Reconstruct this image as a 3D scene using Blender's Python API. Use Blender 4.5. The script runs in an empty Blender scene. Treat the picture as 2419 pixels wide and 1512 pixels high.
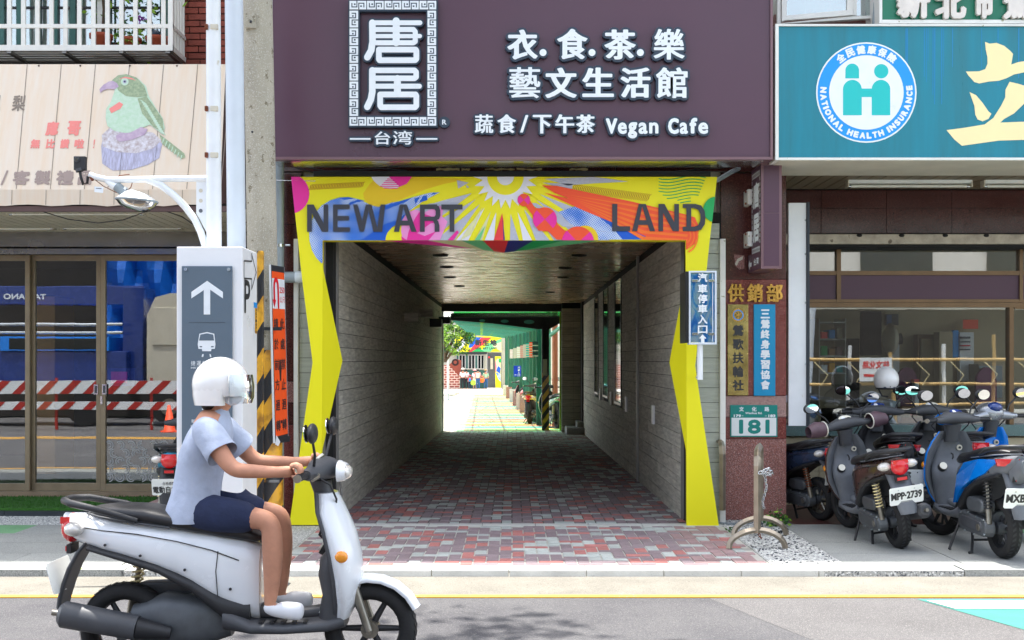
import bpy, math, random
from mathutils import Vector, Matrix
random.seed(7)
S = bpy.context.scene
COL = S.collection
# ---------------------------------------------------------------- camera, world, sun, exposure
F, CX, HY, EH = 2783.0, 1209.0, 850.0, 1.55
cam = bpy.data.cameras.new('camera'); camo = bpy.data.objects.new('camera', cam); COL.objects.link(camo)
camo.location = (0, 0, EH); camo.rotation_euler = (math.pi/2, 0, 0)
cam.sensor_width = 36; cam.lens = F/2418*36; cam.shift_y = (850-756)/2418; cam.clip_end = 2000
S.camera = camo
W = bpy.data.worlds.new("World"); S.world = W; W.use_nodes = True
SUN_EL, SUN_AZ = math.radians(79), math.radians(-12)      # sun high, just behind the facades
sky = W.node_tree.nodes.new('ShaderNodeTexSky'); sky.sky_type = 'NISHITA'; sky.sun_disc = False
sky.sun_elevation = SUN_EL; sky.sun_rotation = SUN_AZ
sky.air_density = 1.0; sky.dust_density = 2.5; sky.ozone_density = 1.0
bg = W.node_tree.nodes['Background']; bw = W.node_tree.nodes.new('ShaderNodeRGBToBW'); hx = W.node_tree.nodes.new('ShaderNodeMix'); hx.data_type = 'RGBA'; hx.inputs['Factor'].default_value = .6
W.node_tree.links.new(sky.outputs[0], bw.inputs[0]); W.node_tree.links.new(sky.outputs[0], hx.inputs['A']); W.node_tree.links.new(bw.outputs[0], hx.inputs['B']); W.node_tree.links.new(hx.outputs['Result'], bg.inputs[0])   # hazy pale sky
bg.inputs[1].default_value = 0.15
sl = bpy.data.lights.new('sun', 'SUN'); sl.energy = 2.0; sl.angle = math.radians(0.6); sl.color = (1, .96, .9)
so = bpy.data.objects.new('sun', sl); COL.objects.link(so); so.location = (0, 20, 40)
sd = Vector((math.sin(SUN_AZ)*math.cos(SUN_EL), math.cos(SUN_AZ)*math.cos(SUN_EL), math.sin(SUN_EL)))
so.rotation_euler = sd.to_track_quat('Z', 'Y').to_euler()
S.view_settings.view_transform = 'Standard'; S.view_settings.look = 'None'
S.view_settings.gamma = 1; S.view_settings.use_curve_mapping = False
S.view_settings.exposure = 2.25
S.cycles.use_denoising = True
S.cycles.max_bounces = 12; S.cycles.diffuse_bounces = 8; S.cycles.glossy_bounces = 5; S.cycles.transparent_max_bounces = 12
S.cycles.sample_clamp_indirect = 20

# ---------------------------------------------------------------- pixel helpers (photo pixel at a depth -> metres)
def X(px, d): return (px-CX)*d/F
def Z(py, d): return EH+(HY-py)*d/F
def GD(py, z=0.0): return (EH-z)*F/(py-HY)
def P2(pts, d): return [(X(a, d), Z(b, d)) for a, b in pts]
def lin(c):
    return tuple(((x/255)/12.92 if x/255 <= .04045 else ((x/255+.055)/1.055)**2.4) for x in c)+(1,)

# ---------------------------------------------------------------- materials
M = {}
def mat(name, col, rough=.55, metal=0.0, var=.12, vs=3.0, bump=0.0, bs=80.0, spec=.5, coat=0.0, speck=None, col2=None, stretch=None, rand=0.0, emit=0):
    """col: display colour 0-255. speck=(colour, scale, amount). col2: second colour mixed in broad noise."""
    m = bpy.data.materials.new(name); m.use_nodes = True; M[name] = m
    nt = m.node_tree; N = nt.nodes; L = nt.links; b = N['Principled BSDF']
    b.inputs['Roughness'].default_value = rough; b.inputs['Metallic'].default_value = metal
    b.inputs['Specular IOR Level'].default_value = spec; b.inputs['Coat Weight'].default_value = coat
    c = lin(col); b.inputs['Base Color'].default_value = c
    m.diffuse_color = c
    if var == 0 and not speck and not bump and not col2 and not rand: return m
    g = N.new('ShaderNodeNewGeometry'); src = g.outputs['Position']
    if stretch:
        mp = N.new('ShaderNodeMapping'); mp.inputs['Scale'].default_value = stretch; L.new(src, mp.inputs[0]); src = mp.outputs[0]
    n1 = N.new('ShaderNodeTexNoise'); n1.inputs['Scale'].default_value = vs; n1.inputs['Detail'].default_value = 7; n1.inputs['Roughness'].default_value = .62
    L.new(src, n1.inputs['Vector'])
    rp = N.new('ShaderNodeValToRGB'); L.new(n1.outputs['Fac'], rp.inputs[0])
    rp.color_ramp.elements[0].position = .3; rp.color_ramp.elements[1].position = .7
    lo = tuple(x*(1-var) for x in c[:3])+(1,); hi = tuple(min(1, x*(1+var)) for x in c[:3])+(1,)
    rp.color_ramp.elements[0].color = lin(col2) if col2 else lo; rp.color_ramp.elements[1].color = hi
    out = rp.outputs[0]
    if speck:
        sp = speck if isinstance(speck, list) else [speck]
        for k, (sc, ss, amt) in enumerate(sp):
            n2 = N.new('ShaderNodeTexNoise'); n2.inputs['Scale'].default_value = ss; n2.inputs['Detail'].default_value = 2
            mp = N.new('ShaderNodeMapping'); mp.inputs['Location'].default_value = (k*3.3, k*1.7, k*5.1); L.new(g.outputs['Position'], mp.inputs[0]); L.new(mp.outputs[0], n2.inputs['Vector'])
            r2 = N.new('ShaderNodeValToRGB'); L.new(n2.outputs['Fac'], r2.inputs[0])
            r2.color_ramp.elements[0].position = 1-amt-.03; r2.color_ramp.elements[1].position = 1-amt+.04
            mx = N.new('ShaderNodeMix'); mx.data_type = 'RGBA'; L.new(r2.outputs[0], mx.inputs['Factor']); L.new(out, mx.inputs['A']); mx.inputs['B'].default_value = lin(sc)
            out = mx.outputs['Result']
    if rand:
        oi = N.new('ShaderNodeObjectInfo'); mr = N.new('ShaderNodeMapRange'); L.new(oi.outputs['Random'], mr.inputs[0])
        mr.inputs[3].default_value = 1-rand; mr.inputs[4].default_value = 1+rand
        vm = N.new('ShaderNodeVectorMath'); vm.operation = 'SCALE'; L.new(out, vm.inputs[0]); L.new(mr.outputs[0], vm.inputs['Scale']); out = vm.outputs[0]
    L.new(out, b.inputs['Base Color'])
    if metal > .3 or rough < .4:
        m2 = N.new('ShaderNodeMapRange'); L.new(n1.outputs['Fac'], m2.inputs[0]); m2.inputs[1].default_value = .3; m2.inputs[2].default_value = .7
        m2.inputs[3].default_value = max(.02, rough-.08); m2.inputs[4].default_value = rough+.12; L.new(m2.outputs[0], b.inputs['Roughness'])
    if bump:
        n3 = N.new('ShaderNodeTexNoise'); n3.inputs['Scale'].default_value = bs; n3.inputs['Detail'].default_value = 5; L.new(src, n3.inputs['Vector'])
        bp = N.new('ShaderNodeBump'); bp.inputs['Strength'].default_value = bump; bp.inputs['Distance'].default_value = .01
        L.new(n3.outputs['Fac'], bp.inputs['Height']); L.new(bp.outputs[0], b.inputs['Normal'])
    return m

def glass(name, tint, refl=.35, rough=0.0, wavy=.0):
    m = bpy.data.materials.new(name); m.use_nodes = True; M[name] = m
    nt = m.node_tree; N = nt.nodes; L = nt.links; N.remove(N['Principled BSDF'])
    t = N.new('ShaderNodeBsdfTransparent'); t.inputs[0].default_value = tint
    g = N.new('ShaderNodeBsdfGlossy'); g.inputs['Roughness'].default_value = rough
    lw = N.new('ShaderNodeLayerWeight'); lw.inputs[0].default_value = .3
    mr = N.new('ShaderNodeMapRange'); L.new(lw.outputs['Fresnel'], mr.inputs[0]); mr.inputs[3].default_value = refl; mr.inputs[4].default_value = 1
    mx = N.new('ShaderNodeMixShader'); L.new(mr.outputs[0], mx.inputs[0]); L.new(t.outputs[0], mx.inputs[1]); L.new(g.outputs[0], mx.inputs[2])
    L.new(mx.outputs[0], N['Material Output'].inputs[0])
    if wavy:
        no = N.new('ShaderNodeTexNoise'); no.inputs['Scale'].default_value = 1.6; ge = N.new('ShaderNodeNewGeometry'); L.new(ge.outputs['Position'], no.inputs['Vector'])
        bp = N.new('ShaderNodeBump'); bp.inputs['Strength'].default_value = wavy; bp.inputs['Distance'].default_value = .02; L.new(no.outputs[0], bp.inputs['Height']); L.new(bp.outputs[0], g.inputs['Normal'])
    m.diffuse_color = (.3, .4, .4, 1)
    return m

# ---------------------------------------------------------------- mesh builder
def rot_to(v):
    return Vector(v).to_track_quat('Z', 'Y').to_matrix()
class MB:
    def __init__(s): s.v = []; s.f = []; s.mi = []; s.ms = []; s.T = None; s.sm = []
    def m(s, name):
        mm = M[name] if isinstance(name, str) else name
        if mm not in s.ms: s.ms.append(mm)
        return s.ms.index(mm)
    def add(s, vs, fs, ma, smooth=False):
        k = len(s.v); i = s.m(ma)
        if s.T is not None: vs = [tuple(s.T @ Vector(p)) for p in vs]
        s.v += [tuple(p) for p in vs]
        for f in fs: s.f.append([k+a for a in f]); s.mi.append(i); s.sm.append(smooth)
        return s
    def box(s, x0, x1, y0, y1, z0, z1, ma):
        v = [(x0,y0,z0),(x1,y0,z0),(x1,y1,z0),(x0,y1,z0),(x0,y0,z1),(x1,y0,z1),(x1,y1,z1),(x0,y1,z1)]
        return s.add(v, [(0,3,2,1),(4,5,6,7),(0,1,5,4),(1,2,6,5),(2,3,7,6),(3,0,4,7)], ma)
    def hexa(s, v, ma):   # 8 corners in box order
        return s.add(v, [(0,3,2,1),(4,5,6,7),(0,1,5,4),(1,2,6,5),(2,3,7,6),(3,0,4,7)], ma)
    def pbox(s, px0, py0, px1, py1, d0, d1, ma):   # front rectangle in photo pixels at depth d0, going back to d1
        return s.box(X(px0,d0), X(px1,d0), d0, d1, Z(py1,d0), Z(py0,d0), ma)
    def cyl(s, a, b, r, r2=None, n=14, ma=None, caps=True):
        r2 = r if r2 is None else r2; a = Vector(a); b = Vector(b); R = rot_to(b-a); v = []
        for c, rr in ((a, r), (b, r2)):
            for i in range(n):
                t = 2*math.pi*i/n; v.append(c+R@Vector((rr*math.cos(t), rr*math.sin(t), 0)))
        s.add(v, [(i, (i+1)%n, n+(i+1)%n, n+i) for i in range(n)], ma, True)
        if caps: s.add(v, [tuple(reversed(range(n))), tuple(range(n, 2*n))], ma)
        return s
    def tube(s, pts, r, n=8, ma=None, closed=False):
        pts = [Vector(p) for p in pts]; k = len(pts); rs = r if isinstance(r, (list, tuple)) else [r]*k
        v = []; up = None
        for i, p in enumerate(pts):
            if closed: t = pts[(i+1)%k]-pts[i-1]
            else: t = pts[min(i+1, k-1)]-pts[max(i-1, 0)]
            t.normalize()
            if up is None:
                up = Vector((0,0,1)) if abs(t.z) < .9 else Vector((1,0,0))
            up = (up-t*up.dot(t)).normalized(); w = t.cross(up)
            for j in range(n):
                a = 2*math.pi*j/n; v.append(p+rs[i]*(math.cos(a)*up+math.sin(a)*w))
        fs = []
        for i in range(k if closed else k-1):
            for j in range(n):
                a = i*n; b = ((i+1)%k)*n; fs.append((a+j, a+(j+1)%n, b+(j+1)%n, b+j))
        s.add(v, fs, ma, True)
        if not closed: s.add(v[:n]+v[-n:], [tuple(reversed(range(n))), tuple(range(n, 2*n))], ma)
        return s
    def ell(s, c, r, ma, n=14, k=9, z0=-1, z1=1):
        if not isinstance(r, (tuple, list)): r = (r, r, r)
        v = []; a0 = math.asin(z0); a1 = math.asin(z1)
        for i in range(k+1):
            a = a0+(a1-a0)*i/k
            for j in range(n):
                t = 2*math.pi*j/n; v.append((c[0]+r[0]*math.cos(a)*math.cos(t), c[1]+r[1]*math.cos(a)*math.sin(t), c[2]+r[2]*math.sin(a)))
        fs = [(i*n+j, i*n+(j+1)%n, (i+1)*n+(j+1)%n, (i+1)*n+j) for i in range(k) for j in range(n)]
        return s.add(v, fs, ma, True)
    def lathe(s, c, prof, ma, axis='Z', n=24):
        v = []
        for r, h in prof:
            for j in range(n):
                t = 2*math.pi*j/n; a, b = r*math.cos(t), r*math.sin(t)
                q = (a, b, h) if axis == 'Z' else ((h, a, b) if axis == 'X' else (b, h, a))
                v.append((c[0]+q[0], c[1]+q[1], c[2]+q[2]))
        k = len(prof)
        return s.add(v, [(i*n+j, i*n+(j+1)%n, (i+1)*n+(j+1)%n, (i+1)*n+j) for i in range(k-1) for j in range(n)], ma, True)
    def loft(s, rings, ma, caps=True, smooth=True):
        n = len(rings[0]); v = [p for r in rings for p in r]; k = len(rings)
        s.add(v, [(i*n+j, i*n+(j+1)%n, (i+1)*n+(j+1)%n, (i+1)*n+j) for i in range(k-1) for j in range(n)], ma, smooth)
        if caps: s.add(rings[0]+rings[-1], [tuple(reversed(range(n))), tuple(range(n, 2*n))], ma, smooth)
        return s
    def poly(s, fr, pts, off, th, ma, side=None):   # flat polygon in a frame, off metres proud, th thick
        o, u, w, nn = fr; n = len(pts)
        ar = sum(pts[i][0]*pts[(i+1)%n][1]-pts[(i+1)%n][0]*pts[i][1] for i in range(n))
        if ar < 0: pts = pts[::-1]
        f = [o+u*a+w*b+nn*off for a, b in pts]
        if th <= 0: return s.add(f, [tuple(range(n))], ma)
        k = [p-nn*th for p in f]
        s.add(f+k, [tuple(range(n)), tuple(reversed(range(n, 2*n)))], ma)
        return s.add(f+k, [(i, n+i, n+(i+1)%n, (i+1)%n) for i in range(n)], side or ma)
    def build(s, name, parent=None, smooth=None, bevel=0, sub=0, local=False, autos=None):
        me = bpy.data.meshes.new(name)
        off = Vector((0,0,0))
        if parent is not None and not local:
            q = parent
            while q is not None: off = off+q.location; q = q.parent
        me.from_pydata([tuple(Vector(p)-off) for p in s.v], [], s.f)
        for mm in s.ms: me.materials.append(mm)
        me.polygons.foreach_set('material_index', s.mi)
        me.polygons.foreach_set('use_smooth', [bool(smooth) if smooth is not None else x for x in s.sm])
        me.update()
        o = bpy.data.objects.new(name, me); COL.objects.link(o)
        if parent is not None: o.parent = parent
        if bevel:
            b = o.modifiers.new('bevel', 'BEVEL'); b.width = bevel; b.segments = 2; b.limit_method = 'ANGLE'; b.angle_limit = .6
        if sub:
            b = o.modifiers.new('sub', 'SUBSURF'); b.levels = sub; b.render_levels = sub
        return o
def V(*a): return Vector(a)
def fr(d): return (V(0, d, 0), V(1,0,0), V(0,0,1), V(0,-1,0))      # facade frame: u = X, v = Z, facing the street
def frame(o, u, v):
    u = Vector(u).normalized(); v = Vector(v).normalized(); return (Vector(o), u, v, u.cross(v))
def tag(o, label=None, cat=None, group=None, kind=None):
    if label: o['label'] = label
    if cat: o['category'] = cat
    if group: o['group'] = group
    if kind: o['kind'] = kind
    return o
def thing(name, loc, label, cat, group=None, rz=0):
    o = bpy.data.objects.new(name, None); COL.objects.link(o); o.location = loc; o.rotation_euler = (0,0,rz); o.empty_display_size = .1
    return tag(o, label, cat, group)
def struct(mb, name, **k): return tag(mb.build(name, **k), kind='structure')
def copy_tree(o, parent=None):
    c = o.copy(); COL.objects.link(c)
    if parent is not None: c.parent = parent
    for ch in list(o.children): copy_tree(ch, c)
    return c
def inst(me, name, loc, parent=None, rz=0, ry=0, sc=None):
    o = bpy.data.objects.new(name, me); COL.objects.link(o); o.parent = parent
    q = Vector(loc); r = parent
    while r is not None: q = q-r.location; r = r.parent
    o.location = q; o.rotation_euler = (0, ry, rz)
    if sc: o.scale = sc
    return o

# ---------------------------------------------------------------- lettering
GC = {}
def glyph(s, bold=0.0, ext=0.0, bev=0.0, shear=0.0):
    key = (s, bold, ext, bev, shear)
    if key in GC: return GC[key]
    cu = bpy.data.curves.new('t', 'FONT'); cu.body = s; cu.size = 1; cu.offset = bold; cu.extrude = ext; cu.bevel_depth = bev; cu.bevel_resolution = 1
    cu.resolution_u = 3; cu.shear = shear
    ob = bpy.data.objects.new('t', cu); me = bpy.data.meshes.new_from_object(ob)
    vs = [tuple(v.co) for v in me.vertices]; fs = [tuple(p.vertices) for p in me.polygons]
    bpy.data.meshes.remove(me); bpy.data.objects.remove(ob); bpy.data.curves.remove(cu)
    GC[key] = (vs, fs); return GC[key]
def text(mb, s, f, box, off, ma, bold=0.0, th=0.0, keep=False, grow=0.0, mirror=False, dirs=None, asp=1.0):
    """lettering s inside box=(u0,v0,u1,v1) of frame f, off metres proud, extruded backwards by th.
    bold = extra stroke width in em, grow = width of an outline in metres (both made of shifted copies)"""
    vs, fs = glyph(s, .004, 0.0 if th <= 0 else .05)
    if not vs: return
    x0 = min(p[0] for p in vs); x1 = max(p[0] for p in vs); y0 = min(p[1] for p in vs); y1 = max(p[1] for p in vs)
    u0, v0, u1, v1 = box
    if v0 > v1: v0, v1 = v1, v0
    h = v1-v0; b = bold*h
    sx = (u1-u0-2*b)/max(1e-6, x1-x0); sy = (v1-v0-2*b)/max(1e-6, y1-y0)
    if keep:
        k = min(sx, sy); u0 += ((u1-u0)-(x1-x0)*k)/2-b; v0 += ((v1-v0)-(y1-y0)*k)/2-b; sx = sy = k
    zt = max(p[2] for p in vs); zb = min(p[2] for p in vs); sz = (th/(zt-zb)) if zt > zb else 0
    r = b+grow; nd = dirs or (12 if grow else (6 if b else 0))
    ry = b*asp+grow; sh = [(0, 0)]+[(r*math.cos(2*math.pi*i/nd+.3), ry*math.sin(2*math.pi*i/nd+.3)) for i in range(nd)]
    o, u, w, n = f
    for k, (dx, dy) in enumerate(sh):
        out = []; e = off-k*.00007
        for p in vs:
            q = (p[0]-x0)*sx+b
            if mirror: q = (u1-u0)-q
            out.append(o+u*(u0+q+dx)+w*(v0+b+(p[1]-y0)*sy+dy)+n*(e-(zt-p[2])*sz))
        mb.add(out, fs, ma)
def ptext(mb, s, pb, d, ma, off=.002, **k):   # box in photo pixels at depth d
    text(mb, s, fr(d), (X(pb[0],d), Z(pb[3],d), X(pb[2],d), Z(pb[1],d)), off, ma, **k)
STK = [0]
def stroke(mb, f, pts, w, off, th, ma, rnd=True, n=8):   # rounded flat strokes through points
    STK[0] = (STK[0]+1) % 9; off += STK[0]*.00031
    for i in range(len(pts)-1):
        a = Vector(pts[i]); b = Vector(pts[i+1]); t = (b-a)
        if t.length < 1e-9: continue
        ang = math.atan2(t.y, t.x); r = w/2; pl = []
        for c, s0 in ((b, -math.pi/2), (a, math.pi/2)):
            for j in range(n+1):
                aa = ang+s0+math.pi*j/n; pl.append((c.x+r*math.cos(aa), c.y+r*math.sin(aa)))
        mb.poly(f, pl, off+i*.00004, th, ma)
def circ(cx, cy, r, n=28, a0=0, a1=2*math.pi, ry=None):
    ry = r if ry is None else ry
    full = abs(a1-a0-2*math.pi) < 1e-6
    return [(cx+r*math.cos(a0+(a1-a0)*i/(n if full else n-1)), cy+ry*math.sin(a0+(a1-a0)*i/(n if full else n-1))) for i in range(n)]
def ring(mb, f, c, r0, r1, off, th, ma, n=40, a0=0, a1=2*math.pi):
    o, u, w, nn = f
    for i in range(n):
        a = a0+(a1-a0)*i/n; b = a0+(a1-a0)*(i+1)/n
        mb.poly(f, [(c[0]+r1*math.cos(a), c[1]+r1*math.sin(a)), (c[0]+r1*math.cos(b), c[1]+r1*math.sin(b)), (c[0]+r0*math.cos(b), c[1]+r0*math.sin(b)), (c[0]+r0*math.cos(a), c[1]+r0*math.sin(a))], off, th, ma)
def clip(pts, a, b):   # keep the part of a polygon left of the line a->b
    out = []; n = len(pts)
    def sd_(p): return (b[0]-a[0])*(p[1]-a[1])-(b[1]-a[1])*(p[0]-a[0])
    for i in range(n):
        p, q = pts[i], pts[(i+1)%n]; s0, s1 = sd_(p), sd_(q)
        if s0 >= 0: out.append(p)
        if (s0 > 0 > s1) or (s0 < 0 < s1):
            t = s0/(s0-s1); out.append((p[0]+(q[0]-p[0])*t, p[1]+(q[1]-p[1])*t))
    return out
# ================================================================ materials
G_ = lambda r, d, l: [(d, 260, .42), (l, 190, .36)]
mat('asphalt', (88,87,88), .9, var=.16, vs=1.2, bump=.5, bs=160, speck=[((122,120,117), 150, .38), ((56,56,58), 210, .4)], col2=(72,71,75))
mat('asphalt_far', (108,107,108), .9, var=.15, vs=1)
mat('gutter', (124,120,110), .85, var=.2, vs=2.2, bump=.5, bs=120, speck=[((84,78,66), 60, .33), ((142,138,128), 140, .4)])
mat('yellow_paint', (226,170,66), .7, var=.1, vs=9, speck=((206,196,170), 60, .3))
mat('white_paint', (206,208,206), .7, var=.05, vs=6, speck=((180,184,182), 50, .26))
mat('teal_paint', (62,130,120), .75, var=.08, vs=5, speck=((54,112,104), 80, .34))
mat('kerbstone', (206,206,200), .8, var=.12, vs=5, bump=.3, speck=((160,158,150), 120, .3), rand=.06)
mat('slab', (150,152,148), .75, var=.14, vs=1.6, bump=.2, speck=[((110,112,110), 170, .42), ((190,192,188), 220, .4)], rand=.07)
mat('slab_green', (120,168,122), .8, var=.12, vs=4, speck=((80,120,84), 150, .4), rand=.05)
mat('slab_red', (92,52,48), .45, var=.18, vs=2, speck=[((54,34,34), 180, .42), ((140,104,98), 200, .34)], rand=.08)
mat('mortar', (182,180,172), .9, var=.15, vs=6)
mat('mortar_dark', (96,94,88), .9, var=.15, vs=6)
mat('gravel', (176,176,172), .85, var=.12, vs=4, bump=1.0, bs=55, speck=[((92,96,100), 62, .42), ((226,226,222), 74, .42)])
for nm, c in (('paver_dark', (136,121,125)), ('paver_red', (176,114,109)), ('paver_grey', (174,180,176)), ('paver_rose', (152,126,126))):
    mat(nm, c, .8, var=.14, vs=14, bump=.25, speck=((min(255,c[0]+40),min(255,c[1]+40),min(255,c[2]+40)), 160, .33), rand=.12)
mat('siding', (202,199,186), .7, var=.22, vs=4, bump=.5, bs=40, stretch=(1,1,9), col2=(166,163,152), rand=.10)
mat('siding_pale', (176,182,172), .7, var=.14, vs=4, bump=.4, bs=40, stretch=(1,1,9), rand=.06)
mat('trim_metal', (140,138,134), .45, .3, var=.08)
mat('dark_gap', (30,30,30), .9, var=0)
mat('slat', (192,160,130), .25, .35, var=.14, vs=3)
mat('black_metal', (26,27,30), .4, .2, var=.1)
mat('steel_dark', (52,58,64), .45, .4, var=.1, vs=4)
mat('granite_dark', (84,46,42), .16, var=.15, vs=2.5, speck=[((40,26,28), 150, .45), ((134,88,80), 210, .36)], rand=.08)
mat('granite_red', (122,52,46), .3, var=.14, vs=2.5, speck=[((78,40,40), 150, .43), ((186,120,108), 210, .38)], rand=.06)
mat('granite_rose', (142,86,76), .45, var=.12, vs=3, speck=[((96,66,66), 140, .44), ((204,166,158), 200, .4)], rand=.05)
mat('granite_pink', (168,128,120), .5, var=.1, vs=3, speck=[((116,92,90), 130, .44), ((214,186,176), 180, .4)], rand=.05)
mat('purple_panel', (86,60,75), .33, var=.07, vs=.8, spec=.4)
mat('purple_trim', (120,92,98), .35, .3, var=.08)
mat('navy', (38,56,74), .35, var=.08)
mat('sign_white', (232,238,242), .35, var=.04, vs=9)
mat('teal_sign', (0,126,148), .35, var=.1, vs=1.4, stretch=(4,1,.35), col2=(0,112,126))
mat('frame_white', (226,226,220), .45, var=.06, vs=7, speck=((160,160,130), 22, .26))
mat('logo_blue', (0,150,240), .35, var=.02)
mat('logo_teal', (0,190,188), .35, var=.02)
mat('cream', (245,228,172), .35, var=.03)
mat('green_sign', (0,112,84), .35, var=.06, vs=1.5, stretch=(4,1,.4))
mat('pale_metal', (214,206,196), .4, .2, var=.1, vs=9)
mat('white_metal', (232,236,238), .35, var=.05, vs=4, speck=((190,176,140), 9, .24))
mat('white_clean', (236,238,240), .35, var=.03)
mat('white_cool', (206,216,226), .35, var=.05, vs=3)
mat('pipe_grey', (138,150,156), .4, var=.1, vs=5)
mat('concrete', (170,164,148), .9, var=.18, vs=3, bump=.5, bs=70, speck=[((120,112,92), 16, .34), ((196,192,180), 110, .4)], stretch=(1,1,.5))
mat('panel_slate', (92,108,122), .4, var=.05)
mat('bolt', (190,200,206), .25, .8, var=.05)
mat('ink', (44,46,50), .5, var=0)
mat('ink_grey', (96,102,110), .5, var=0)
mat('orange_sign', (250,92,36), .4, var=.03)
mat('red_print', (222,24,44), .45, var=0)
mat('hazard_yellow', (222,164,30), .5, var=.14, vs=6)
mat('hazard_black', (34,36,42), .4, var=.2, vs=6)
mat('arch_yellow', (244,236,6), .5, var=.02, vs=1)
mat('art_gold', (240,204,8), .5, var=0); mat('art_pink', (240,40,160), .5, var=0); mat('art_white', (232,234,244), .5, var=0)
mat('art_lilac', (186,190,206), .5, var=.1, vs=120); mat('art_blue', (0,92,208), .5, var=0); mat('art_navy', (44,50,130), .5, var=0)
mat('art_rose', (244,150,214), .5, var=0); mat('art_red', (240,60,64), .5, var=0); mat('art_orange', (255,120,30), .5, var=0)
mat('art_vermilion', (250,84,40), .5, var=0); mat('art_green', (24,176,92), .5, var=0); mat('art_mint', (110,206,140), .5, var=0)
mat('art_char', (58,60,70), .5, var=0); mat('art_brown', (176,96,30), .5, var=0); mat('art_cream', (226,226,170), .5, var=0)
mat('wood_print', (208,188,164), .5, var=.08, vs=2.2, stretch=(9,1,.9), col2=(216,204,188))
mat('print_line', (128,116,104), .6, var=0)
mat('coral_print', (226,130,122), .5, var=0); mat('taupe_print', (150,132,124), .5, var=0)
mat('brown_cloth', (92,70,68), .7, var=.1)
mat('frame_bronze', (146,132,108), .4, .4, var=.12, vs=6)
mat('frame_brown', (122,96,66), .45, .3, var=.14, vs=6)
mat('steel_panel', (150,148,142), .2, .75, var=.12, vs=3)
mat('cream_panel', (206,200,182), .5, var=.1)
mat('soffit_cream', (196,190,168), .5, var=.1, vs=5)
mat('tube_white', (226,226,214), .3, var=0)
mat('brick_red', (142,66,50), .7, var=.22, vs=14, bump=.4, rand=.18)
mat('brick_joint', (46,30,28), .9, var=.1)
mat('cage_white', (224,222,214), .4, var=.07, vs=6)
mat('terracotta', (178,84,56), .75, var=.12, vs=9)
mat('leaf', (62,112,34), .55, var=.5, vs=9); mat('leaf_light', (134,176,52), .55, var=.4, vs=9); mat('leaf_dark', (34,72,28), .55, var=.4, vs=9)
mat('bark', (86,70,54), .9, var=.3, vs=14); mat('violet', (130,30,160), .5, var=0)
mat('green_frame', (40,92,84), .45, var=.1)
mat('turf', (58,112,34), .9, var=.4, vs=60, bump=1, bs=300)
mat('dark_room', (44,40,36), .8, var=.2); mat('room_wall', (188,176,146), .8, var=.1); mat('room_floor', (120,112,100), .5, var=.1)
mat('carton', (170,126,78), .8, var=.1); mat('gold', (214,166,84), .25, .85, var=.1, vs=9); mat('brass', (182,164,104), .22, .85, var=.16, vs=5)
mat('blue_plate', (0,142,190), .35, var=.03); mat('green_plate', (0,132,122), .4, var=.03)
mat('rack_steel', (168,156,138), .35, .75, var=.12, vs=10)
mat('rust', (120,62,34), .8, var=.3, vs=30); mat('chrome', (200,204,208), .12, .95, var=.05)
mat('mirror', (230,235,238), .02, 1, var=0)
mat('tyre', (30,30,31), .8, var=.15, vs=20, bump=.3, bs=60); mat('plastic_black', (38,39,42), .5, var=.15, vs=9, bump=.15, bs=200)
mat('plastic_grey', (70,72,76), .5, var=.15, vs=7, bump=.1, bs=200); mat('engine_grey', (92,96,100), .5, .35, var=.2, vs=12); mat('alloy', (140,136,126), .35, .8, var=.2, vs=12)
mat('seat_vinyl', (34,34,37), .42, var=.15, vs=10, bump=.15, bs=250)
mat('paint_brown', (74,52,46), .25, .35, var=.1, coat=.5); mat('paint_blue', (0,134,240), .2, .1, var=.05, coat=.7); mat('paint_navy', (52,70,100), .25, .35, var=.08, coat=.5)
mat('paint_black', (30,30,34), .2, .2, var=.1, coat=.6); mat('paint_silver', (150,154,160), .28, .6, var=.08, coat=.5); mat('paint_white', (226,230,234), .22, var=.03, coat=.6)
mat('paint_green', (40,130,70), .25, var=.05, coat=.5); mat('paint_yellow', (206,196,40), .25, var=.05, coat=.5); mat('paint_cyan', (30,140,180), .25, var=.05, coat=.5)
mat('lens_red', (210,20,30), .12, var=.05, coat=.8); mat('lens_amber', (240,150,30), .15, var=.05, coat=.8); mat('lens_clear', (214,210,204), .12, .2, var=.12, vs=40, coat=.8)
mat('plate_white', (232,236,234), .4, var=.04); mat('dial', (226,222,206), .3, var=0); mat('dial_blue', (30,60,130), .1, var=.2, vs=30, coat=.8)
mat('helmet_white', (242,241,238), .2, var=.03, coat=.7)
mat('skin', (196,140,112), .62, var=.12, vs=14, bump=.12, bs=260); mat('hair', (26,22,20), .6, var=.2); mat('cloth_navy', (34,44,74), .9, var=.2, vs=9, bump=.9, bs=16); mat('cloth_grey', (176,186,206), .9, var=.12, vs=7, bump=1, bs=14)
mat('cloth_white', (226,228,232), .85, var=.06); mat('cloth_pink', (230,150,150), .85, var=.06); mat('cloth_black', (32,32,38), .85, var=.1); mat('cloth_denim', (48,92,142), .85, var=.1); mat('cloth_cream', (222,216,180), .85, var=.08); mat('cloth_red', (206,40,60), .85, var=.1); mat('cloth_sage', (160,200,160), .85, var=.1)
mat('tarp_blue', (10,96,190), .35, var=.25, vs=3, bump=1, bs=6); mat('truck_blue', (24,54,130), .25, var=.05, coat=.5)
mat('bamboo', (190,158,100), .6, var=.2, vs=8); mat('canopy_green', (70,150,130), .35, var=.08); mat('post_green', (44,110,92), .45, var=.08); mat('lime', (168,206,60), .5, var=.08)
mat('court_floor', (176,170,160), .85, var=.06, vs=2); mat('lightband_red', (196,80,60), .8, var=.06); mat('lightband_yellow', (210,186,90), .8, var=.06); mat('lightband_mint', (110,176,156), .8, var=.06)
mat('pale_render', (228,224,214), .8, var=.05)
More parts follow.
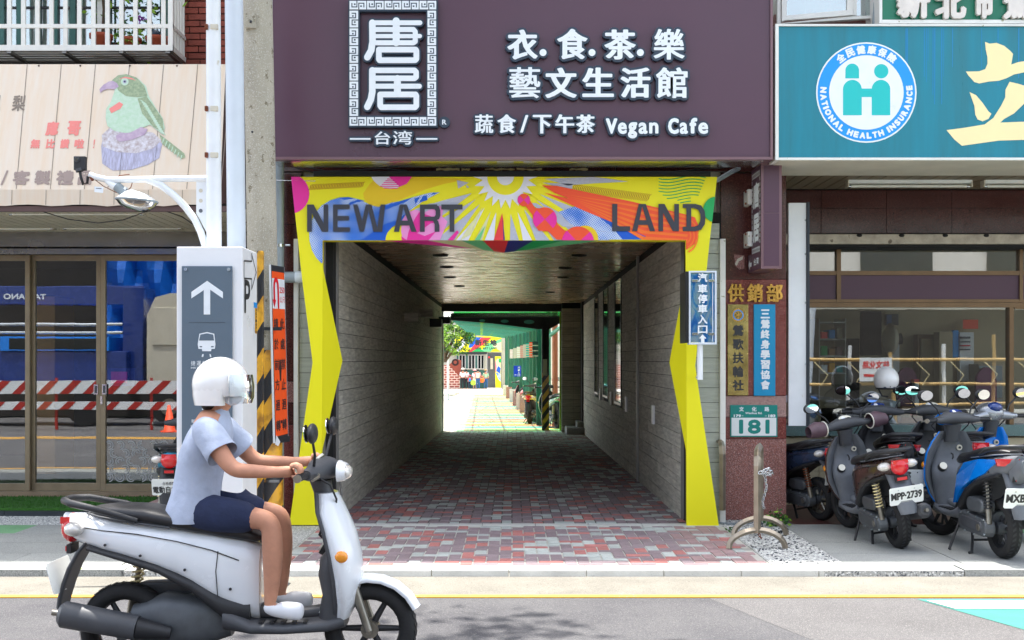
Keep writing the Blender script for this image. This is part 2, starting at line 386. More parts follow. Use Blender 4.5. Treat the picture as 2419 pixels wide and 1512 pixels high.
mat('render_wall', (186,184,170), .85, var=.08); mat('clay', (140,66,50), .8, var=.12); mat('salmon', (206,120,96), .6, var=.08)
mat('glass_dark', (20,26,30), .05, var=0, coat=.3); mat('blue_sign', (10,60,200), .4, var=0)
glass('shop_glass', (.88,.92,.92,1), .2, 0, .015); glass('clear_acrylic', (.9,.95,.98,1), .06); glass('green_glass', (.5,.72,.68,1), .42, 0, .2); glass('roof_green', (.25,.85,.4,1), .12, .1); glass('lamp_glass', (.8,.74,.68,1), .25, .05)

# halftone print: blue dots on pale ground
def halftone(name, dot, ground, cell, fill):
    m = mat(name, dot, .5, var=0); nt = m.node_tree; N = nt.nodes; L = nt.links
    g = N.new('ShaderNodeNewGeometry'); mp = N.new('ShaderNodeMapping'); mp.inputs['Scale'].default_value = (1, 0, 1); mp.inputs['Rotation'].default_value = (0, .6, 0); L.new(g.outputs['Position'], mp.inputs[0])
    v = N.new('ShaderNodeTexVoronoi'); v.inputs['Scale'].default_value = 1/cell; v.inputs['Randomness'].default_value = 0; L.new(mp.outputs[0], v.inputs['Vector'])
    n = N.new('ShaderNodeTexNoise'); n.inputs['Scale'].default_value = 3.5; L.new(g.outputs['Position'], n.inputs['Vector'])
    a = N.new('ShaderNodeMath'); a.operation = 'MULTIPLY_ADD'; L.new(n.outputs[0], a.inputs[0]); a.inputs[1].default_value = .9; a.inputs[2].default_value = fill-.45
    c = N.new('ShaderNodeMath'); c.operation = 'LESS_THAN'; L.new(v.outputs['Distance'], c.inputs[0]); L.new(a.outputs[0], c.inputs[1])
    x = N.new('ShaderNodeMix'); x.data_type = 'RGBA'; L.new(c.outputs[0], x.inputs['Factor']); x.inputs['A'].default_value = lin(ground); x.inputs['B'].default_value = lin(dot); L.new(x.outputs['Result'], N['Principled BSDF'].inputs['Base Color'])
halftone('art_halftone', (20,110,216), (206,222,244), .016, .38)

# ================================================================ ground
def zf(d): return 0.0 if d < 11.15 else -(d-11.15)*.0103
mb = MB(); mb.box(-200, 200, -150, 8, -1.9, -1.6, 'asphalt_far'); mb.box(-200, 200, 8, 400, -1.9, -1.6, 'asphalt_far'); struct(mb, 'ground')
mb = MB(); mb.box(-40, 40, -7.5, 7.97, -1.59, -.05, 'asphalt'); road = struct(mb, 'road')
mb = MB(); mb.box(-40, 40, 7.97, 8.68, -1.59, -.046, 'gutter'); struct(mb, 'gutter')
mb = MB(); mb.box(-40, 40, 7.915, 7.99, -.049, -.042, 'yellow_paint'); tag(mb.build('yellow_line', parent=road), kind='structure')
mat('asphalt_pale', (94,92,92), .9, var=.14, vs=1.6, bump=.5, bs=160, speck=[((134,132,128), 150, .4), ((64,64,66), 210, .36)])
mb = MB(); mb.poly((V(0,0,-.05), V(1,0,0), V(0,1,0), V(0,0,1)), [(1.32,7.9),(12,7.9),(12,3),(2.9,3),(2.1,5.6),(1.62,7.0)], .0015, 0, 'asphalt_pale'); mb.build('pale_road_patch', parent=road)  # large patch of slightly paler asphalt on the right
# school-zone crossing marking at the right: teal ground with white bars
mb = MB(); q = [(X(2165,7.84), 7.84), (9.0, 7.84), (9.0, 3.4), (X(2540,5.6), 5.6)]
mb.poly((V(0,0,-.05), V(1,0,0), V(0,1,0), V(0,0,1)), [(3.0-.3, 7.86), (9.5, 7.86), (9.5, 4.0), (3.0+1.13, 4.0)], .004, 0, 'teal_paint')
mb.build('crossing_ground', parent=road)
gf = (V(0,0,-.05), V(1,0,0), V(0,1,0), V(0,0,1))
def xl(y): return 2.70+(7.86-y)*.375
for y0, y1 in ((7.80, 7.55), (6.95, 6.5), (5.95, 5.5), (5.0, 4.6)):
    mb = MB(); mb.poly(gf, [(xl(y0)+.02, y0), (9.5, y0), (9.5, y1), (xl(y1)+.02, y1)], .008, 0, 'white_paint'); mb.build('white_bar', parent=road)
mb = MB(); mb.box(-40, 40, 1.35, 1.5, -.049, -.042, 'yellow_paint'); mb.box(-40, 40, 1.0, 1.15, -.049, -.042, 'yellow_paint'); mb.build('centre_line', parent=road)
mb = MB(); mb.box(-40, 40, -10, -7.5, -1.59, .08, 'slab'); struct(mb, 'far_pavement')
# kerb stones
mb = MB(); mb.box(0, .565, 0, .20, -.12, .0, 'kerbstone'); kp = mb.build('kerb_stone', bevel=.008); kme = kp.data; bpy.data.objects.remove(kp)
kerb = MB(); kerb.box(-12, 12, 8.70, 8.9, -1.5, -.06, 'mortar'); kerb = struct(kerb, 'kerb')
for i in range(-12, 12):
    x = -.02+i*.571
    if -1.75 < x < 2.3:
        o = inst(kme, 'kerb_stone', (x, 8.685, 0.001), kerb); b = o.modifiers.new('b', 'BEVEL'); b.width = .007; b.segments = 2; o.rotation_euler[2] = random.uniform(-.006, .006)
mb = MB(); mb.box(0, .60, 0, .21, -.1, 0, 'slab'); kp = mb.build('s'); sme = kp.data; bpy.data.objects.remove(kp)
mb = MB(); mb.box(0, .42, 0, .21, -.1, 0, 'slab_green'); kp = mb.build('s'); sgme = kp.data; bpy.data.objects.remove(kp)
for i in range(12):
    x = -9.5+i*.604
    if x < -2.9: inst(sme, 'kerb_slab', (x, 8.685, .002), kerb)
for x in (3.34, 4.4, 5.02): inst(sme, 'kerb_slab', (x, 8.685, .002), kerb)
inst(sgme, 'kerb_slab', (3.955, 8.685, .003), kerb)
mb = MB(); mb.box(-2.88, -1.78, 8.685, 8.9, -.1, -.004, 'gravel'); mb.box(2.3, 3.33, 8.685, 8.9, -.1, -.004, 'gravel'); tag(mb.build('gravel_edge', parent=kerb), kind='stuff')

# brick paving : herringbone, nearest 300 as pieces
def herring(x0, x1, y0, y1):
    out = []; s = .1
    for j in range(int(y0/s)-2, int(y1/s)+2):
        for i in range(int(x0/s)-3, int(x1/s)+3):
            k = (i-j) % 4
            if k == 0: r = (i*s, (i+2)*s, j*s, (j+1)*s)
            elif k == 3: r = (i*s, (i+1)*s, j*s, (j+2)*s)
            else: continue
            cx, cy = (r[0]+r[1])/2, (r[2]+r[3])/2
            if cx < x0 or cx > x1 or cy < y0 or cy > y1: continue
            r = (max(r[0], x0), min(r[1], x1), max(r[2], y0), min(r[3], y1))
            out.append(r)
    return out
def pcol(x, y=0):
    t = random.random()
    if x > 1.3 and y < 11: return 'paver_grey' if t < .18 else ('paver_red' if t < .3 else 'paver_rose')
    return 'paver_grey' if t < .2 else ('paver_red' if t < .38 else 'paver_dark')
mb = MB(); mb.box(-1.8, 1.97, 8.9, 10.99, -.2, -.006, 'mortar'); pave = struct(mb, 'brick_paving')
bm_ = {}
def paver_mesh(w, h, ma):
    k = (round(w, 3), round(h, 3), ma)
    if k not in bm_:
        b = MB(); g = .0055; t = .003
        a0, a1, b0, b1 = -w/2+g, w/2-g, -h/2+g, h/2-g
        v = [(a0,b0,-.03),(a1,b0,-.03),(a1,b1,-.03),(a0,b1,-.03),(a0,b0,-t),(a1,b0,-t),(a1,b1,-t),(a0,b1,-t),(a0+t,b0+t,0),(a1-t,b0+t,0),(a1-t,b1-t,0),(a0+t,b1-t,0)]
        b.add(v, [(0,1,5,4),(1,2,6,5),(2,3,7,6),(3,0,4,7),(4,5,9,8),(5,6,10,9),(6,7,11,10),(7,4,8,11),(8,9,10,11)], ma)
        o = b.build('paver'); bm_[k] = o.data; bpy.data.objects.remove(o)
    return bm_[k]
rs = sorted(herring(-1.78, 1.95, 8.905, 10.985), key=lambda r: r[2])
rest = MB()
for n, r in enumerate(rs):
    w, h = r[1]-r[0], r[3]-r[2]
    if w < .03 or h < .03: continue
    ma = pcol(r[0], r[2]); cx, cy = (r[0]+r[1])/2, (r[2]+r[3])/2
    if n < 300:
        o = inst(paver_mesh(w, h, ma), 'paver', (cx, cy, random.uniform(-.001, .0025)), pave); o.rotation_euler = (random.uniform(-.006,.006), random.uniform(-.006,.006), random.uniform(-.015,.015))
    else:
        me = paver_mesh(w, h, ma); z = random.uniform(-.001, .002)
        rest.add([(v.co.x+cx, v.co.y+cy, v.co.z+z) for v in me.vertices], [tuple(p.vertices) for p in me.polygons], ma)
tag(rest.build('pavers', parent=pave), kind='stuff')
mb = MB()
for i in range(8): x = -1.78+i*.5; mb.box(x+.003, min(x+.497, 1.97), 10.99, 11.14, -.1, .003, 'kerbstone')
mb.build('stone_strip', parent=pave)
# passage floor, falling gently to the courtyard
def slope_sheet(mb, x0, x1, y0, y1, dz, ma, n=1):
    for i in range(n):
        a = y0+(y1-y0)*i/n; b = y0+(y1-y0)*(i+1)/n
        mb.hexa([(x0,a,zf(a)-.5),(x1,a,zf(a)-.5),(x1,b,zf(b)-.5),(x0,b,zf(b)-.5),(x0,a,zf(a)+dz),(x1,a,zf(a)+dz),(x1,b,zf(b)+dz),(x0,b,zf(b)+dz)], ma)
mb = MB(); slope_sheet(mb, -1.72, 1.72, 11.14, 28.6, -.006, 'mortar_dark'); pf = struct(mb, 'passage_floor')
mb = MB()
for r in herring(-1.71, 1.67, 11.16, 28.58):
    w, h = r[1]-r[0], r[3]-r[2]
    if w < .03 or h < .03: continue
    far = (r[2]-11)/9
    ma = pcol(r[0], 12) if random.random() > far*.55 else random.choice(['paver_dark', 'paver_grey', 'paver_grey', 'paver_rose'])
    me = paver_mesh(w, h, ma); cx, cy = (r[0]+r[1])/2, (r[2]+r[3])/2; z = random.uniform(-.001, .003)
    mb.add([(v.co.x+cx, v.co.y+cy, v.co.z+z+zf(v.co.y+cy)) for v in me.vertices], [tuple(p.vertices) for p in me.polygons], ma)
tag(mb.build('pavers', parent=pf), kind='stuff')

# left pavement: grey slabs, gravel ramp, raised shop floor with turf
mb = MB(); mb.box(-12, -1.8, 8.9, 11.06, -.3, -.006, 'mortar'); lp = struct(mb, 'pavement_left')
for j in range(4):
    y = 8.905+j*.54
    for i in range(9):
        x = -2.95-(i+1)*.9+(j%2)*.3
        mb = MB(); mb.box(x+.003, x+.897, y+.003, y+.537, -.05, random.uniform(-.001,.002), 'slab_green' if (i, j) in ((2, 3),) else 'slab'); mb.build('slab', parent=lp)
mb = MB(); mb.box(-2.94, -1.79, 8.905, 11.2, -.05, -.001, 'gravel'); tag(mb.build('gravel_bed', parent=lp), kind='stuff')
mb = MB(); mb.hexa([(-12,11.06,-.3),(-2.3,11.06,-.3),(-2.3,11.3,-.3),(-12,11.3,-.3),(-12,11.06,.0),(-2.3,11.06,.0),(-2.3,11.3,.07),(-12,11.3,.07)], 'gravel'); struct(mb, 'gravel_ramp')
mb = MB(); mb.box(-12, -2.36, 11.3, 13.2, -.3, .1, 'slab_red')
for i in range(14): x = -2.45-(i+1)*.6; mb.box(x+.003, x+.597, 11.3-.045, 11.3+.0, -.1, .104, 'steel_dark')
step = struct(mb, 'shop_step')
mb = MB(); mb.box(-12, -3.3, 11.32, 12.28, .09, .125, 'turf')
for i in range(4200):
    x, y = random.uniform(-6.2, -3.3), random.uniform(11.32, 12.3); a = random.uniform(0, 6.28)
    mb.add([(x, y, .12), (x+.012*math.cos(a), y+.012*math.sin(a), .12), (x+random.uniform(-.01,.01), y+random.uniform(-.01,.01), .145)], [(0,1,2)], 'turf')
o = mb.build('turf_mat'); tag(o, 'strip of green artificial turf laid in front of the glass shop doors', 'turf mat')
mb = MB(); mb.box(-3.45, -2.85, 11.0, 11.5, 0, .2, 'granite_pink'); o = mb.build('granite_step', bevel=.012); tag(o, 'low pink granite step beside the turf, behind the white sign tower', 'step')
for i in range(9):
    mb = MB(); x = -2.6-(i+1)*.62; mb.box(x+.003, x+.617, 12.32, 12.52, .09, .108, 'granite_rose'); mb.build('red_tile', parent=step)

# right pavement
mb = MB(); mb.box(1.97, 14, 8.9, 11.1, -.3, -.006, 'mortar'); rp_ = struct(mb, 'pavement_right')
for j in range(4):
    y = 8.905+j*.548
    for i in range(8):
        x = 2.53+i*.9-(j%2)*0; x0 = x+.003; x1 = x+.897
        g = (i == 2 and j == 3) or (i == 4 and j == 1)
        mb = MB(); mb.box(x0, x1, y+.003, y+.545, -.05, random.uniform(-.001,.0015), 'slab_green' if g else 'slab'); mb.build('slab', parent=rp_)
mb = MB(); mb.box(1.965, 2.525, 8.905, 11.45, -.05, .002, 'gravel')
for i in range(1500):
    x, y = random.uniform(1.98, 2.51), random.uniform(8.92, 11.4); s = random.uniform(.006, .013)
    mb.ell((x, y, .003), (s, s*random.uniform(.7,1.2), s*.5), random.choice(['kerbstone', 'kerbstone', 'steel_dark', 'gravel']), 5, 3, z0=-.1)
tag(mb.build('gravel_bed', parent=rp_), kind='stuff')
mb = MB(); mb.box(2.3, 14, 11.1, 12.7, -.3, -.002, 'mortar_dark'); ar = struct(mb, 'arcade_floor')
for j in range(3):
    for i in range(7):
        mb = MB(); mb.box(2.66+i*.6, 3.254+i*.6, 11.105+j*.53, 11.63+j*.53, -.02, random.uniform(0,.002), 'slab_red'); mb.build('floor_tile', parent=ar)
# ================================================================ buildings
SLOPE = .0103
# --- centre building (passage) : granite columns, beam, upper block that casts the street's shade
cb = thing('building', (0, 11.4, 0), 'central building with red granite columns around the open passage', 'building')
mb = MB(); mb.box(-2.36, 2.66, 11.45, 28.6, 2.96, 4.6, 'render_wall'); mb.box(-2.4, 2.9, 11.62, 28.6, 4.6, 13.6, 'render_wall'); mb.build('upper_wall', parent=cb)
def column(x0, x1, d0, d1, ztop, parent, courses):
    mb = MB(); mb.box(x0+.006, x1-.006, d0+.006, d1, -.1, ztop, 'dark_gap'); mb.build('column_core', parent=parent)
    for z0, z1, ma in courses:
        mb = MB(); mb.box(x0, x1, d0-.012, d1-.01, z0+.002, z1-.002, ma); mb.build('granite_panel', parent=parent, bevel=.003)
D = 11.4
zc = lambda y: Z(y, D)
cs = [(0.0, zc(1037), 'granite_rose'), (zc(1037), zc(985), 'granite_red'), (zc(985), zc(935), 'granite_pink'), (zc(935), zc(660), 'granite_red'), (zc(660), zc(410)-.0, 'granite_dark')]
column(X(1702,D), X(1856,D), D, D+.33, 3.36, cb, cs)
csl = [(0.0, zc(1003), 'granite_red'), (zc(1003), zc(951), 'granite_dark'), (zc(951), zc(901), 'granite_rose'), (zc(901), zc(700), 'granite_dark'), (zc(700), zc(531), 'granite_dark'), (zc(531), 3.36, 'granite_dark')]
column(X(655,D), X(712,D), D, D+.75, 3.36, cb, csl)
xs = [-2.27, -1.2, -.1, 1.0, 1.9, 2.66]
for i in range(5):
    mb = MB(); mb.box(xs[i]+.002, xs[i+1]-.002, 11.39, 11.44, 3.37, 4.4, 'granite_dark'); mb.build('granite_panel', parent=cb, bevel=.003)
# inner reveals of polished granite beside the arch
mb = MB(); mb.box(1.99, 2.005, 11.42, 12.1, 0, 3.3, 'granite_dark'); mb.build('reveal_panel', parent=cb)

# --- passage walls with cement boards
def wall_boards(parent, xf, sgn, y0, y1, holes=()):
    """boards on the plane X=xf facing sgn; courses .142 high; staggered joints"""
    for c in range(21):
        z0 = .0+c*.1425-.18; z1 = z0+.1425
        y = y0-(c % 2)*.75-(c % 5)*.11
        while y < y1:
            a, b = max(y, y0), min(y+1.52, y1); y += 1.52
            segs = [(a, b)]
            for h0, h1, hz0, hz1 in holes:
                if z0 < hz1 and z1 > hz0:
                    ns = []
                    for p, q in segs:
                        if h0 > p: ns.append((p, min(q, h0)))
                        if h1 < q: ns.append((max(p, h1), q))
                    segs = [s for s in ns if s[1]-s[0] > .02]
            for p, q in segs:
                if q-p < .03: continue
                zl = max(z0, zf(q)-.02)
                if z1-zl < .02: continue
                mb = MB(); t = random.uniform(.016, .021)
                xa, xb = (xf-sgn*.01, xf+sgn*(t-.018))
                mb.box(min(xa, xb), max(xa, xb), p+.003, q-.003, zl+.003, min(z1, 2.92)-.003, 'siding'); mb.build('wall_board', parent=parent)
lw = thing('passage_wall', (-1.72, 11.2, 0), 'left wall of the passage clad in grey wood-grain cement boards with box lamps', 'wall')
mb = MB(); mb.box(-2.02, -1.712, 11.28, 28.6, -.4, 2.96, 'dark_gap'); mb.build('wall_core', parent=lw)
wall_boards(lw, -1.70, 1, 11.5, 28.58)
for k in range(21):   # near corner: narrow boards facing the street
    z0 = .003+k*.1425
    mb = MB(); mb.box(-2.03, -1.79, 11.255, 11.285, z0, min(z0+.138, 2.7), 'siding_pale'); mb.build('end_board', parent=lw)
    mb = MB(); mb.box(-1.78, -1.735, 11.30, 11.5, z0, z0+.138, 'siding'); mb.build('end_board', parent=lw)
mb = MB(); mb.box(-1.735, -1.69, 11.46, 11.50, 0, 2.9, 'trim_metal'); mb.box(-2.075, -2.035, 11.2, 11.25, 0, 2.7, 'frame_white'); mb.box(-1.80, -1.782, 11.22, 11.29, 0, 2.7, 'trim_metal'); mb.build('corner_trim', parent=lw)
rw = thing('passage_wall', (1.68, 11.2, 0), 'right wall of the passage clad in grey boards with three tall dark windows', 'wall')
HO = [(17.85, 18.95, .9, 2.8), (20.3, 21.35, .93, 2.8), (22.6, 23.6, .93, 2.75), (15.45, 15.75, -.2, 2.9)]
mb = MB(); mb.box(1.672, 2.0, 11.28, 27.9, -.4, 2.96, 'dark_gap'); mb.build('wall_core', parent=rw)
wall_boards(rw, 1.66, -1, 11.5, 27.9, HO)
for k in range(21):
    z0 = .003+k*.1425
    mb = MB(); mb.box(1.72, 1.98, 11.255, 11.285, z0, min(z0+.138, 2.7), 'siding_pale'); mb.build('end_board', parent=rw)
    mb = MB(); mb.box(1.70, 1.735, 11.30, 11.5, z0, z0+.138, 'siding'); mb.build('end_board', parent=rw)
for h0, h1, a, b in HO[:3]:
    mb = MB(); mb.box(1.655, 1.69, h0+.02, h1-.02, a, b, 'glass_dark'); w = mb.build('window', parent=rw)
    mb = MB()
    for u, v in ((h0, h0+.04), (h1-.04, h1)): mb.box(1.645, 1.67, u, v, a-.02, b, 'black_metal')
    mb.box(1.643, 1.67, h0, h1, a-.05, a-.01, 'black_metal'); mb.build('window_frame', parent=w)
mb = MB(); mb.box(1.663, 1.69, 15.45, 15.75, -.05, 2.9, 'steel_dark'); mb.box(1.63, 1.665, 15.40, 15.46, -.05, 2.9, 'trim_metal'); mb.build('channel', parent=rw)
mb = MB(); mb.box(1.645, 1.69, 11.46, 11.50, 0, 2.9, 'trim_metal'); mb.box(1.98, 2.03, 11.2, 11.25, 0, 2.7, 'frame_white'); mb.box(1.70, 1.72, 11.22, 11.29, 0, 2.7, 'trim_metal'); mb.build('corner_trim', parent=rw)
for k, (d, l) in enumerate(((13.75, 'white wall light nearest the street, on the right passage wall'), (17.0, 'white wall light just before the nearest tall dark passage window'), (19.6, 'white wall light between the first and second tall passage windows'), (21.95, 'small white wall light between the second and third tall passage windows'))):
    mb = MB(); mb.box(1.632, 1.66, d-.06, d+.06, .80, 1.02, 'white_clean'); w = mb.build('wall_light', bevel=.004); tag(w, l, 'wall light', 'white lights on the passage wall')
# end wall of boards facing the street, dark beam, step
ew = thing('end_wall', (1.45, 28.1, 0), 'board-clad end wall facing the street at the far right of the passage', 'wall')
mb = MB(); mb.box(1.19, 2.0, 28.0, 28.5, -.4, 2.95, 'dark_gap'); mb.build('wall_core', parent=ew)
for k in range(20):
    z0 = -.17+k*.155
    if z0+.15 < 2.9:
        mb = MB(); mb.box(1.18, 1.46, 27.98, 28.01, z0, z0+.149, 'siding'); mb.box(1.463, 1.66, 27.98, 28.005, z0, z0+.149, 'siding'); mb.build('wall_board', parent=ew)
mb = MB(); mb.box(1.62, 1.665, 27.3, 27.96, -.2, 2.9, 'black_metal'); mb.build('door_frame', parent=ew)
mb = MB(); mb.box(1.25, 1.66, 26.9, 27.95, -.3, -.01, 'slab'); mb.box(1.5, 1.655, 27.2, 27.95, -.01, .12, 'slab'); o = mb.build('concrete_step', bevel=.01); tag(o, 'two grey concrete steps at the far right end of the passage', 'step')
mb = MB(); mb.box(-1.7, 1.9, 28.4, 28.7, 2.72, 3.0, 'black_metal'); mb.box(-1.75, -1.66, 28.55, 28.68, -.3, 2.75, 'white_metal'); o = mb.build('end_beam', parent=cb)
for d, z0, z1, wd, l in ((18.55, 2.15, 2.29, .23, 'grey box lamp nearest the street on the left passage wall'), (21.6, 2.33, 2.48, .24, 'grey box lamp second from the street, mounted highest'), (24.3, 2.23, 2.40, .24, 'dark box lamp third from the street on the left passage wall'), (27.3, 2.39, 2.55, .26, 'dark box lamp at the far end of the left passage wall')):
    mb = MB(); mb.box(-1.70, -1.70+wd, d, d+.5, z0, z1, 'steel_dark' if d > 24 else 'siding'); o = mb.build('box_lamp', bevel=.006); tag(o, l, 'wall lamp', 'box lamps on the passage wall')

# --- passage ceiling of narrow slats
ce = thing('ceiling', (0, 12, 2.93), 'glossy slatted brown ceiling of the passage with sunken downlights', 'ceiling')
mb = MB(); mb.box(-1.75, 1.75, 11.5, 28.5, 2.945, 2.97, 'dark_gap'); mb.build('ceiling_void', parent=ce)
mb = MB(); y = 11.6
while y < 28.45: mb.box(-1.70, 1.66, y, y+.062, 2.90, 2.93, 'slat'); y += .078
tag(mb.build('slats', parent=ce), kind='stuff')
for k, (px, py) in enumerate(((1040,603),(1368,603),(1055,631),(1335,633),(1062,655),(1330,655),(1085,676),(1300,690))):
    d = 1.345*F/(HY-py); x = X(px, d); mb = MB(); mb.lathe((x, d, 2.884), [(.0,.012),(.075,.012),(.085,0),(.10,0),(.10,.03)], 'black_metal', n=20); mb.build('downlight', parent=ce)

# --- metal angle over the arch and cables
mb = MB(); mb.pbox(740, 404, 1678, 417, 11.06, 11.2, 'steel_dark'); o = mb.build('steel_channel', bevel=.003); tag(o, 'dark steel channel running along the top of the yellow arch', 'beam')
for k, pts in enumerate((((690,392),(720,402),(745,410),(742,420)), ((700,390),(740,398),(770,404),(820,402),(900,406)), ((820,402),(900,398),(960,403)), ((1640,396),(1700,392),(1745,388)), ((1590,405),(1650,400),(1720,394)))):
    mb = MB(); mb.tube([(X(a,11.1), 11.12, Z(b,11.1)) for a, b in pts], .006, 6, 'plastic_black'); o = mb.build('cable'); tag(o, ['black cable loop hanging at the top left of the yellow arch', 'black cable sagging over the left half of the arch', 'short black cable above the word on the arch', 'black cable at the upper right of the arch', 'thin black cable over the right end of the arch'][k], 'cable', 'cables over the arch')
mb = MB(); mb.tube([(X(1690,11.05), 11.05, Z(428,11.05)), (X(1730,11.05), 11.1, Z(404,11.05)), (X(1752,11.05), 11.2, Z(392,11.05))], .022, 8, 'pipe_grey'); o = mb.build('conduit'); tag(o, 'grey conduit slanting up from the right corner of the arch', 'pipe')
mb = MB(); mb.tube([(X(a,11.2), 11.2, Z(b,11.2)) for a, b in ((1795,428),(1790,400),(1801,402),(1805,425),(1798,436),(1810,440),(1830,455))], .006, 6, 'cream'); o = mb.build('cable'); tag(o, 'coil of cream cable beside the hanging purple sign', 'cable', 'cables over the arch')
# grime strip of old paint over the arch
mb = MB()
for a, b in ((1030,1085),(1090,1110),(1145,1215),(1220,1280),(1345,1388)):
    pts = [(a+(b-a)*i/8, 398+random.uniform(-1.5,1.5)) for i in range(9)]+[(b-(b-a)*i/8, 402+random.uniform(-1,2)) for i in range(9)]
    mb.poly(fr(11.38), P2(pts, 11.38), .002, 0, 'cream')
mb.build('paint_residue', parent=cb)

# ================================================================ left shop
lb = thing('building', (-6, 11.6, 0), 'left building with red brick upper wall, window cage and glass shop doors', 'building')
mb = MB(); mb.box(-14, -2.42, 11.62, 12.2, 4.1, 13.6, 'brick_joint'); mb.box(-14, -2.42, 12.2, 28, 3.0, 13.6, 'render_wall'); mb.build('upper_wall', parent=lb)
# bricks
zz = 4.2; r = 0
while zz < 5.35:
    x = -3.45+(r % 2)*.09-.02
    while x < -2.62:
        w = .185 if (r+int(x*10)) % 3 else .2
        if x > -3.5:
            o = None; mb = MB(); mb.box(x, x+w, 11.602+random.uniform(-.002,.003), 11.66, zz, zz+.052, 'brick_red'); mb.build('brick', parent=lb)
        x += w+.009
    zz += .0635; r += 1
mb = MB(); mb.box(-2.62, -2.40, 11.60, 11.9, 2.9, 13.5, 'brown_cloth'); mb.build('side_strip', parent=lb)
# window behind the cage
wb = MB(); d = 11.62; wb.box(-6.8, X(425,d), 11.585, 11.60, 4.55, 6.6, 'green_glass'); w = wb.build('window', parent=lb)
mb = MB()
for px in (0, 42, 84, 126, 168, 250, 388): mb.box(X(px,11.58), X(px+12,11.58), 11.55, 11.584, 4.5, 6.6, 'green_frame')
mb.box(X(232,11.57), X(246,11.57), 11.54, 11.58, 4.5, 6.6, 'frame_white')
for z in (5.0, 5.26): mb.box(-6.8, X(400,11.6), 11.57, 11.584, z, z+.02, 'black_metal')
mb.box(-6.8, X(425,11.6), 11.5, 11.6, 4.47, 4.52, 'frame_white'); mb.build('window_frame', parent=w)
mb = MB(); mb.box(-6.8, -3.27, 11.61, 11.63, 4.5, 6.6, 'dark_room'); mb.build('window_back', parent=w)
# window cage
cg = thing('window_cage', (-5, 11.3, 4.45), 'white metal window cage with plant pots above the wooden-print awning', 'window cage')
df, db = 11.15, 11.6; zb = Z(120, df); xr = X(400+8, df)
mb = MB()
mb.box(-6.9, xr, df, df+.03, zb-.0, zb+.055, 'cage_white'); mb.box(-6.9, xr, df, df+.03, Z(66,df), Z(57,df), 'cage_white'); mb.box(xr-.045, xr, df-.003, df+.03, zb, 6.2, 'cage_white'); mb.build('front_rail', parent=cg)
for k in range(22):
    px = 405-33.1*(k+.6)*1.0
    if k < 14:
        mb = MB(); mb.box(X(px-5,df), X(px+5,df), df+.004, df+.026, zb+.05, 6.2, 'cage_white'); mb.build('bar', parent=cg)
for k in range(5):
    y = df+.05+k*.09; mb = MB(); mb.box(xr-.025, xr-.005, y, y+.02, zb+.05, 6.2, 'cage_white'); mb.build('bar', parent=cg)
mb = MB(); mb.box(xr-.03, xr, df+.03, db, zb, zb+.05, 'cage_white'); mb.box(xr-.03, xr, df+.03, db, Z(66,df), Z(57,df), 'cage_white'); mb.build('side_rail', parent=cg)
for k in range(6):
    y = df+.03+k*.085; mb = MB(); mb.box(-6.9, xr-.04, y, y+.06, zb+.005, zb+.02, 'cage_white'); mb.build('floor_slat', parent=cg)
for px in (20, 150, 285, 395): mb = MB(); mb.box(X(px,df)-.02, X(px,df)+.02, df+.01, db, zb-.02, zb+.004, 'trim_metal'); mb.build('bearer', parent=cg)
# pots
def pot(x, y, z, r, h, name, label, grp='plant pots in the window cage'):
    t = thing(name, (x, y, z), label, 'potted plant', grp)
    mb = MB(); mb.lathe((x, y, z), [(0,.01),(r*.72,.0),(r*.95,h*.8),(r*1.1,h*.8),(r*1.12,h),(r*.98,h),(r*.9,h*.9),(0,h*.88)], 'terracotta', n=20); mb.build('pot', parent=t); return t
def leaves(mb, c, rad, n, size, mats, flat=1.0):
    for i in range(n):
        a, b = random.uniform(0, 6.283), math.acos(random.uniform(-1, 1)); rr = random.random()**.4
        p = V(c[0]+rad[0]*rr*math.sin(b)*math.cos(a), c[1]+rad[1]*rr*math.sin(b)*math.sin(a), c[2]+rad[2]*rr*math.cos(b))
        u = V(random.gauss(0,1), random.gauss(0,1), random.gauss(0,.6)).normalized(); w = u.orthogonal().normalized(); w = Matrix.Rotation(random.uniform(0,6.28), 3, u) @ w
        s = size*random.uniform(.6, 1.3); tip = p+u*s*1.5; m1 = p+u*s*.7
        mb.add([p, m1+w*s*.42, tip, m1-w*s*.42], [(0,1,2,3)], random.choice(mats))
zc_ = zb+.02
t = pot(X(239,11.4), 11.4, zc_, .1, .2, 'potted_plant', 'terracotta pot with a thin bare-stemmed tree in the window cage')
mb = MB(); mb.tube([(X(241,11.4), 11.4, zc_+.16), (X(243,11.4), 11.42, zc_+.45), (X(240,11.4), 11.38, zc_+.8), (X(246,11.4), 11.4, 6.1)], .012, 6, 'bark'); mb.tube([(X(243,11.4), 11.4, zc_+.7), (X(220,11.4), 11.36, zc_+.95)], .006, 5, 'bark'); mb.build('stem', parent=t)
mb = MB(); leaves(mb, (X(250,11.4), 11.4, 5.3), (.35,.15,.22), 90, .06, [M['leaf'], M['leaf_light']]); tag(mb.build('foliage', parent=t), kind='stuff')
t = pot(X(308,11.4), 11.4, zc_, .095, .16, 'potted_plant', 'terracotta pot of trailing light green leaves with a purple orchid')
mb = MB(); leaves(mb, (X(306,11.38), 11.38, zc_+.2), (.15,.1,.1), 130, .03, [M['leaf_light'], M['leaf']]); leaves(mb, (X(306,11.3), 11.3, zc_+.08), (.08,.03,.09), 60, .02, [M['leaf_light']]); tag(mb.build('foliage', parent=t), kind='stuff')
mb = MB(); mb.tube([(X(315,11.4), 11.4, zc_+.15), (X(332,11.4), 11.38, zc_+.6)], .004, 5, 'leaf'); mb.build('stem', parent=t)
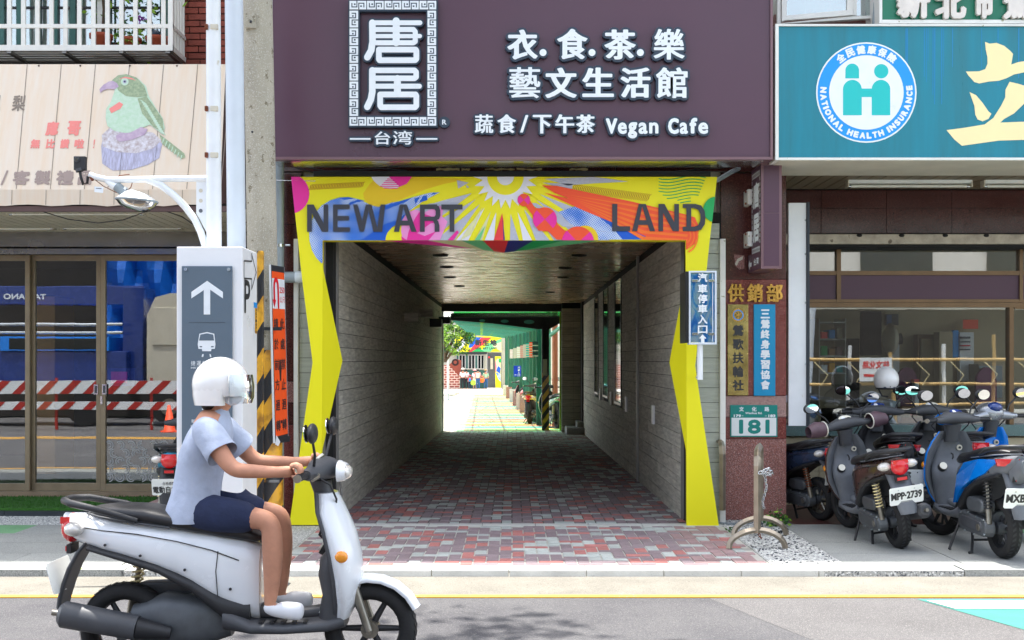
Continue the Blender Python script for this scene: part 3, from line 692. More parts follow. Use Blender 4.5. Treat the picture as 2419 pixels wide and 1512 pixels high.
mb = MB(); leaves(mb, (X(333,11.35), 11.35, Z(45,11.35)), (.045,.03,.03), 40, .022, [M['violet']]); mb.build('orchid_flower', parent=t)
t = pot(X(374,11.4), 11.4, zc_, .11, .17, 'potted_plant', 'wide terracotta pot at the right end of the window cage')
mb = MB(); mb.ell((X(367,11.4), 11.4, zc_+.2), (.05,.04,.05), 'navy'); mb.build('ornament', parent=t)
mb = MB(); leaves(mb, (X(330,11.72), 11.56, 5.0), (.5,.03,.6), 200, .05, [M['leaf_light'], M['leaf']]); o = mb.build('climbing_plant'); tag(o, 'light green climbing plant behind the bars of the window cage', 'plant')

# awning: printed banner over a sloping frame
aw = thing('awning', (-5, 10.7, 3.6), 'shop awning printed with pale planks, a green bird and red lettering', 'awning')
aT, aB = (11.0, Z(152, 11.0)), (10.6, Z(448, 10.6))
o_, vv = V(0, aB[0], aB[1]), V(0, aT[0]-aB[0], aT[1]-aB[1]); AL = vv.length
AF = frame(o_, (1,0,0), vv)
def AP(px, py):   # photo pixel -> coordinates on the sloping banner
    t = (py-448)/(152-448.0); d = aB[0]*1.0
    # solve for the point on the plane seen at py
    k = (HY-py)/F; s = (EH+k*aB[0]-aB[1])/((aT[1]-aB[1])-k*(aT[0]-aB[0])); dd = aB[0]+s*(aT[0]-aB[0])
    return (X(px, dd), s*AL)
mb = MB(); xr0, xr1 = X(533,11.0), X(520,10.6)
mb.add([(-7.5, aB[0], aB[1]), (xr1, aB[0], aB[1]), (xr0, aT[0], aT[1]), (-7.5, aT[0], aT[1])], [(0,1,2,3)], 'wood_print')
hem = [(-7.5+i*(xr1+7.5)/48, 10.6, Z(488,10.6)+.018*abs(math.sin(i*.66))) for i in range(49)]
top = [(-7.5+i*(xr1+7.5)/48, 10.6, aB[1]) for i in range(49)]
mb.add(hem+top, [(i, i+1, 50+i, 49+i) for i in range(48)], 'wood_print'); mb.build('banner', parent=aw)
mb = MB()
for k in range(-1, 9):   # printed plank joints
    px = 467-k*80.5; a = AP(px, 153); b = AP(px-(px-467)*0-26, 447)
    px2 = px-26
    mb.poly(AF, [(a[0]-.003, a[1]), (a[0]+.003, a[1]), (b[0]+.003, b[1]), (b[0]-.003, b[1])], .003, 0, 'print_line')
    mb.poly(fr(10.6), P2([(px2-10-.5, 449), (px2-10+.7, 449), (px2-11+.7, 484), (px2-11-.5, 484)], 10.6), .003, 0, 'print_line')
mb.build('plank_print', parent=aw)
mb = MB(); mb.add([(xr1+.002, 10.6, Z(480,10.6)), (xr1+.002, 12.1, Z(480,10.6)), (xr0+.002, 11.4, aT[1]), (xr0+.002, 11.0, aT[1])], [(0,1,2,3)], 'brown_cloth')
mb.box(-7.5, xr1+.05, 10.62, 10.66, Z(499,10.6), Z(486,10.6), 'brown_cloth'); mb.build('side_cloth', parent=aw)
# bird print
bird = MB()
def bp(pts, ma, off): bird.poly(AF, [AP(a*.2687, b*.2687) for a, b in pts], off, 0, ma)
mat('bird_green', (150,180,150), .5, var=.25, vs=30, col2=(190,208,192)); mat('bird_olive', (146,158,126), .5, var=.25, vs=40, col2=(118,140,108)); mat('beak', (146,124,150), .5, var=.2, vs=20, col2=(190,170,186)); mat('log', (166,166,190), .5, var=.3, vs=24, stretch=(3,1,.4), col2=(140,136,152)); mat('log_edge', (140,124,122), .5, var=.3, vs=30, col2=(214,214,222))  # print colours paled, the sky's washed-out reflection put into them
bp([(890,1290),(900,1440),(990,1500),(1150,1495),(1300,1450),(1400,1390),(1425,1270),(1380,1200),(1200,1150),(1000,1160),(910,1190)], 'log', .003)
bp([(895,1190),(905,1290),(1030,1340),(1200,1350),(1340,1310),(1420,1240),(1350,1170),(1150,1130),(960,1130)], 'log_edge', .004)
bp([(1400,1180),(1480,1240),(1620,1350),(1630,1385),(1600,1400),(1430,1270)], 'bird_olive', .0045)
bp([(1010,800),(975,900),(935,960),(930,1040),(945,1110),(1010,1155),(1120,1175),(1240,1130),(1320,1100),(1430,1185),(1450,1130),(1430,1040),(1370,950),(1310,850),(1285,760),(1210,690),(1100,655),(1020,680),(985,730)], 'bird_green', .005)
bp([(985,710),(1040,665),(1110,655),(1200,685),(1270,760),(1300,850),(1210,860),(1110,850),(1040,800),(1020,740)], 'bird_olive', .006)
bp([(1210,870),(1290,850),(1370,960),(1430,1050),(1445,1180),(1350,1120),(1250,1000)], 'bird_olive', .006)
bp([(995,715),(960,720),(910,750),(875,790),(885,822),(905,800),(950,785),(1010,790),(1045,765),(1030,735)], 'beak', .0065)
bp([(1020,1195),(1060,1175),(1150,1170),(1240,1120),(1300,1140),(1270,1190),(1150,1235),(1060,1250),(1025,1230)], 'beak', .0065)
bp([(960,960),(1050,900),(1085,920),(1060,960),(980,1000)], 'coral_print', .0065)
bp(circ(1098,722,34,16), 'bird_green', .007); bp(circ(1098,722,17,14), 'log', .0075); bp(circ(1098,722,9,12), 'navy', .008)
bp([(1045,700),(1100,680),(1160,690),(1200,715),(1150,700),(1100,692)], 'coral_print', .0075)
for i in range(16):
    a = 1240+i*11; b = 880+i*18
    bp([(a,b),(a+55,b+40),(a+50,b+46),(a-5,b+8)], 'bird_green', .0068)
for i in range(7):
    a = 1440+i*26; b = 1215+i*25; bp([(a,b),(a+8,b+4),(a-10,b+50),(a-16,b+46)], 'bird_green', .0055)
bird.build('bird_print', parent=aw)
def atext(s, x0, y0, x1, y1, ma, **k):
    p, q = AP(x0*.2687, y1*.2687), AP(x1*.2687, y0*.2687)
    mb = MB(); text(mb, s, AF, (p[0], p[1], q[0], q[1]), .004, ma, **k); mb.build('lettering', parent=aw)
atext('鷹', 395,1070,525,1195, 'coral_print', bold=.03); atext('哥', 585,1065,720,1195, 'coral_print', bold=.04)
for c, a, b in (('無',265,360),('比',400,490),('讚',525,615),('啦',650,745),('!',820,835)): atext(c, a, 1225, b, 1308, 'coral_print', bold=.04)
for c, a, b in (('梨',100,235),('鳳',-80,15)): atext(c, a, 840, b, 978, 'print_line', bold=.02)
def ztext(s, x0, y0, x1, y1, ma, **k):   # region-2 zoom pixels
    ax, ay, bx, by = x0*.2942, 387+y0*.2942, x1*.2942, 387+y1*.2942
    p, q = AP(ax, by), AP(bx, ay); mb = MB(); text(mb, s, AF, (p[0], p[1], q[0], q[1]), .004, ma, **k); mb.build('lettering', parent=aw)
for c, a, b in (('客',95,250),('製',270,415),('禮',445,600),('品',620,745)): ztext(c, a, 55, b, 172, 'taupe_print', bold=.045)
ztext('/', 5, 55, 70, 172, 'taupe_print', bold=.02)
for px in (92, 190, 307, 418): mb = MB(); a = AP(px, 156); p = AF[0]+AF[1]*a[0]+AF[2]*a[1]+AF[3]*.004; mb.ell(tuple(p), .009, 'brown_cloth', 8, 5); mb.build('eyelet', parent=aw)
# soffit under the awning
sf = thing('soffit', (-5, 11.5, 2.9), 'cream slatted soffit over the left shop front', 'soffit')
zs = 2.91; k = 0; x = -7.0
while x < -2.5:
    mb = MB(); mb.hexa([(x,10.7,zs),(x+.093,10.7,zs),(x+.093-.0,12.5,zs),(x,12.5,zs),(x,10.7,zs+.02),(x+.093,10.7,zs+.02),(x+.093,12.5,zs+.02),(x,12.5,zs+.02)], 'soffit_cream'); mb.build('soffit_board', parent=sf); x += .104
mb = MB(); mb.box(-7.5, -2.4, 10.7, 12.7, zs+.025, zs+.06, 'dark_gap'); mb.build('soffit_core', parent=sf)
mb = MB(); mb.box(-7.5, -2.42, 12.5, 12.56, Z(583,12.5), zs, 'steel_panel'); mb.build('fascia', parent=lb)
mb = MB(); mb.box(-7.5, -2.42, 12.47, 12.499, Z(601,12.5), Z(588,12.5), 'steel_panel'); mb.box(-2.75, -2.42, 12.4, 12.7, 0, 2.93, 'cream_panel'); mb.build('door_rail_cover', parent=lb)
def batten(px0, px1, py, d, label, grp, reflector=True):
    z = Z(py, d); x0, x1 = X(px0, d), X(px1, d); t = thing('fluorescent_light', ((x0+x1)/2, d, z), label, 'light', grp)
    mb = MB(); mb.hexa([(x0,d-.03,z+.03),(x1,d-.03,z+.03),(x1,d+.03,z+.03),(x0,d+.03,z+.03),(x0,d-.06,z+.06),(x1,d-.06,z+.06),(x1,d+.06,z+.06),(x0,d+.06,z+.06)], 'frame_white')
    mb.box(x0-.012, x0, d-.05, d+.05, z-.01, z+.06, 'cream_panel'); mb.box(x1, x1+.012, d-.05, d+.05, z-.01, z+.06, 'cream_panel'); mb.build('housing', parent=t)
    mb = MB(); mb.cyl((x0+.03,d,z+.005), (x1-.03,d,z+.005), .015, n=12, ma='tube_white'); mb.cyl((x0,d,z+.005), (x0+.03,d,z+.005), .017, n=12, ma='chrome'); mb.cyl((x1-.03,d,z+.005), (x1,d,z+.005), .017, n=12, ma='chrome'); mb.build('tube', parent=t)
batten(-60, 127, 541, 12.2, 'fluorescent tube under the left soffit, cut by the left picture edge', 'fluorescent lights under the left soffit')
batten(150, 428, 540, 12.2, 'long fluorescent tube under the left soffit above the glass doors', 'fluorescent lights under the left soffit')
batten(22, 340, 506, 11.0, 'thin fluorescent batten close behind the awning hem', 'fluorescent lights under the left soffit')
mb = MB(); mb.tube([(X(a,10.75), 10.75, Z(b,10.75)) for a, b in ((100,500),(160,518),(230,527),(290,520),(345,500),(385,497),(430,512),(455,530))], .005, 5, 'plastic_black'); o = mb.build('cable'); tag(o, 'black cable sagging beneath the awning hem on the left', 'cable')
# glass doors: fixed leaf, two sliding leaves
gd = 12.6
def leaf(x0, x1, d, y0, y1, label, fw=11, handle=None, lbl_part=None):
    t = thing('glass_door', (X((x0+x1)/2, d), d, Z(y1, d)), label, 'door', 'bronze framed glass shop doors')
    mb = MB(); a = fw
    mb.pbox(x0, y0, x0+a, y1, d, d+.05, 'frame_bronze'); mb.pbox(x1-a, y0, x1, y1, d, d+.05, 'frame_bronze'); mb.pbox(x0+a, y0, x1-a, y0+14, d, d+.05, 'frame_bronze'); mb.pbox(x0+a, y1-17, x1-a, y1, d, d+.05, 'frame_bronze'); mb.build('frame', parent=t, bevel=.003)
    mb = MB(); mb.pbox(x0+a, y0+14, x1-a, y1-17, d+.02, d+.028, 'shop_glass'); mb.build('glass_pane', parent=t)
    if handle:
        mb = MB(); mb.pbox(handle-5, 908, handle+5, 932, d-.012, d, 'chrome'); mb.pbox(handle-3, 911, handle+3, 929, d-.014, d-.012, 'plastic_grey'); mb.build('handle', parent=t, bevel=.004)
    return t
leaf(-140, 70, gd, 602, 1159, 'leftmost glass shop door, cut by the left picture edge')
leaf(72, 238, gd+.06, 602, 1158, 'middle glass shop door with a small oval handle on its right', handle=226)
t = leaf(238, 432, gd, 602, 1160, 'right-hand glass shop door beside the white sign tower', handle=246)
mb = MB(); mb.pbox(236.5, 936, 242, 956, gd-.012, gd, 'chrome'); mb.build('lock', parent=t, bevel=.003)
# frosted wave pattern on the right leaf
mb = MB()
mat('frost', (170,172,172), .8, var=0)
for row in range(5):
    for c in range(6):
        cx, cy = 256+c*26+(row%2)*12, 1052+row*19
        if cx > 410: continue
        f_ = fr(gd+.018); r0 = random.choice([0,1,2,3])*math.pi/2
        for rr in (3.5, 8.5):
            ring(mb, f_, (X(cx,gd), Z(cy,gd)), rr*gd/F, (rr+2.6)*gd/F, .001, 0, 'frost', n=12, a0=r0, a1=r0+math.pi*1.25)
mb.build('frosted_pattern', parent=t)
mb = MB(); mb.box(-7.5, -2.42, gd-.1, gd+.15, .095, .15, 'frame_bronze'); mb.build('threshold', parent=lb)
# dark shop interior
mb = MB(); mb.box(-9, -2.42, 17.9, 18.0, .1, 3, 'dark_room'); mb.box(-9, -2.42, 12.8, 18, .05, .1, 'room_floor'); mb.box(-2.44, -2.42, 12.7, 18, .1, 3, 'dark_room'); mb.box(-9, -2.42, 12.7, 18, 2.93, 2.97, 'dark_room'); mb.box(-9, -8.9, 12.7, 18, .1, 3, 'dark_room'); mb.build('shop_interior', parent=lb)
mb = MB(); mb.pbox(75, 700, 130, 1120, 13.6, 14.2, 'carton'); o = mb.build('cupboard', bevel=.01); tag(o, 'tall brown cupboard standing inside the left shop', 'cupboard')
mb = MB(); mb.pbox(255, 870, 318, 912, 12.75, 12.8, 'art_navy'); mb.pbox(262, 878, 300, 905, 12.745, 12.75, 'art_pink'); o = mb.build('leaflet_board'); tag(o, 'small purple picture board behind the right glass door', 'picture')
# ================================================================ yellow arch
DA = 11.0; FA = fr(DA)
ar = thing('archway', (0, 11.05, 0), 'folded bright yellow arch printed with a sun and abstract shapes at the passage mouth', 'archway')
hp = [(687.5,418),(1693.5,418),(1676,568),(703.5,568)]
mb = MB(); mb.poly(FA, P2(hp, DA), 0, .16, 'arch_yellow'); header = mb.build('header_panel', parent=ar)
def leg(front, crease, facet, tipd):
    mb = MB(); mb.poly(FA, P2(front, DA), 0, .05, 'arch_yellow')
    a, t, b = facet; A_ = V(X(a[0],DA), DA, Z(a[1],DA)); B_ = V(X(b[0],DA), DA, Z(b[1],DA)); T_ = V(X(t[0],tipd), tipd, Z(t[1],tipd))
    bk = V(X((a[0]+b[0])/2,DA), tipd, T_.z)
    mb.add([A_, T_, B_, bk], [(0,1,2), (0,3,1), (1,3,2)], 'arch_yellow')
    mb.build('leg_panel', parent=ar)
leg([(703.5,568),(762,568),(762,640),(758.6,1240),(683,1240),(738,856),(713,657)], None, [(762,630),(808.8,851.6),(758.6,1075)], 11.22)
leg([(1619.4,568),(1676,568),(1664,680),(1641.6,864),(1697.5,1242),(1621.8,1242)], None, [(1619.4,645),(1580.6,856),(1620.8,1070)], 11.22)
A = lambda zx, zy: (667.4+zx*.2239, 367.5+zy*.2239)
B = lambda zx, zy: (1160.6+zx*.2399, 367.5+zy*.2399)
art = MB()
def lay(pts, ma, k, leg_ok=False):
    """flat print clipped to the header (and, if leg_ok, to the upper part of the legs); k = layer"""
    p = P2(pts, DA)
    if sum(p[i][0]*p[(i+1)%len(p)][1]-p[(i+1)%len(p)][0]*p[i][1] for i in range(len(p))) < 0: p = p[::-1]
    c = P2([(687.5,418),(683+20,568),(1676,568),(1693.5,418)], DA)
    def cl(q, poly):
        for i in range(len(poly)):
            if len(q) < 3: return []
            q = clip(q, poly[i], poly[(i+1)%len(poly)])
        return q
    q = cl(p, c)
    if len(q) > 2: art.poly(FA, q, .0012*k, 0, ma)
    if leg_ok:
        for c in ([(703.5,568),(713,657),(761.9,657),(761.9,568)], [(1619.5,568),(1619.5,680),(1664,680),(1676,568)]):
            q = cl(p, P2(c, DA))
            if len(q) > 2: art.poly(FA, q, .0012*k, 0, ma)
SC = (1193.5, 418)
rad = lambda a, r: (SC[0]+r*math.cos(math.radians(a)), SC[1]+r*math.sin(math.radians(a)))
lay([A(850,400),A(862,460),A(895,505),A(950,535),A(1010,545),A(1080,530),A(1160,500),A(1500,360),A(1700,300),A(1960,250),A(1600,232),A(1000,222),A(920,300)], 'art_gold', 1)
# grey sparkling rays and white ones
for a, w, l, m_ in ((171,5,115,'art_lilac'),(163,6,95,'art_lilac'),(154,7,210,'art_lilac'),(143,5,300,'art_lilac'),(133,5,230,'art_lilac'),(124,4,190,'art_white'),(113,3,170,'art_cream'),(104,3.4,160,'art_white'),(82,4.5,170,'art_lilac'),(71,4,175,'art_white'),(60,5,190,'art_lilac'),(48,6,260,'art_lilac'),(37,6,330,'art_lilac'),(27,4,290,'art_lilac'),(9,3,160,'art_lilac')):
    t = rad(a, 88); e1 = rad(a-w, l); e2 = rad(a+w, l); lay([t, e1, e2], m_, 3)
for a, w, l in ((160,2.2,190),(148,2.2,200),(138,2.5,240),(66,2.5,190),(41,2.2,300),(31,1.8,260)):
    t = rad(a, l); lay([rad(a-6, 70), t, rad(a+6, 70)], 'arch_yellow', 4)
lay([B(520,232),B(700,222),B(1000,212),B(1100,222),B(1345,258),B(1000,275),B(745,295),B(640,262)], 'art_lilac', 3)
# blue halftone mass at the left, running down the leg
blue = [(1660,390),(1560,392),(1380,440),(1230,485),(1150,498),(1010,545),(930,525),(870,495),(800,462),(700,440),(600,445),(500,475),(410,530),(345,610),(300,700),(280,800),(285,900),(310,1000),(355,1080),(415,1140),(425,1120),(425,895),(1090,895),(1110,820),(1160,740),(1250,650),(1400,540),(1500,470)]
lay([A(a,b) for a,b in blue], 'art_halftone', 5, True)
lay([A(820,895),A(960,800),A(1080,725),A(1230,670),A(1320,590),A(1250,700),A(1150,760),A(1090,895)], 'art_blue', 6)
lay([A(1660,390),A(1560,420),A(1585,395)], 'art_blue', 6); lay([A(1380,440),A(1230,485),A(1050,540),A(980,640),A(1100,570),A(1300,490)], 'art_blue', 6)
lay([A(700,535),A(760,500),A(870,480),A(800,465),A(700,500)], 'art_blue', 6); lay([A(590,445),A(700,440),A(760,455),A(650,470)], 'art_blue', 6)
lay([A(1390,455),A(1450,440),A(1400,520)], 'art_blue', 7); lay([A(1480,430),A(1520,420),A(1530,470),A(1440,500)], 'art_blue', 7)
lay([A(*p) for p in circ(1240,895,155,24)], 'arch_yellow', 7); lay([A(*p) for p in circ(70,405,212,30)], 'art_pink', 3)
# pink marbled area
lay([A(1250,800),A(1260,690),A(1320,600),A(1440,560),A(1600,530),A(1700,540),A(1680,640),A(1740,700),A(1660,895),A(1270,895)], 'art_rose', 8)
lay([A(1310,895),A(1330,800),A(1400,660),A(1440,600),A(1560,640),A(1640,690),A(1620,800),A(1540,895)], 'art_pink', 9); lay([A(1420,820),A(1560,720),A(1700,690),A(1650,790),A(1500,850)], 'art_rose', 10)
lay([A(1740,895),A(1840,790),A(1860,810),A(1800,895)], 'art_pink', 9); lay([A(1260,895),A(1250,850),A(1310,895)], 'art_pink', 10); lay([A(1390,570),A(1500,530),A(1620,540),A(1500,600)], 'art_lilac', 9)
# white and pink quarter disc at the top
c0 = (1140,125); lay([A(*p) for p in circ(c0[0],c0[1],228,36)], 'art_white', 8); lay([A(1120,225),A(1365,225),A(1310,300),A(1235,330)], 'art_pink', 9)
for i in range(6):
    y = 245+i*19; x = math.sqrt(max(0, 228**2-(y-125)**2)); l_ = max(1140-x, 1120-(y-225)*1.0)
    lay([A(l_+8,y),A(min(1140+x,1150+(y-225)*.9),y+4),A(min(1140+x,1150+(y-225)*.9),y+12),A(l_,y+9)], 'art_pink', 10)
# burst and rings
st = []
for i in range(44): st.append((SC[0]+(76 if i % 2 == 0 else 54)*math.cos(2*math.pi*i/44), SC[1]+(76 if i % 2 == 0 else 54)*math.sin(2*math.pi*i/44)))
lay(st, 'art_white', 6); lay(circ(SC[0],SC[1],43,36), 'arch_yellow', 7); lay(circ(SC[0],SC[1],20,30), 'art_white', 8)
# slivers at the bottom centre
lay([A(2315,610),A(2330,700),A(2335,900),A(2225,900)], 'art_red', 9); lay([A(2318,640),A(2345,900),A(2330,900)], 'art_navy', 10); lay([A(2140,740),A(2080,900),A(2020,900)], 'art_mint', 9); lay([A(2250,600),A(2230,900),A(2130,900)], 'art_white', 8); lay([A(2110,545),A(1990,830),A(1870,900),A(1960,760)], 'art_cream', 8)
# orange comet at the right
lay([B(495,295),B(640,300),B(1400,460),B(1900,580),B(2000,610),B(2040,700),B(2035,770),B(2000,870),B(1915,930),B(1905,828),B(1590,828),B(900,540),B(520,368),B(760,425),B(620,370)], 'art_vermilion', 9, True)
for i in range(6):
    lay([B(700+i*40,380+i*22),B(1500,500+i*60),B(1930,600+i*45),B(1925,622+i*45),B(1480,520+i*62)], 'art_orange', 10, True)
for i in range(3): r = 60+i*34; lay([B(1905+r*math.cos(t/10-1.3), 790+r*1.35*math.sin(t/10-1.3)) for t in range(0,27)]+[B(1905+(r-13)*math.cos(t/10-1.3), 790+(r-13)*1.35*math.sin(t/10-1.3)) for t in range(26,-1,-1)], 'art_orange', 11, True)
lay([B(660,555),B(830,500),B(1050,600),B(1520,790),B(1520,828),B(1010,828),B(940,720),B(800,700)], 'art_halftone', 6)
lay([B(1050,600),B(1520,790),B(1520,828),B(1290,828),B(1200,720)], 'art_blue', 7)
lay([B(380,470),B(440,470),B(820,700),B(1180,760),B(1010,740),B(700,700)], 'art_lilac', 7)
lay([B(*p) for p in circ(920,820,130,24)], 'art_gold', 8)
# pink and orange bead chain
lay([B(300,470),B(370,430),B(430,520),B(520,525),B(620,560),B(650,680),B(720,740),B(900,760),B(1010,830),B(640,830),B(560,750),B(460,740),B(410,640),B(405,590),B(340,505)], 'art_vermilion', 12)
for cx, cy, r in ((318,440,62),(525,630,118),(850,860,160)):
    lay([B(*p) for p in circ(cx,cy,r,28)], 'art_vermilion', 13)
    for q in (0, 2): lay([B(cx,cy)]+[B(cx+r*math.cos(t), cy+r*math.sin(t)) for t in [(-.75+q*.5*math.pi)+j*math.pi/2/8*1.0-math.pi/4+.8 for j in range(9)]], 'art_pink', 14)
# green waves, green disc, fine brown waves
for i in range(9):
    w0, w1 = 1645+max(0,i-4)*40, 2110-i*12; pts = [(w0+(w1-w0)*j/16, 215+i*28+18*math.sin((w0+(w1-w0)*j/16)*.0125-1.2)+i*3) for j in range(17)]
    if i > 6: pts = pts[4:13]
    lay([B(a,b) for a,b in pts]+[B(a,b+9) for a,b in reversed(pts)], 'art_green', 3)
lay([B(*p) for p in circ(2210,535,128,28)], 'art_green', 12)
def waves(T, x0, x1, yf, n, h, ma='art_brown'):
    for i in range(n):
        x = x0+(x1-x0)*i/n; y = yf(x); pts = [(x+h*.9*j/6-h*.45+10*math.sin(j), y-h*(j/6-.5)) for j in range(7)]
        lay([T(a,b) for a,b in pts]+[T(a+6,b) for a,b in reversed(pts)], ma, 4)
waves(A, 290, 860, lambda x: 335-(x-290)*.05, 34, 60); waves(B, 800, 1560, lambda x: 320+(x-800)*.13, 44, 70); waves(B, 830, 1010, lambda x: 730, 12, 60); waves(A, 1120, 1230, lambda x: 830, 8, 60)
tag(art.build('printed_artwork', parent=ar), kind='stuff')
# letters
def let(parts_, T, off=18):
    mb = MB(); k = 0
    for p in parts_:
        mb.poly(FA, P2([T(a,b) for a,b in p], DA), .0012*off+k*.0003, 0, 'art_char'); k += 1
    mb.build('letter', parent=ar)
def R(x0,y0,x1,y1): return [(x0,y0),(x1,y0),(x1,y1),(x0,y1)]
t0, b0 = 520, 808
let([R(262,t0,312,b0), R(436,t0,485,b0), [(262,t0),(330,t0),(485,b0),(418,b0)]], A)
let([R(535,t0,583,b0), R(535,t0,712,570), R(535,640,705,688), R(535,760,715,b0)], A)
let([[(745,t0),(795,t0),(862,760),(862,b0),(815,b0)], [(862,b0),(815,b0),(880,t0),(925,t0)], [(895,t0),(940,t0),(1000,760),(1010,b0),(960,b0)], [(962,b0),(1052,b0),(1085,t0),(1035,t0),(1000,770)]], A)
let([[(1238,t0),(1312,t0),(1415,b0),(1360,b0),(1275,550),(1230,b0),(1176,b0)], R(1240,690,1360,740)], A)
let([R(1450,t0,1500,b0), R(1450,t0,1630,568), [(1610,t0),(1650,540),(1664,580),(1664,640),(1650,675),(1610,690),(1600,650),(1616,630),(1616,590),(1600,560)], R(1450,648,1630,692), [(1600,680),(1640,690),(1655,740),(1655,b0),(1605,b0),(1605,730),(1590,695)]], A)
let([R(1675,t0,1898,572), R(1762,t0,1812,b0)], A)
t0, b0 = 480, 748
let([R(1186,t0,1236,b0), R(1186,700,1362,b0)], B)
let([[(1448,t0),(1516,t0),(1608,b0),(1556,b0),(1480,505),(1432,b0),(1382,b0)], R(1440,640,1560,686)], B)
let([R(1640,t0,1686,b0), R(1796,t0,1842,b0), [(1640,t0),(1700,t0),(1842,b0),(1782,b0)]], B)
let([R(1880,t0,2010,520), R(1915,t0,1962,b0), R(1880,704,2010,b0), [(2000,t0),(2060,495),(2095,550),(2102,614),(2095,680),(2060,733),(2000,b0),(1990,705),(2030,690),(2050,650),(2054,614),(2050,575),(2030,538),(1990,520)]], B)
# printed fold under the header
mb = MB(); fz = Z(568, DA); e = [(900,568),(1010,568),(1090,568),(1140,568),(1200,568),(1260,568),(1330,568),(1420,568)]; tip = V(X(1191,11.5), 11.5, Z(597,11.5))
cols = ['art_pink','art_cream','art_mint','art_red','art_navy','art_green','art_mint']
for i in range(7):
    a, b = e[i], e[i+1]; mb.add([(X(a[0],DA), DA+.003, fz-.002), (X(b[0],DA), DA+.003, fz-.002), tuple(tip+V((i-3)*.10,0,abs(i-3)*.012)), tuple(tip+V((i-4)*.10,0,abs(i-4)*.012))], [(0,1,2,3)], cols[i])
mb.add([(X(900,DA),DA,fz),(X(1420,DA),DA,fz),(X(1420,DA),DA+.5,fz+.05),(X(900,DA),DA+.5,fz+.05)], [(0,1,2,3)], 'arch_yellow')
mb.build('folded_underside', parent=ar)

# ================================================================ purple sign
DP = 10.5; FP = fr(DP)
ps = thing('shop_sign', (0, 10.6, 4), 'large dark purple sign with a white framed two-character logo and vegan cafe lettering', 'sign')
mb = MB(); mb.box(X(644,DP), X(1818,DP), DP, 10.9, Z(372,DP), 6.6, 'purple_panel'); mb.build('panel', parent=ps)
mb = MB(); mb.box(X(644,DP), X(1824,DP), DP-.02, 10.9, Z(378,DP), Z(371.6,DP), 'purple_trim'); mb.box(X(1818.2,DP), X(1824,DP), DP-.02, 10.9, Z(371,DP), 6.6, 'purple_trim')
mb.box(X(640,DP), X(643.8,DP), DP-.01, 10.9, Z(378,DP), 6.6, 'white_metal'); mb.build('trim', parent=ps)
mb = MB(); mb.box(X(645,10.6), X(1800,10.6), 10.55, 10.88, Z(378,DP)-.004, Z(378,DP)+.01, 'chrome'); mb.build('underside', parent=ps)
C1 = lambda zx, zy: ((660+zx*.26457)*.9672, zy*.2559)
C2 = lambda zx, zy: ((1140+zx*.3142)*.9672, zy*.3039)
# meander frame
mb = MB(); o4 = [P2([C1(a,b) for a,b in r], DP) for r in ([(728,18),(1548,18),(1548,125),(728,125)], [(728,1080),(1548,1080),(1548,1188),(728,1188)], [(728,125),(832,125),(832,1080),(728,1080)], [(1442,125),(1548,125),(1548,1080),(1442,1080)])]
for q in o4: mb.poly(FP, q, .06, .06, 'navy')
mb.build('logo_frame', parent=ps)
def zrect(mb, T, x0, y0, x1, y1, ma, off, th=0, D_=DP, f=FP): mb.poly(f, P2([T(x0,y0),T(x1,y0),T(x1,y1),T(x0,y1)], D_), off, th, ma)
def zline(mb, T, pts, w, ma, off):
    for i in range(len(pts)-1):
        (a, b), (c, d) = pts[i], pts[i+1]; h = w/2
        zrect(mb, T, min(a,c)-h, min(b,d)-h, max(a,c)+h, max(b,d)+h, ma, off+i*.0002)
for row, y in enumerate((30, 1096)):
    for k in range(5):
        x = 740+k*160.5; mb = MB(); zrect(mb, C1, x, y, x+153, y+78, 'sign_white', .066, .004)
        zline(mb, C1, [(x+22,y+24),(x+22,y+56),(x+68,y+56),(x+68,y+4)], 9, 'navy', .0665); zrect(mb, C1, x+40, y+24, x+56, y+38, 'navy', .067)
        zline(mb, C1, [(x+85,y+74),(x+85,y+22),(x+132,y+22),(x+132,y+56)], 9, 'navy', .0665); zrect(mb, C1, x+98, y+42, x+114, y+56, 'navy', .067); mb.build('meander_tile', parent=ps)
for col, x in enumerate((740, 1455)):
    for k in range(6):
        y = 120+k*162.5; mb = MB(); zrect(mb, C1, x, y, x+79, y+153, 'sign_white', .066, .004)
        zline(mb, C1, [(x+24,y+24),(x+56,y+24),(x+56,y+66),(x+4,y+66)], 9, 'navy', .0665); zrect(mb, C1, x+24, y+42, x+38, y+56, 'navy', .067)
        zline(mb, C1, [(x+75,y+86),(x+24,y+86),(x+24,y+130),(x+56,y+130)], 9, 'navy', .0665); zrect(mb, C1, x+40, y+98, x+56, y+112, 'navy', .067); mb.build('meander_tile', parent=ps)
def big(strokes):
    mb = MB()
    for pts, w in strokes:
        p = P2([C1(a,b) for a,b in pts], DP); s = .2559*DP/F
        stroke(mb, FP, p, (w+32)*s, .05, .05, 'navy'); stroke(mb, FP, p, w*s, .056, .008, 'sign_white')
    mb.build('character', parent=ps)
cz = lambda x0,y0,x1,y1: [(x0,y0),(x1,y0),(x1,y1),(x0,y1),(x0,y0)]
big([([(1167,210),(1167,412)],64), ([(945,228),(1385,228)],44), ([(948,228),(950,400),(938,480),(902,545)],60), ([(985,290),(1325,290),(1342,310),(1342,400),(1325,412),(985,412)],46), ([(985,350),(1385,350)],38), ([(1010,474),(1345,474),(1352,485),(1352,560),(1340,572),(1015,572),(1008,562),(1008,474)],52)])
big([([(945,665),(1335,665),(1350,680),(1350,725),(1335,738),(985,738)],50), ([(948,665),(948,860),(935,930),(902,1000)],60), ([(985,810),(1380,810)],46), ([(1178,740),(1178,880)],64), ([(1025,886),(1345,886),(1352,900),(1352,990),(1340,1004),(1030,1004),(1020,990),(1020,886)],52)])
f3 = fr(DP-.05)
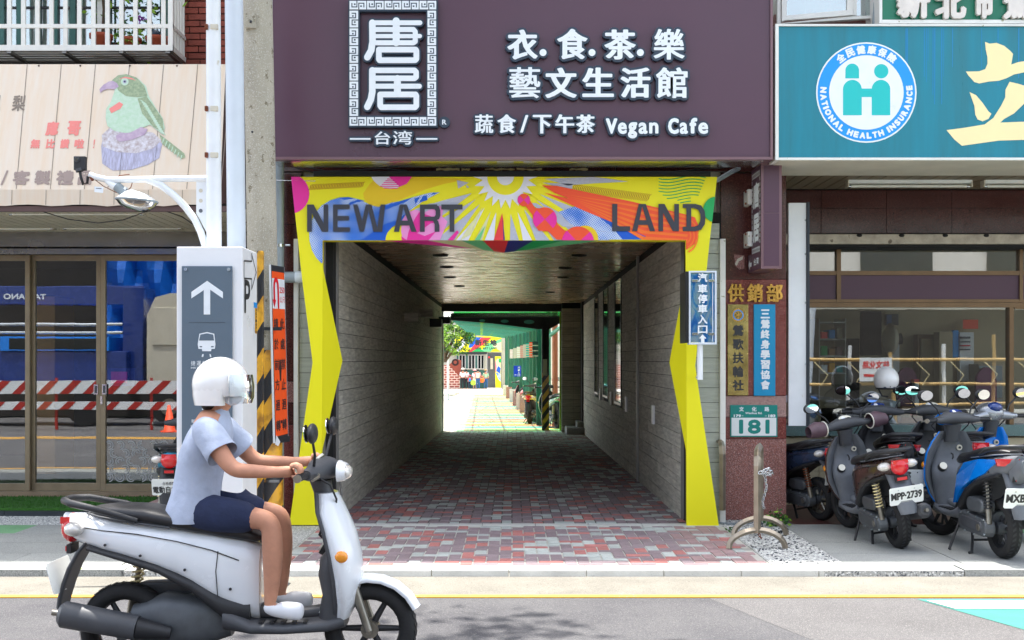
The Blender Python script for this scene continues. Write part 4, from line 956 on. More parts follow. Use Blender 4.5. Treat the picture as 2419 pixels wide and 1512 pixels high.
def char(s, T, x0, y0, x1, y1, bold=.05, grow=.022, parent=ps, th=.05):
    asp = 1
    if s in '衣食茶文生活館樂藝蔬下午台湾': bold = {'樂':.024,'藝':.018,'蔬':.022,'館':.03,'台':.02,'湾':.015}.get(s, .04); asp = .4
    a, b = T(x0,y0), T(x1,y1); bx = (X(a[0],DP), Z(b[1],DP), X(b[0],DP), Z(a[1],DP)); mb = MB()
    text(mb, s, FP, bx, th, 'navy', bold=bold, grow=grow, th=th, asp=asp); text(mb, s, FP, bx, th+.006, 'sign_white', bold=bold, th=.004, dirs=8, asp=asp); mb.build('character', parent=parent)
def dot(T, cx, cy, r=27):
    p = P2([T(*q) for q in circ(cx, cy, r, 20)], DP); g = P2([T(*q) for q in circ(cx, cy, r+14, 20)], DP); mb = MB(); mb.poly(FP, g, .05, .05, 'navy'); mb.poly(FP, p, .056, .006, 'sign_white'); mb.build('dot', parent=ps)
for c, a, b, y0, y1 in (('衣',313,550,238,482),('食',698,935,232,480),('茶',1063,1308,238,482),('樂',1443,1685,235,480),('藝',328,570,532,778),('文',606,852,532,780),('生',892,1138,532,772),('活',1188,1422,532,778),('館',1462,1708,532,778)):
    char(c, C2, a, y0, b, y1)
for x in (590, 968, 1342): dot(C2, x, 422)
for c, a, b, y0, y1 in (('蔬',62,206,898,1048),('食',236,382,896,1048),('/',413,476,905,1040),('下',510,656,900,1052),('午',684,832,896,1050),('茶',845,992,898,1048)):
    char(c, C2, a, y0, b, y1, bold=.05 if c != '/' else .02, grow=.016)
def word(chars, y):
    for c, a, b, y0, y1 in chars: char(c, C2, a, y0, b, y1, bold=.055, grow=.018)
word([('V',1075,1165,930,1050),('e',1168,1238,962,1052),('g',1246,1318,960,1086),('a',1328,1398,962,1052),('n',1410,1482,962,1048),('C',1556,1640,928,1052),('a',1646,1710,962,1052),('f',1722,1782,926,1048),('e',1790,1866,962,1052)], 0)
char('台', C1, 968, 1222, 1112, 1345, bold=.05, grow=.018, th=.04); char('湾', C1, 1135, 1215, 1312, 1345, bold=.05, grow=.018, th=.04)
for a, b in ((748,922),(1358,1536)):
    mb = MB(); p = P2([C1(a,1291),C1(b,1291)], DP); stroke(mb, FP, p, .045, .04, .04, 'navy'); zrect(mb, C1, a-8, 1284, b+8, 1299, 'sign_white', .045, .004); mb.build('bar', parent=ps)
mb = MB(); mb.poly(FP, P2([C1(*q) for q in circ(1608,1137,52,28)], DP), .04, .04, 'navy'); ptext(mb, 'R', (C1(1588,1114)[0], C1(1588,1114)[1], C1(1628,1160)[0], C1(1628,1160)[1]), DP, 'sign_white', off=.042, bold=.03); mb.build('registered_mark', parent=ps)
# water streaks on the sign
mat('streak', (76,54,66), .5, var=0)
mb = MB()
for x in (1205,1217,1262,1300,1342,1395,1480,1555,1563,860,905,940):
    y0 = random.uniform(325, 335); l = random.uniform(12, 40); w = random.uniform(.6, 1.4)
    mb.poly(FP, P2([(x,y0),(x+w,y0),(x+w*.6,y0+l),(x+w*.3,y0+l)], DP), .0015, 0, 'streak')
tag(mb.build('rain_streaks', parent=ps), kind='stuff')

# ================================================================ teal sign (right)
ts = thing('shop_sign', (3.8, 10.6, 4), 'wide teal sign with a round blue and white health insurance emblem and cream brush character', 'sign')
C3 = lambda zx, zy: ((1880+zx*.2645)*.9672, zy*.2558)
mb = MB(); mb.box(X(1838,DP), 7.5, DP, 10.9, Z(373,DP), Z(63,DP), 'teal_sign'); mb.build('panel', parent=ts)
mb = MB(); mb.box(X(1830,DP), X(1837.6,DP), DP-.02, 10.9, Z(379,DP), Z(58,DP), 'frame_white'); mb.box(X(1838,DP), 7.5, DP-.02, 10.9, Z(379,DP), Z(373.3,DP), 'frame_white'); mb.box(X(1838,DP), 7.5, DP-.02, 10.9, Z(63,DP), Z(58.5,DP), 'frame_white')
mb.box(X(1838,DP)+.01, 7.5, DP+.01, 11.35, Z(379,DP)-.004, Z(379,DP)+.01, 'cream_panel'); mb.build('frame', parent=ts)
def disc(T, cx, cy, r, ma, off, n=48, th=0): mb.poly(FP, P2([T(*q) for q in circ(cx, cy, r, n)], DP), off, th, ma)
mb = MB(); disc(C3, 888, 856, 464, 'sign_white', .002); disc(C3, 888, 856, 450, 'logo_blue', .003); disc(C3, 888, 856, 344, 'sign_white', .004)
c = P2([C3(888,856)], DP)[0]; s_ = .2558*DP/F
for T_ in ([(672,1066),(845,1066),(845,826)]+[(758.5+86.5*math.cos(a/10), 826-86*math.sin(a/10)) for a in range(1,31,2)]+[(672,826)], [(937,1066),(1108,1066),(1108,826)]+[(1022.5+85.5*math.cos(a/10), 826-86*math.sin(a/10)) for a in range(1,31,2)]+[(937,826)], [(844,820),(938,820),(938,898),(844,898)],
           [(693,726),(820,726),(820,650)]+[(757+63*math.cos(a/10), 652-62*math.sin(a/10)) for a in range(0,32,2)]):
    mb.poly(FP, P2([C3(a,b) for a,b in T_], DP), .005+.0003*len(T_)/40, 0, 'logo_teal')
disc(C3, 1025, 660, 66, 'logo_teal', .005, 32)
def arc_text(mb, s, c, r, a0, a1, h, ma, off, inward, bold, wr=.9, ws=None):
    n = len(s); W_ = ws or [1]*n; tot = sum(W_); acc = 0
    for i, ch in enumerate(s):
        a = a0+(a1-a0)*(acc+W_[i]/2)/tot; acc += W_[i]
        if ch == ' ': continue
        rv = V(math.cos(a), 0, math.sin(a))
        up = rv if not inward else -rv; u = V(up.z, 0, -up.x)
        o = V(c[0], DP, c[1])+rv*r; w = h*wr*W_[i]
        text(mb, ch, (o, u, up, V(0,-1,0)), (-w/2, -h/2, w/2, h/2), off, ma, bold=bold, keep=False)
arc_text(mb, '全民健康保險', c, 397*s_, math.radians(134), math.radians(46), 82*s_, 'sign_white', .005, False, .05, wr=1.0)
NH = 'NATIONAL HEALTH INSURANCE'
ww = {'I': .42, ' ': .5, 'N': 1.05, 'H': 1.0, 'A': 1.05, 'O': 1.1}
arc_text(mb, NH, c, 398*s_, math.radians(172), math.radians(370), 60*s_, 'sign_white', .005, True, .09, wr=.88, ws=[ww.get(q, .88) for q in NH])
mb.build('round_emblem', parent=ts)
# cream brush character, cut by the frame in the photo
mb = MB()
def cre(pts): mb.poly(FP, P2([C3(a,b) for a,b in pts], DP), .003, 0, 'cream')
cre([(1983,388),(2025,405),(2090,398),(2160,425),(2215,470),(2242,500),(2225,598),(2290,575),(2344,567),(2480,560),(2600,540),(2640,600),(2560,650),(2344,670),(2250,690),(2180,725),(2110,748),(2020,755),(1930,773),(1885,760),(1830,700),(1806,662),(1860,662),(1930,660),(1985,640),(2006,590),(2005,530),(1990,460)])
cre([(1840,852),(1900,880),(1960,950),(2015,1030),(2042,1052),(2015,1100),(1960,1122),(1915,1105),(1893,1060),(1885,980)])
cre([(2210,757),(2290,775),(2344,792),(2440,830),(2400,900),(2344,960),(2250,1050),(2160,1100),(2125,1133),(2344,1125),(2600,1110),(2700,1120),(2720,1240),(2560,1290),(2344,1293),(2110,1300),(1770,1348),(1700,1290),(1650,1230),(1628,1203),(1800,1180),(1980,1150),(2060,1090),(2130,980),(2170,900),(2172,830)])
mb.build('brush_character', parent=ts)
mat('streak_blue', (0,128,184), .4, var=0)
mb = MB()
for zx in (1250,1260,1420,1440,1455,1500,1515,1580,1600,1680,1950,2100,2290):
    l = random.uniform(300, 900); w = random.uniform(3, 12); mb.poly(FP, P2([C3(zx,262),C3(zx+w,262),C3(zx+w*.7,262+l),C3(zx,262+l)], DP), .0012, 0, 'streak_blue')
tag(mb.build('rain_streaks', parent=ts), kind='stuff')

# green sign above
DG = 10.9; FG = fr(DG)
gs = thing('shop_sign', (4.6, 10.9, 5), 'dark green sign with pale raised characters above the teal sign', 'sign')
mb = MB(); mb.box(X(2082,DG), 7.5, DG, 11.3, Z(48,DG), 6.4, 'green_sign'); mb.build('panel', parent=gs)
mb = MB(); mb.box(X(2075,DG), X(2081.7,DG), DG-.02, 11.3, Z(57,DG), 6.4, 'frame_white'); mb.box(X(2082,DG), 7.5, DG-.02, 11.3, Z(57,DG), Z(48.4,DG), 'frame_white'); mb.build('frame', parent=gs)
for c_, a, b, y in (('新',1155,1465,182),('北',1505,1795,188),('市',1870,2050,186),('鶯',2130,2420,190)):
    p, q = C3(a, y-290), C3(b, y); mb = MB(); bx = (X(p[0],DG), Z(q[1],DG), X(q[0],DG), Z(p[1],DG)); text(mb, c_, FG, bx, .05, 'pale_metal', bold=.05, th=.04)
    mb.build('character', parent=gs)
# upper right: wall, tilted window, pipe
rb = thing('building', (5, 11.6, 0), 'right building with rose granite upper wall and a recessed glazed shop front', 'building')
mb = MB(); mb.box(2.67, 14, 11.62, 28, 3.4, 13.6, 'granite_rose'); mb.build('upper_wall', parent=rb)
mb = MB(); mb.box(X(1840,11.3), X(2078,11.3), 11.5, 11.6, Z(62,11.3), Z(20,11.3), 'granite_rose'); mb.build('wall_ledge', parent=rb)
uw = thing('window', (X(1930,11.2), 11.2, 5), 'open white framed window above the teal sign reflecting trees', 'window')
dw = 11.15; fw_ = fr(dw)
mb = MB(); P_ = lambda pts: P2([C3(a,b) for a,b in pts], dw)
mb.poly(fw_, P_([(68,-200),(100,-200),(100,215),(68,218)]), 0, .05, 'frame_white'); mb.poly(fw_, P_([(105,-200),(150,-200),(150,190),(105,205)]), .02, .04, 'frame_white'); mb.poly(fw_, P_([(150,150),(700,100),(760,95),(760,145),(150,192)]), .02, .04, 'frame_white')
mb.poly(fw_, P_([(706,-200),(762,-200),(762,94),(706,99)]), .02, .04, 'frame_white'); mb.poly(fw_, P_([(68,218),(760,150),(995,142),(995,165),(100,222)]), .0, .06, 'frame_white'); mb.poly(fw_, P_([(768,-200),(800,-200),(800,140),(768,143)]), 0, .05, 'frame_white')
mb.build('frame', parent=uw)
mb = MB(); mb.poly(fw_, P_([(150,-200),(706,-200),(706,99),(150,150)]), .0, .006, 'green_glass'); mb.poly(fw_, P_([(800,-200),(990,-200),(990,140),(800,140)]), -.02, .006, 'green_glass'); mb.build('glass_pane', parent=uw)
mb = MB(); mb.cyl((X(2064,11.05), 11.05, Z(58,11.05)), (X(2070,11.05), 11.05, Z(-20,11.05)), .02, n=10, ma='pipe_grey'); o = mb.build('pipe'); tag(o, 'thin grey pipe standing at the left edge of the green sign', 'pipe')

# ================================================================ right shop front
for i in range(3):
    x0 = 2.662+i*2.1; mb = MB(); mb.box(x0, x0+2.094, 11.385, 11.6, 3.365, 3.47, 'granite_dark'); mb.build('granite_panel', parent=rb, bevel=.002)
sf2 = thing('soffit', (4.5, 12, 3.37), 'brown slatted soffit over the parked scooters', 'soffit')
mat('soffit_brown', (120,106,84), .5, var=.12, vs=4)
x = 2.68
while x < 7.2:
    mb = MB(); mb.hexa([(x,11.6,3.36),(x+.115,11.6,3.36),(x+.115,12.5,3.36),(x,12.5,3.36),(x,11.6,3.38),(x+.115,11.6,3.38),(x+.115,12.5,3.38),(x,12.5,3.38)], 'soffit_brown'); mb.build('soffit_board', parent=sf2); x += .127
mb = MB(); mb.box(2.66, 7.5, 11.45, 12.7, 3.39, 3.42, 'dark_gap'); mb.build('soffit_core', parent=sf2)
batten(2002, 2290, 441, 11.9, 'long fluorescent light under the right soffit left of the second one', 'fluorescent lights under the right soffit')
batten(2322, 2520, 441, 11.9, 'fluorescent light under the right soffit, cut by the right picture edge', 'fluorescent lights under the right soffit')
dg = 12.6
for i, (a, b) in enumerate(((1856,1938),(1938,2092),(2092,2246),(2246,2420),(2420,2560))):
    for y0, y1 in ((450,492),(492.4,552)):
        mb = MB(); mb.box(X(a,dg)+.002, X(b,dg)-.002, dg-.02+(.004 if y0 > 450 else 0), dg+.05, Z(y1,dg)+.001, Z(y0,dg)-.001, 'granite_dark'); mb.build('granite_panel', parent=rb, bevel=.002)
mb = MB(); mb.box(2.67, 9, dg, dg+.3, Z(560,dg), 3.42, 'dark_gap'); mb.build('lintel_core', parent=rb)
mat('shutter_metal', (168,158,140), .35, .5, var=.22, vs=6, col2=(120,112,100), speck=((90,80,66), 12, .28))
mb = MB(); mb.box(2.67, 9, 12.35, 12.75, Z(577,12.35), Z(553,12.35), 'shutter_metal'); mb.box(2.67, 9, 12.36, 12.75, Z(584,12.35), Z(577.3,12.35), 'dark_gap'); o = mb.build('shutter_box', bevel=.004); tag(o, 'stained metal roller shutter box above the right shop window', 'shutter box')
for px in (2030, 2130, 2233, 2330):
    mb = MB(); mb.ell((X(px,12.34), 12.35, Z(556,12.34)), (.03,.012,.018), 'dark_gap', 10, 6); mb.build('bolt_stain', parent=o)
wf = thing('shop_window', (4.8, dg, .7), 'brown framed shop window with transom panes behind the parked scooters', 'window')
mb = MB()
mb.pbox(1860, 580, 2500, 584, dg, dg+.1, 'frame_brown'); mb.pbox(1860, 640, 2500, 650, dg, dg+.1, 'frame_brown'); mb.pbox(1860, 707, 2500, 715, dg, dg+.1, 'frame_brown'); mb.pbox(1860, 715.5, 2500, 726, dg-.02, dg+.1, 'frame_brown')
mb.pbox(1976, 584, 1986, 714, dg-.004, dg+.1, 'frame_brown'); mb.pbox(2408, 584, 2416, 714, dg-.004, dg+.1, 'frame_brown'); mb.pbox(2384, 726, 2394, 1006, dg-.01, dg+.1, 'frame_brown'); mb.pbox(1860, 650, 1868, 714, dg-.002, dg+.1, 'frame_brown'); mb.pbox(2396, 726, 2500, 730, dg-.012, dg+.1, 'frame_brown')
mb.build('frame', parent=wf)
for a, b in ((1868,1976),(1986,2408),(2416,2500)):
    mb = MB(); mb.pbox(a, 584, b, 640, dg+.04, dg+.046, 'shop_glass'); mb.build('transom_pane', parent=wf)
    mb = MB(); mb.pbox(a, 650, b, 707, dg+.02, dg+.05, 'purple_panel')
    mb.build('transom_panel', parent=wf)
mb = MB(); mb.pbox(1868, 726, 2384, 1004, dg+.04, dg+.046, 'shop_glass'); mb.build('window_pane', parent=wf)
mb = MB(); mb.pbox(2394, 730, 2500, 1004, dg+.05, dg+.056, 'shop_glass'); mb.build('window_pane', parent=wf)
for c_, x0 in (('農',2140),('田',2265),('水',2380)):
    pass
mb = MB(); mb.box(2.67, 9, dg-.1, dg+.3, Z(1030,dg-.1), Z(1004,dg-.1), 'slab_green'); mat('terrazzo', (96,124,122), .35, var=.1, vs=9, speck=[((190,196,190), 90, .32), ((60,80,80), 110, .36)]); mb.mi = [0]*len(mb.mi); mb.ms = [M['terrazzo']]; mb.build('sill', parent=rb, bevel=.004)
mat('beige_tile', (196,184,152), .35, var=.08, vs=3)
for i in range(8):
    for j in range(2):
        mb = MB(); mb.box(2.68+i*.6, 3.274+i*.6, dg-.02, dg+.2, .005+j*.36, .36+j*.36, 'beige_tile'); mb.build('wall_tile', parent=rb)
# interior
ri = MB(); ri.box(2.7, 9.5, 15.00, 15.10, 0, 3.2, 'room_wall'); ri.box(2.7, 9.5, 12.95, 15.00, .0, .02, 'room_floor'); ri.box(2.66, 2.7, 12.7, 15.10, 0, 3.3, 'room_wall'); ri.box(9.5, 9.6, 12.7, 15.10, 0, 3.3, 'room_wall'); ri.box(2.7, 9.5, 12.9, 15.10, 3.18, 3.2, 'room_wall')
ri.build('shop_interior', parent=rb)
def item(name, cat, label, boxes, grp=None, bevel=.006):
    mb = MB()
    for (a, b, c, d, d0, d1, ma) in boxes: mb.pbox(a, b, c, d, d0, d1, ma)
    o = mb.build(name, bevel=bevel); tag(o, label, cat, grp); return o
item('door', 'door', 'brown door frame at the back of the right shop near the white fan', [(2166,790,2218,960,14.80,14.95,'frame_brown'),(2176,800,2208,960,14.75,14.80,'beige_tile')])
item('door', 'door', 'narrow dark door at the back left of the right shop', [(2000,800,2030,960,14.80,14.95,'dark_room')])
item('curtain', 'curtain', 'black hanging curtain at the back of the right shop', [(2036,735,2082,840,14.60,14.70,'cloth_black')])
item('cabinet', 'cabinet', 'pale green glass cabinet at the left end of the right shop', [(1905,775,1932,860,15.5,16,'cream_panel'),(1909,782,1928,852,15.48,15.5,'green_frame')])
item('notice', 'notice', 'white notice with blue heading on the shop wall by the fan', [(2098,795,2124,900,14.90,14.908,'sign_white'),(2100,800,2120,815,14.808,14.90,'logo_blue')])
item('notice', 'notice', 'long white notice with dark print right of the brown door', [(2266,785,2300,900,14.70,14.80,'sign_white'),(2272,795,2292,800,14.608,14.70,'ink_grey'),(2272,806,2292,809,14.608,14.70,'ink_grey'),(2272,815,2292,818,14.608,14.70,'red_print'),(2272,824,2292,827,14.608,14.70,'ink_grey')])
item('banner', 'banner', 'narrow blue banner beside the long white notice in the shop', [(2250,780,2264,845,14.70,14.75,'logo_blue')])
item('pillar', 'pillar', 'pale cream pillar inside the right shop', [(2218,784,2250,1000,14.5,14.7,'room_wall')])
item('carton', 'box', 'brown cardboard carton with red print behind the shop window', [(2128,962,2190,1000,13.0,13.3,'carton'),(2150,972,2170,981,12.99,13.0,'art_red')])
item('computer_case', 'computer', 'pale computer case standing on the shop counter left of the carton', [(2120,945,2126,1000,13.2,13.5,'cream_panel'),(2100,948,2119,1000,13.15,13.4,'sign_white')])
item('counter', 'counter', 'dark shop counter with papers behind the right window', [(1965,968,2120,1003,13.3,13.8,'dark_room'),(2195,985,2380,1003,13.4,13.9,'room_wall')])
item('box', 'box', 'black box on the shop counter behind the brown scooter', [(2030,952,2072,1000,13.0,13.25,'plastic_black'),(2045,968,2056,984,12.99,13.0,'sign_white')])
item('notice', 'notice', 'orange paper taped near the shop ceiling at the right', [(2274,755,2310,777,14.80,14.805,'art_vermilion')])
# wall fan
t = thing('wall_fan', (X(2106,14.4), 14.4, 2), 'white wall fan seen side-on inside the right shop', 'fan')
mb = MB(); mb.lathe((X(2100,14.4), 14.4, Z(802,14.4)), [(0,-.06),(.12,-.05),(.2,0),(.2,.02),(.12,.08)], 'cream_panel', axis='X', n=24); mb.build('fan_cage', parent=t)
mb = MB(); mb.cyl((X(2108,14.4),14.4,Z(802,14.4)), (X(2128,14.4),14.4,Z(800,14.4)), .07, n=14, ma='plastic_black'); mb.tube([(X(2128,14.4),14.4,Z(800,14.4)),(X(2140,14.4),14.8,Z(796,14.4))], .02, 6, 'plastic_black'); mb.build('motor', parent=t)
# purple arched chair backs
for px, l in ((2143,'purple arched chair back behind the shop window above the carton'),(2330,'purple arched chair back near the right frame of the shop window')):
    d = 13.6; mb = MB(); pts = [(px-24,960)]+[(px-24*math.cos(a/8*math.pi/1), 905-38*math.sin(a/8*math.pi)) for a in range(0,9)]+[(px+24,960)]
    mat('plum', (110,40,84), .45, var=.15); mb.poly(fr(d), P2(pts, d), 0, .06, 'plum'); o = mb.build('chair_back', bevel=.01); tag(o, l, 'chair', 'purple chairs in the right shop')
mb = MB(); mb.pbox(1895, 870, 1932, 1000, 12.66, 12.68, 'clear_acrylic'); o = mb.build('acrylic_screen'); tag(o, 'clear acrylic screen behind the left end of the shop window', 'screen')
# white board standing beside the column
mb = MB(); mb.box(X(1857.5,11.5), X(1899,11.5), 11.42, 11.47, Z(1005,11.5), Z(482,11.5), 'white_metal'); mb.box(X(1899.3,11.5), X(1906,11.5), 11.40, 11.5, Z(1005,11.5), Z(481,11.5), 'steel_dark')
o = mb.build('blank_signboard', bevel=.003); tag(o, 'tall blank white signboard with a dark edge beside the granite column', 'signboard')
for y in (520,600,715,860,960):
    mb = MB(); mb.ell((X(1902.5,11.39), 11.40, Z(y,11.39)), .008, 'bolt', 8, 5); mb.build('bolt', parent=o)

# shelves with small goods at the back of the right shop
sh = thing('shelf', (X(1960,14.6), 14.6, 0), 'cream shelves with small goods at the back left of the right shop', 'shelf')
for y in (760, 800, 840, 880): mb = MB(); mb.pbox(1935, y, 1996, y+3, 14.3, 14.8, 'frame_white'); mb.build('shelf_board', parent=sh)
for x in (1934, 1996): mb = MB(); mb.pbox(x, 752, x+2, 960, 14.3, 14.8, 'frame_white'); mb.build('upright', parent=sh)
gc = [('art_red','red'),('logo_blue','blue'),('cream_panel','cream'),('art_green','green'),('carton','brown'),('purple_trim','mauve'),('sign_white','white'),('hazard_yellow','yellow'),('logo_teal','teal')]
for r_, y in enumerate((800, 840, 880)):
    for k in range(3):
        m_, nm = gc[r_*3+k]; x = 1940+k*18; h = 16+((r_*7+k*5) % 12)
        item('box', 'box', nm+' box on the '+['top','middle','bottom'][r_]+' shelf at the back of the right shop', [(x,y-h,x+14,y-.4,14.35,14.6,m_)], 'boxes on the shop shelves', bevel=.003)
item('poster', 'poster', 'dark poster pair above the wall fan in the right shop', [(2092,742,2122,768,14.9,14.95,'steel_dark'),(2094,744,2106,766,14.88,14.9,'cloth_denim')])
item('file_cabinet', 'cabinet', 'grey filing cabinet right of the cream pillar in the right shop', [(2310,860,2370,985,14.4,14.8,'shutter_metal'),(2313,864,2367,900,14.38,14.4,'pipe_grey'),(2313,904,2367,940,14.38,14.4,'pipe_grey'),(2313,944,2367,980,14.38,14.4,'pipe_grey')])
item('paper_stack', 'paper', 'stack of papers on the counter near the carton', [(2205,978,2235,985,13.45,13.7,'sign_white')])
item('red_cap_bottle', 'bottle', 'dispenser with a red cap standing on the shop counter', [(2160,905,2170,968,13.5,13.6,'sign_white'),(2159,896,2171,905,13.49,13.61,'art_red')])
# ================================================================ white sign tower
dT = 8.58; tx0, tx1 = X(417,dT), X(573,dT); zt = Z(583,dT)
tw = thing('sign_tower', ((tx0+tx1)/2, 8.8, 0), 'tall white rectangular wayfinding tower with a slate panel, up arrow and train symbol', 'sign')
mb = MB(); mb.box(tx0, tx1, dT, 9.06, .06, zt, 'white_clean'); mb.build('casing', parent=tw, bevel=.006)
mb = MB(); mb.box(tx0+.1, tx1-.02, 8.66, 9.0, 0, .06, 'steel_dark'); mb.build('base', parent=tw)
mb = MB(); mb.box(tx0+.01, tx1-.01, dT-.002, dT+.01, Z(1205,dT), Z(1203.6,dT), 'ink_grey'); mb.box(tx1+.0005, tx1+.002, 8.6, 9.05, .78, .783, 'ink_grey'); mb.build('seam', parent=tw)
C6 = lambda zx, zy: (425.6+.3643*zx, 609.3+.3643*zy); FT = fr(dT)
mb = MB(); mb.box(X(431,dT), X(550,dT), dT-.022, dT-.008, Z(1055,dT), Z(629,dT), 'panel_slate'); sp = mb.build('slate_panel', parent=tw, bevel=.003)
for a, b in ((441,637),(542,637),(439,1047),(541,1047)):
    mb = MB(); mb.cyl((X(a,dT),dT-.034,Z(b,dT)), (X(a,dT),dT-.022,Z(b,dT)), .012, n=12, ma='bolt'); mb.build('bolt', parent=sp)
def tp(pts, off=.0245, ma='sign_white'): mb.poly(FT, P2([C6(*p) for p in pts], dT), off, 0, ma)
mb = MB(); tp([(180,150),(282,222),(282,264),(200,208)], ); tp([(200,208),(200,368),(158,368),(158,208)]); tp([(180,150),(180.01,196),(78,264),(78,222)], .0247); tp([(180,150),(200,208),(158,208)], .0249); tp([(62,419),(296,419),(296,421),(62,421)], ma='ink')
tp([(130,492),(180,481),(226,492),(234,560),(230,590),(208,590),(206,605),(148,605),(146,590),(124,590),(119,560)]); tp([(136,498),(180,489),(220,498),(225,536),(128,536)], .0255, 'panel_slate'); tp([(132,572),(148,572),(148,580),(132,580)], .0255, 'panel_slate'); tp([(205,572),(222,572),(222,580),(205,580)], .0255, 'panel_slate')
tp([(148,624),(158,624),(155,642),(144,642)]); tp([(195,624),(203,624),(208,642),(198,642)])
for r in ([(100,908),(135,908),(135,917),(109,917),(109,934),(135,934),(135,943),(100,943)], [(160,870),(196,870),(196,880),(183,880),(183,918),(173,918),(173,880),(160,880)], [(218,840),(256,840),(256,902),(246,902),(246,850),(228,850),(228,902),(218,902)], [(145,980),(168,955),(191,980),(183,985),(168,968),(152,986)], [(205,1010),(218,992),(229,1004),(240,992),(252,1010),(245,1015),(238,1003),(229,1015),(219,1003),(212,1016)]): tp(r)
tag(mb.build('pictogram', parent=sp), kind='stuff')
def tt(s, x0, y0, x1, y1, ma, off=.0245, **k):
    a, b = C6(x0,y0), C6(x1,y1); text(mb, s, FT, (X(a[0],dT), Z(b[1],dT), X(b[0],dT), Z(a[1],dT)), off, ma, **k)
def row(s, x0, y0, x1, y1, ma, cw, off=.0245, **k):
    n = len(s)
    for i, ch in enumerate(s):
        c = x0+(x1-x0-cw)*i/max(1, n-1); tt(ch, c, y0, c+cw, y1, ma, off, **k)
mb = MB(); row('捷運鶯歌車站', 75,668,288,698, 'sign_white', 29); tt('MRT Yingge Station', 75,706,285,724, 'sign_white'); row('新北市美術館', 78,1045,283,1068, 'sign_white', 24); tt('New Taipei City Art Museum', 75,1081,280,1100, 'sign_white'); mb.build('lettering', parent=sp)
mb = MB(); row('捷運通廊請直行', 22,1310,342,1341, 'ink', 29, .0012); row('開放時間', 20,1355,165,1385, 'ink', 29, .0012); tt('08:00-20:00', 180,1357,342,1384, 'ink', .0012); mb.build('lettering', parent=tw)
# side face
XS = tx1; FS = (V(XS,0,0), V(0,1,0), V(0,0,1), V(1,0,0))
def SP(zx, zy):
    px, py = 541.6+.473*zx, 541.6+.473*zy; d = -XS*F/(CX-px) if px < CX else 9; d = min(9.05, max(8.59, d)); return (d, Z(py, d))
mb = MB(); q = [SP(*p) for p in ((72,158),(110,160),(110,122),(133,215),(110,300),(110,248),(72,245))]
for i in range(7): a, b = q[i], q[(i+1)%7]; stroke(mb, FS, [a, b], .011, .002+i*.0001, 0, 'ink', n=3)
a, b = SP(74,418), SP(103,258); text(mb, 'P', FS, (a[0], a[1], b[0], b[1]), .002, 'ink', bold=.02); mb.build('lettering', parent=tw)
mb = MB(); a, b = SP(121,553), SP(139,368); mb.poly(FS, [(a[0],a[1]),(b[0],a[1]),(b[0],b[1]),(a[0],b[1])], .0015, 0, 'sign_white'); a2, b2 = SP(126,520), SP(137,395); mb.poly(FS, [(a2[0],a2[1]),(b2[0],a2[1]),(b2[0],b2[1]),(a2[0],b2[1])], .003, 0, 'hazard_yellow')
for i, ch in enumerate('2071676'):
    h = (b2[1]-a2[1])/7; text(mb, ch, FS, (a2[0]+.01, b2[1]-h*(i+.85), b2[0]-.01, b2[1]-h*(i+.15)), .0045, 'ink', bold=.03)
mb.poly(FS, [(a[0],b[1]-.04),(b[0],b[1]-.04),(b[0],b[1]),(a[0],b[1])], .0028, 0, 'logo_blue'); mb.build('sticker', parent=tw)
# lamp post in the tower, arm, lamp, action camera
dL = 8.85
lp_ = thing('street_lamp', (X(503,dL), dL, 2.3), 'white street lamp with a curved bracket arm and oval glass head', 'street lamp')
mb = MB(); mb.cyl((X(505.5,dL),dL,zt-.1), (X(503,dL),dL,5.2), .056, .052, 20, 'white_metal'); mb.build('post', parent=lp_)
for y in (68, 260, 369):
    mb = MB(); mb.box(X(489,dL)-.004, X(495,dL), dL-.062, dL-.03, Z(y+6,dL), Z(y-6,dL), 'rust'); mb.box(X(501,dL), X(517,dL)+.004, dL-.062, dL-.03, Z(y+6,dL), Z(y-6,dL), 'cream_panel'); mb.build('bracket', parent=lp_, bevel=.004)
LZ = lambda zx, zy: (X(zx*.2942, dL), dL, Z(387+zy*.2942, dL))
mb = MB(); mb.tube([LZ(1690,118), LZ(1300,122), LZ(870,132), LZ(760,105), LZ(718,85)], [.024,.024,.024,.022,.02], 12, 'white_metal'); mb.build('arm', parent=lp_)
mb = MB(); mb.tube([LZ(1185,128), LZ(1290,170), LZ(1400,255), LZ(1490,350), LZ(1565,450), LZ(1610,545), LZ(1650,670)], .027, 12, 'white_metal'); mb.build('brace', parent=lp_)
mb = MB(); mb.poly(fr(dL), [(LZ(*p)[0], LZ(*p)[2]) for p in ((1575,140),(1665,140),(1665,560),(1640,520),(1600,440),(1575,400))], .0, .012, 'white_metal'); g = mb.build('gusset_plate', parent=lp_)
for y in (216, 297, 378): mb = MB(); mb.poly(fr(dL), [(LZ(1612+16*math.cos(a/2), y+16*math.sin(a/2))[0], LZ(1612+16*math.cos(a/2), y+16*math.sin(a/2))[2]) for a in range(12)], .003, 0, 'ink_grey' if y == 378 else 'cream_panel'); mb.build('hole', parent=g)
mb = MB(); mb.tube([LZ(850,130), LZ(900,170), LZ(960,200), LZ(1010,225)], [.02,.028,.03,.032], 12, 'white_metal'); mb.tube([LZ(935,180), LZ(1000,232)], .036, 12, 'pipe_grey'); mb.build('lamp_neck', parent=lp_)
def hring(c, L_, Wd, z, n=28): return [(c[0]+L_*math.cos(2*math.pi*i/n), c[1]+Wd*math.sin(2*math.pi*i/n), z-(0.012*math.cos(2*math.pi*i/n))) for i in range(n)]
c = LZ(1098, 285); mb = MB()
mb.loft([hring((c[0]+.0,c[1]), .10*s_, .085*s_, c[2]+h_) for s_, h_ in ((.25,.062),(.62,.056),(.95,.038),(1.3,.012),(1.55,-.006))], 'white_metal')
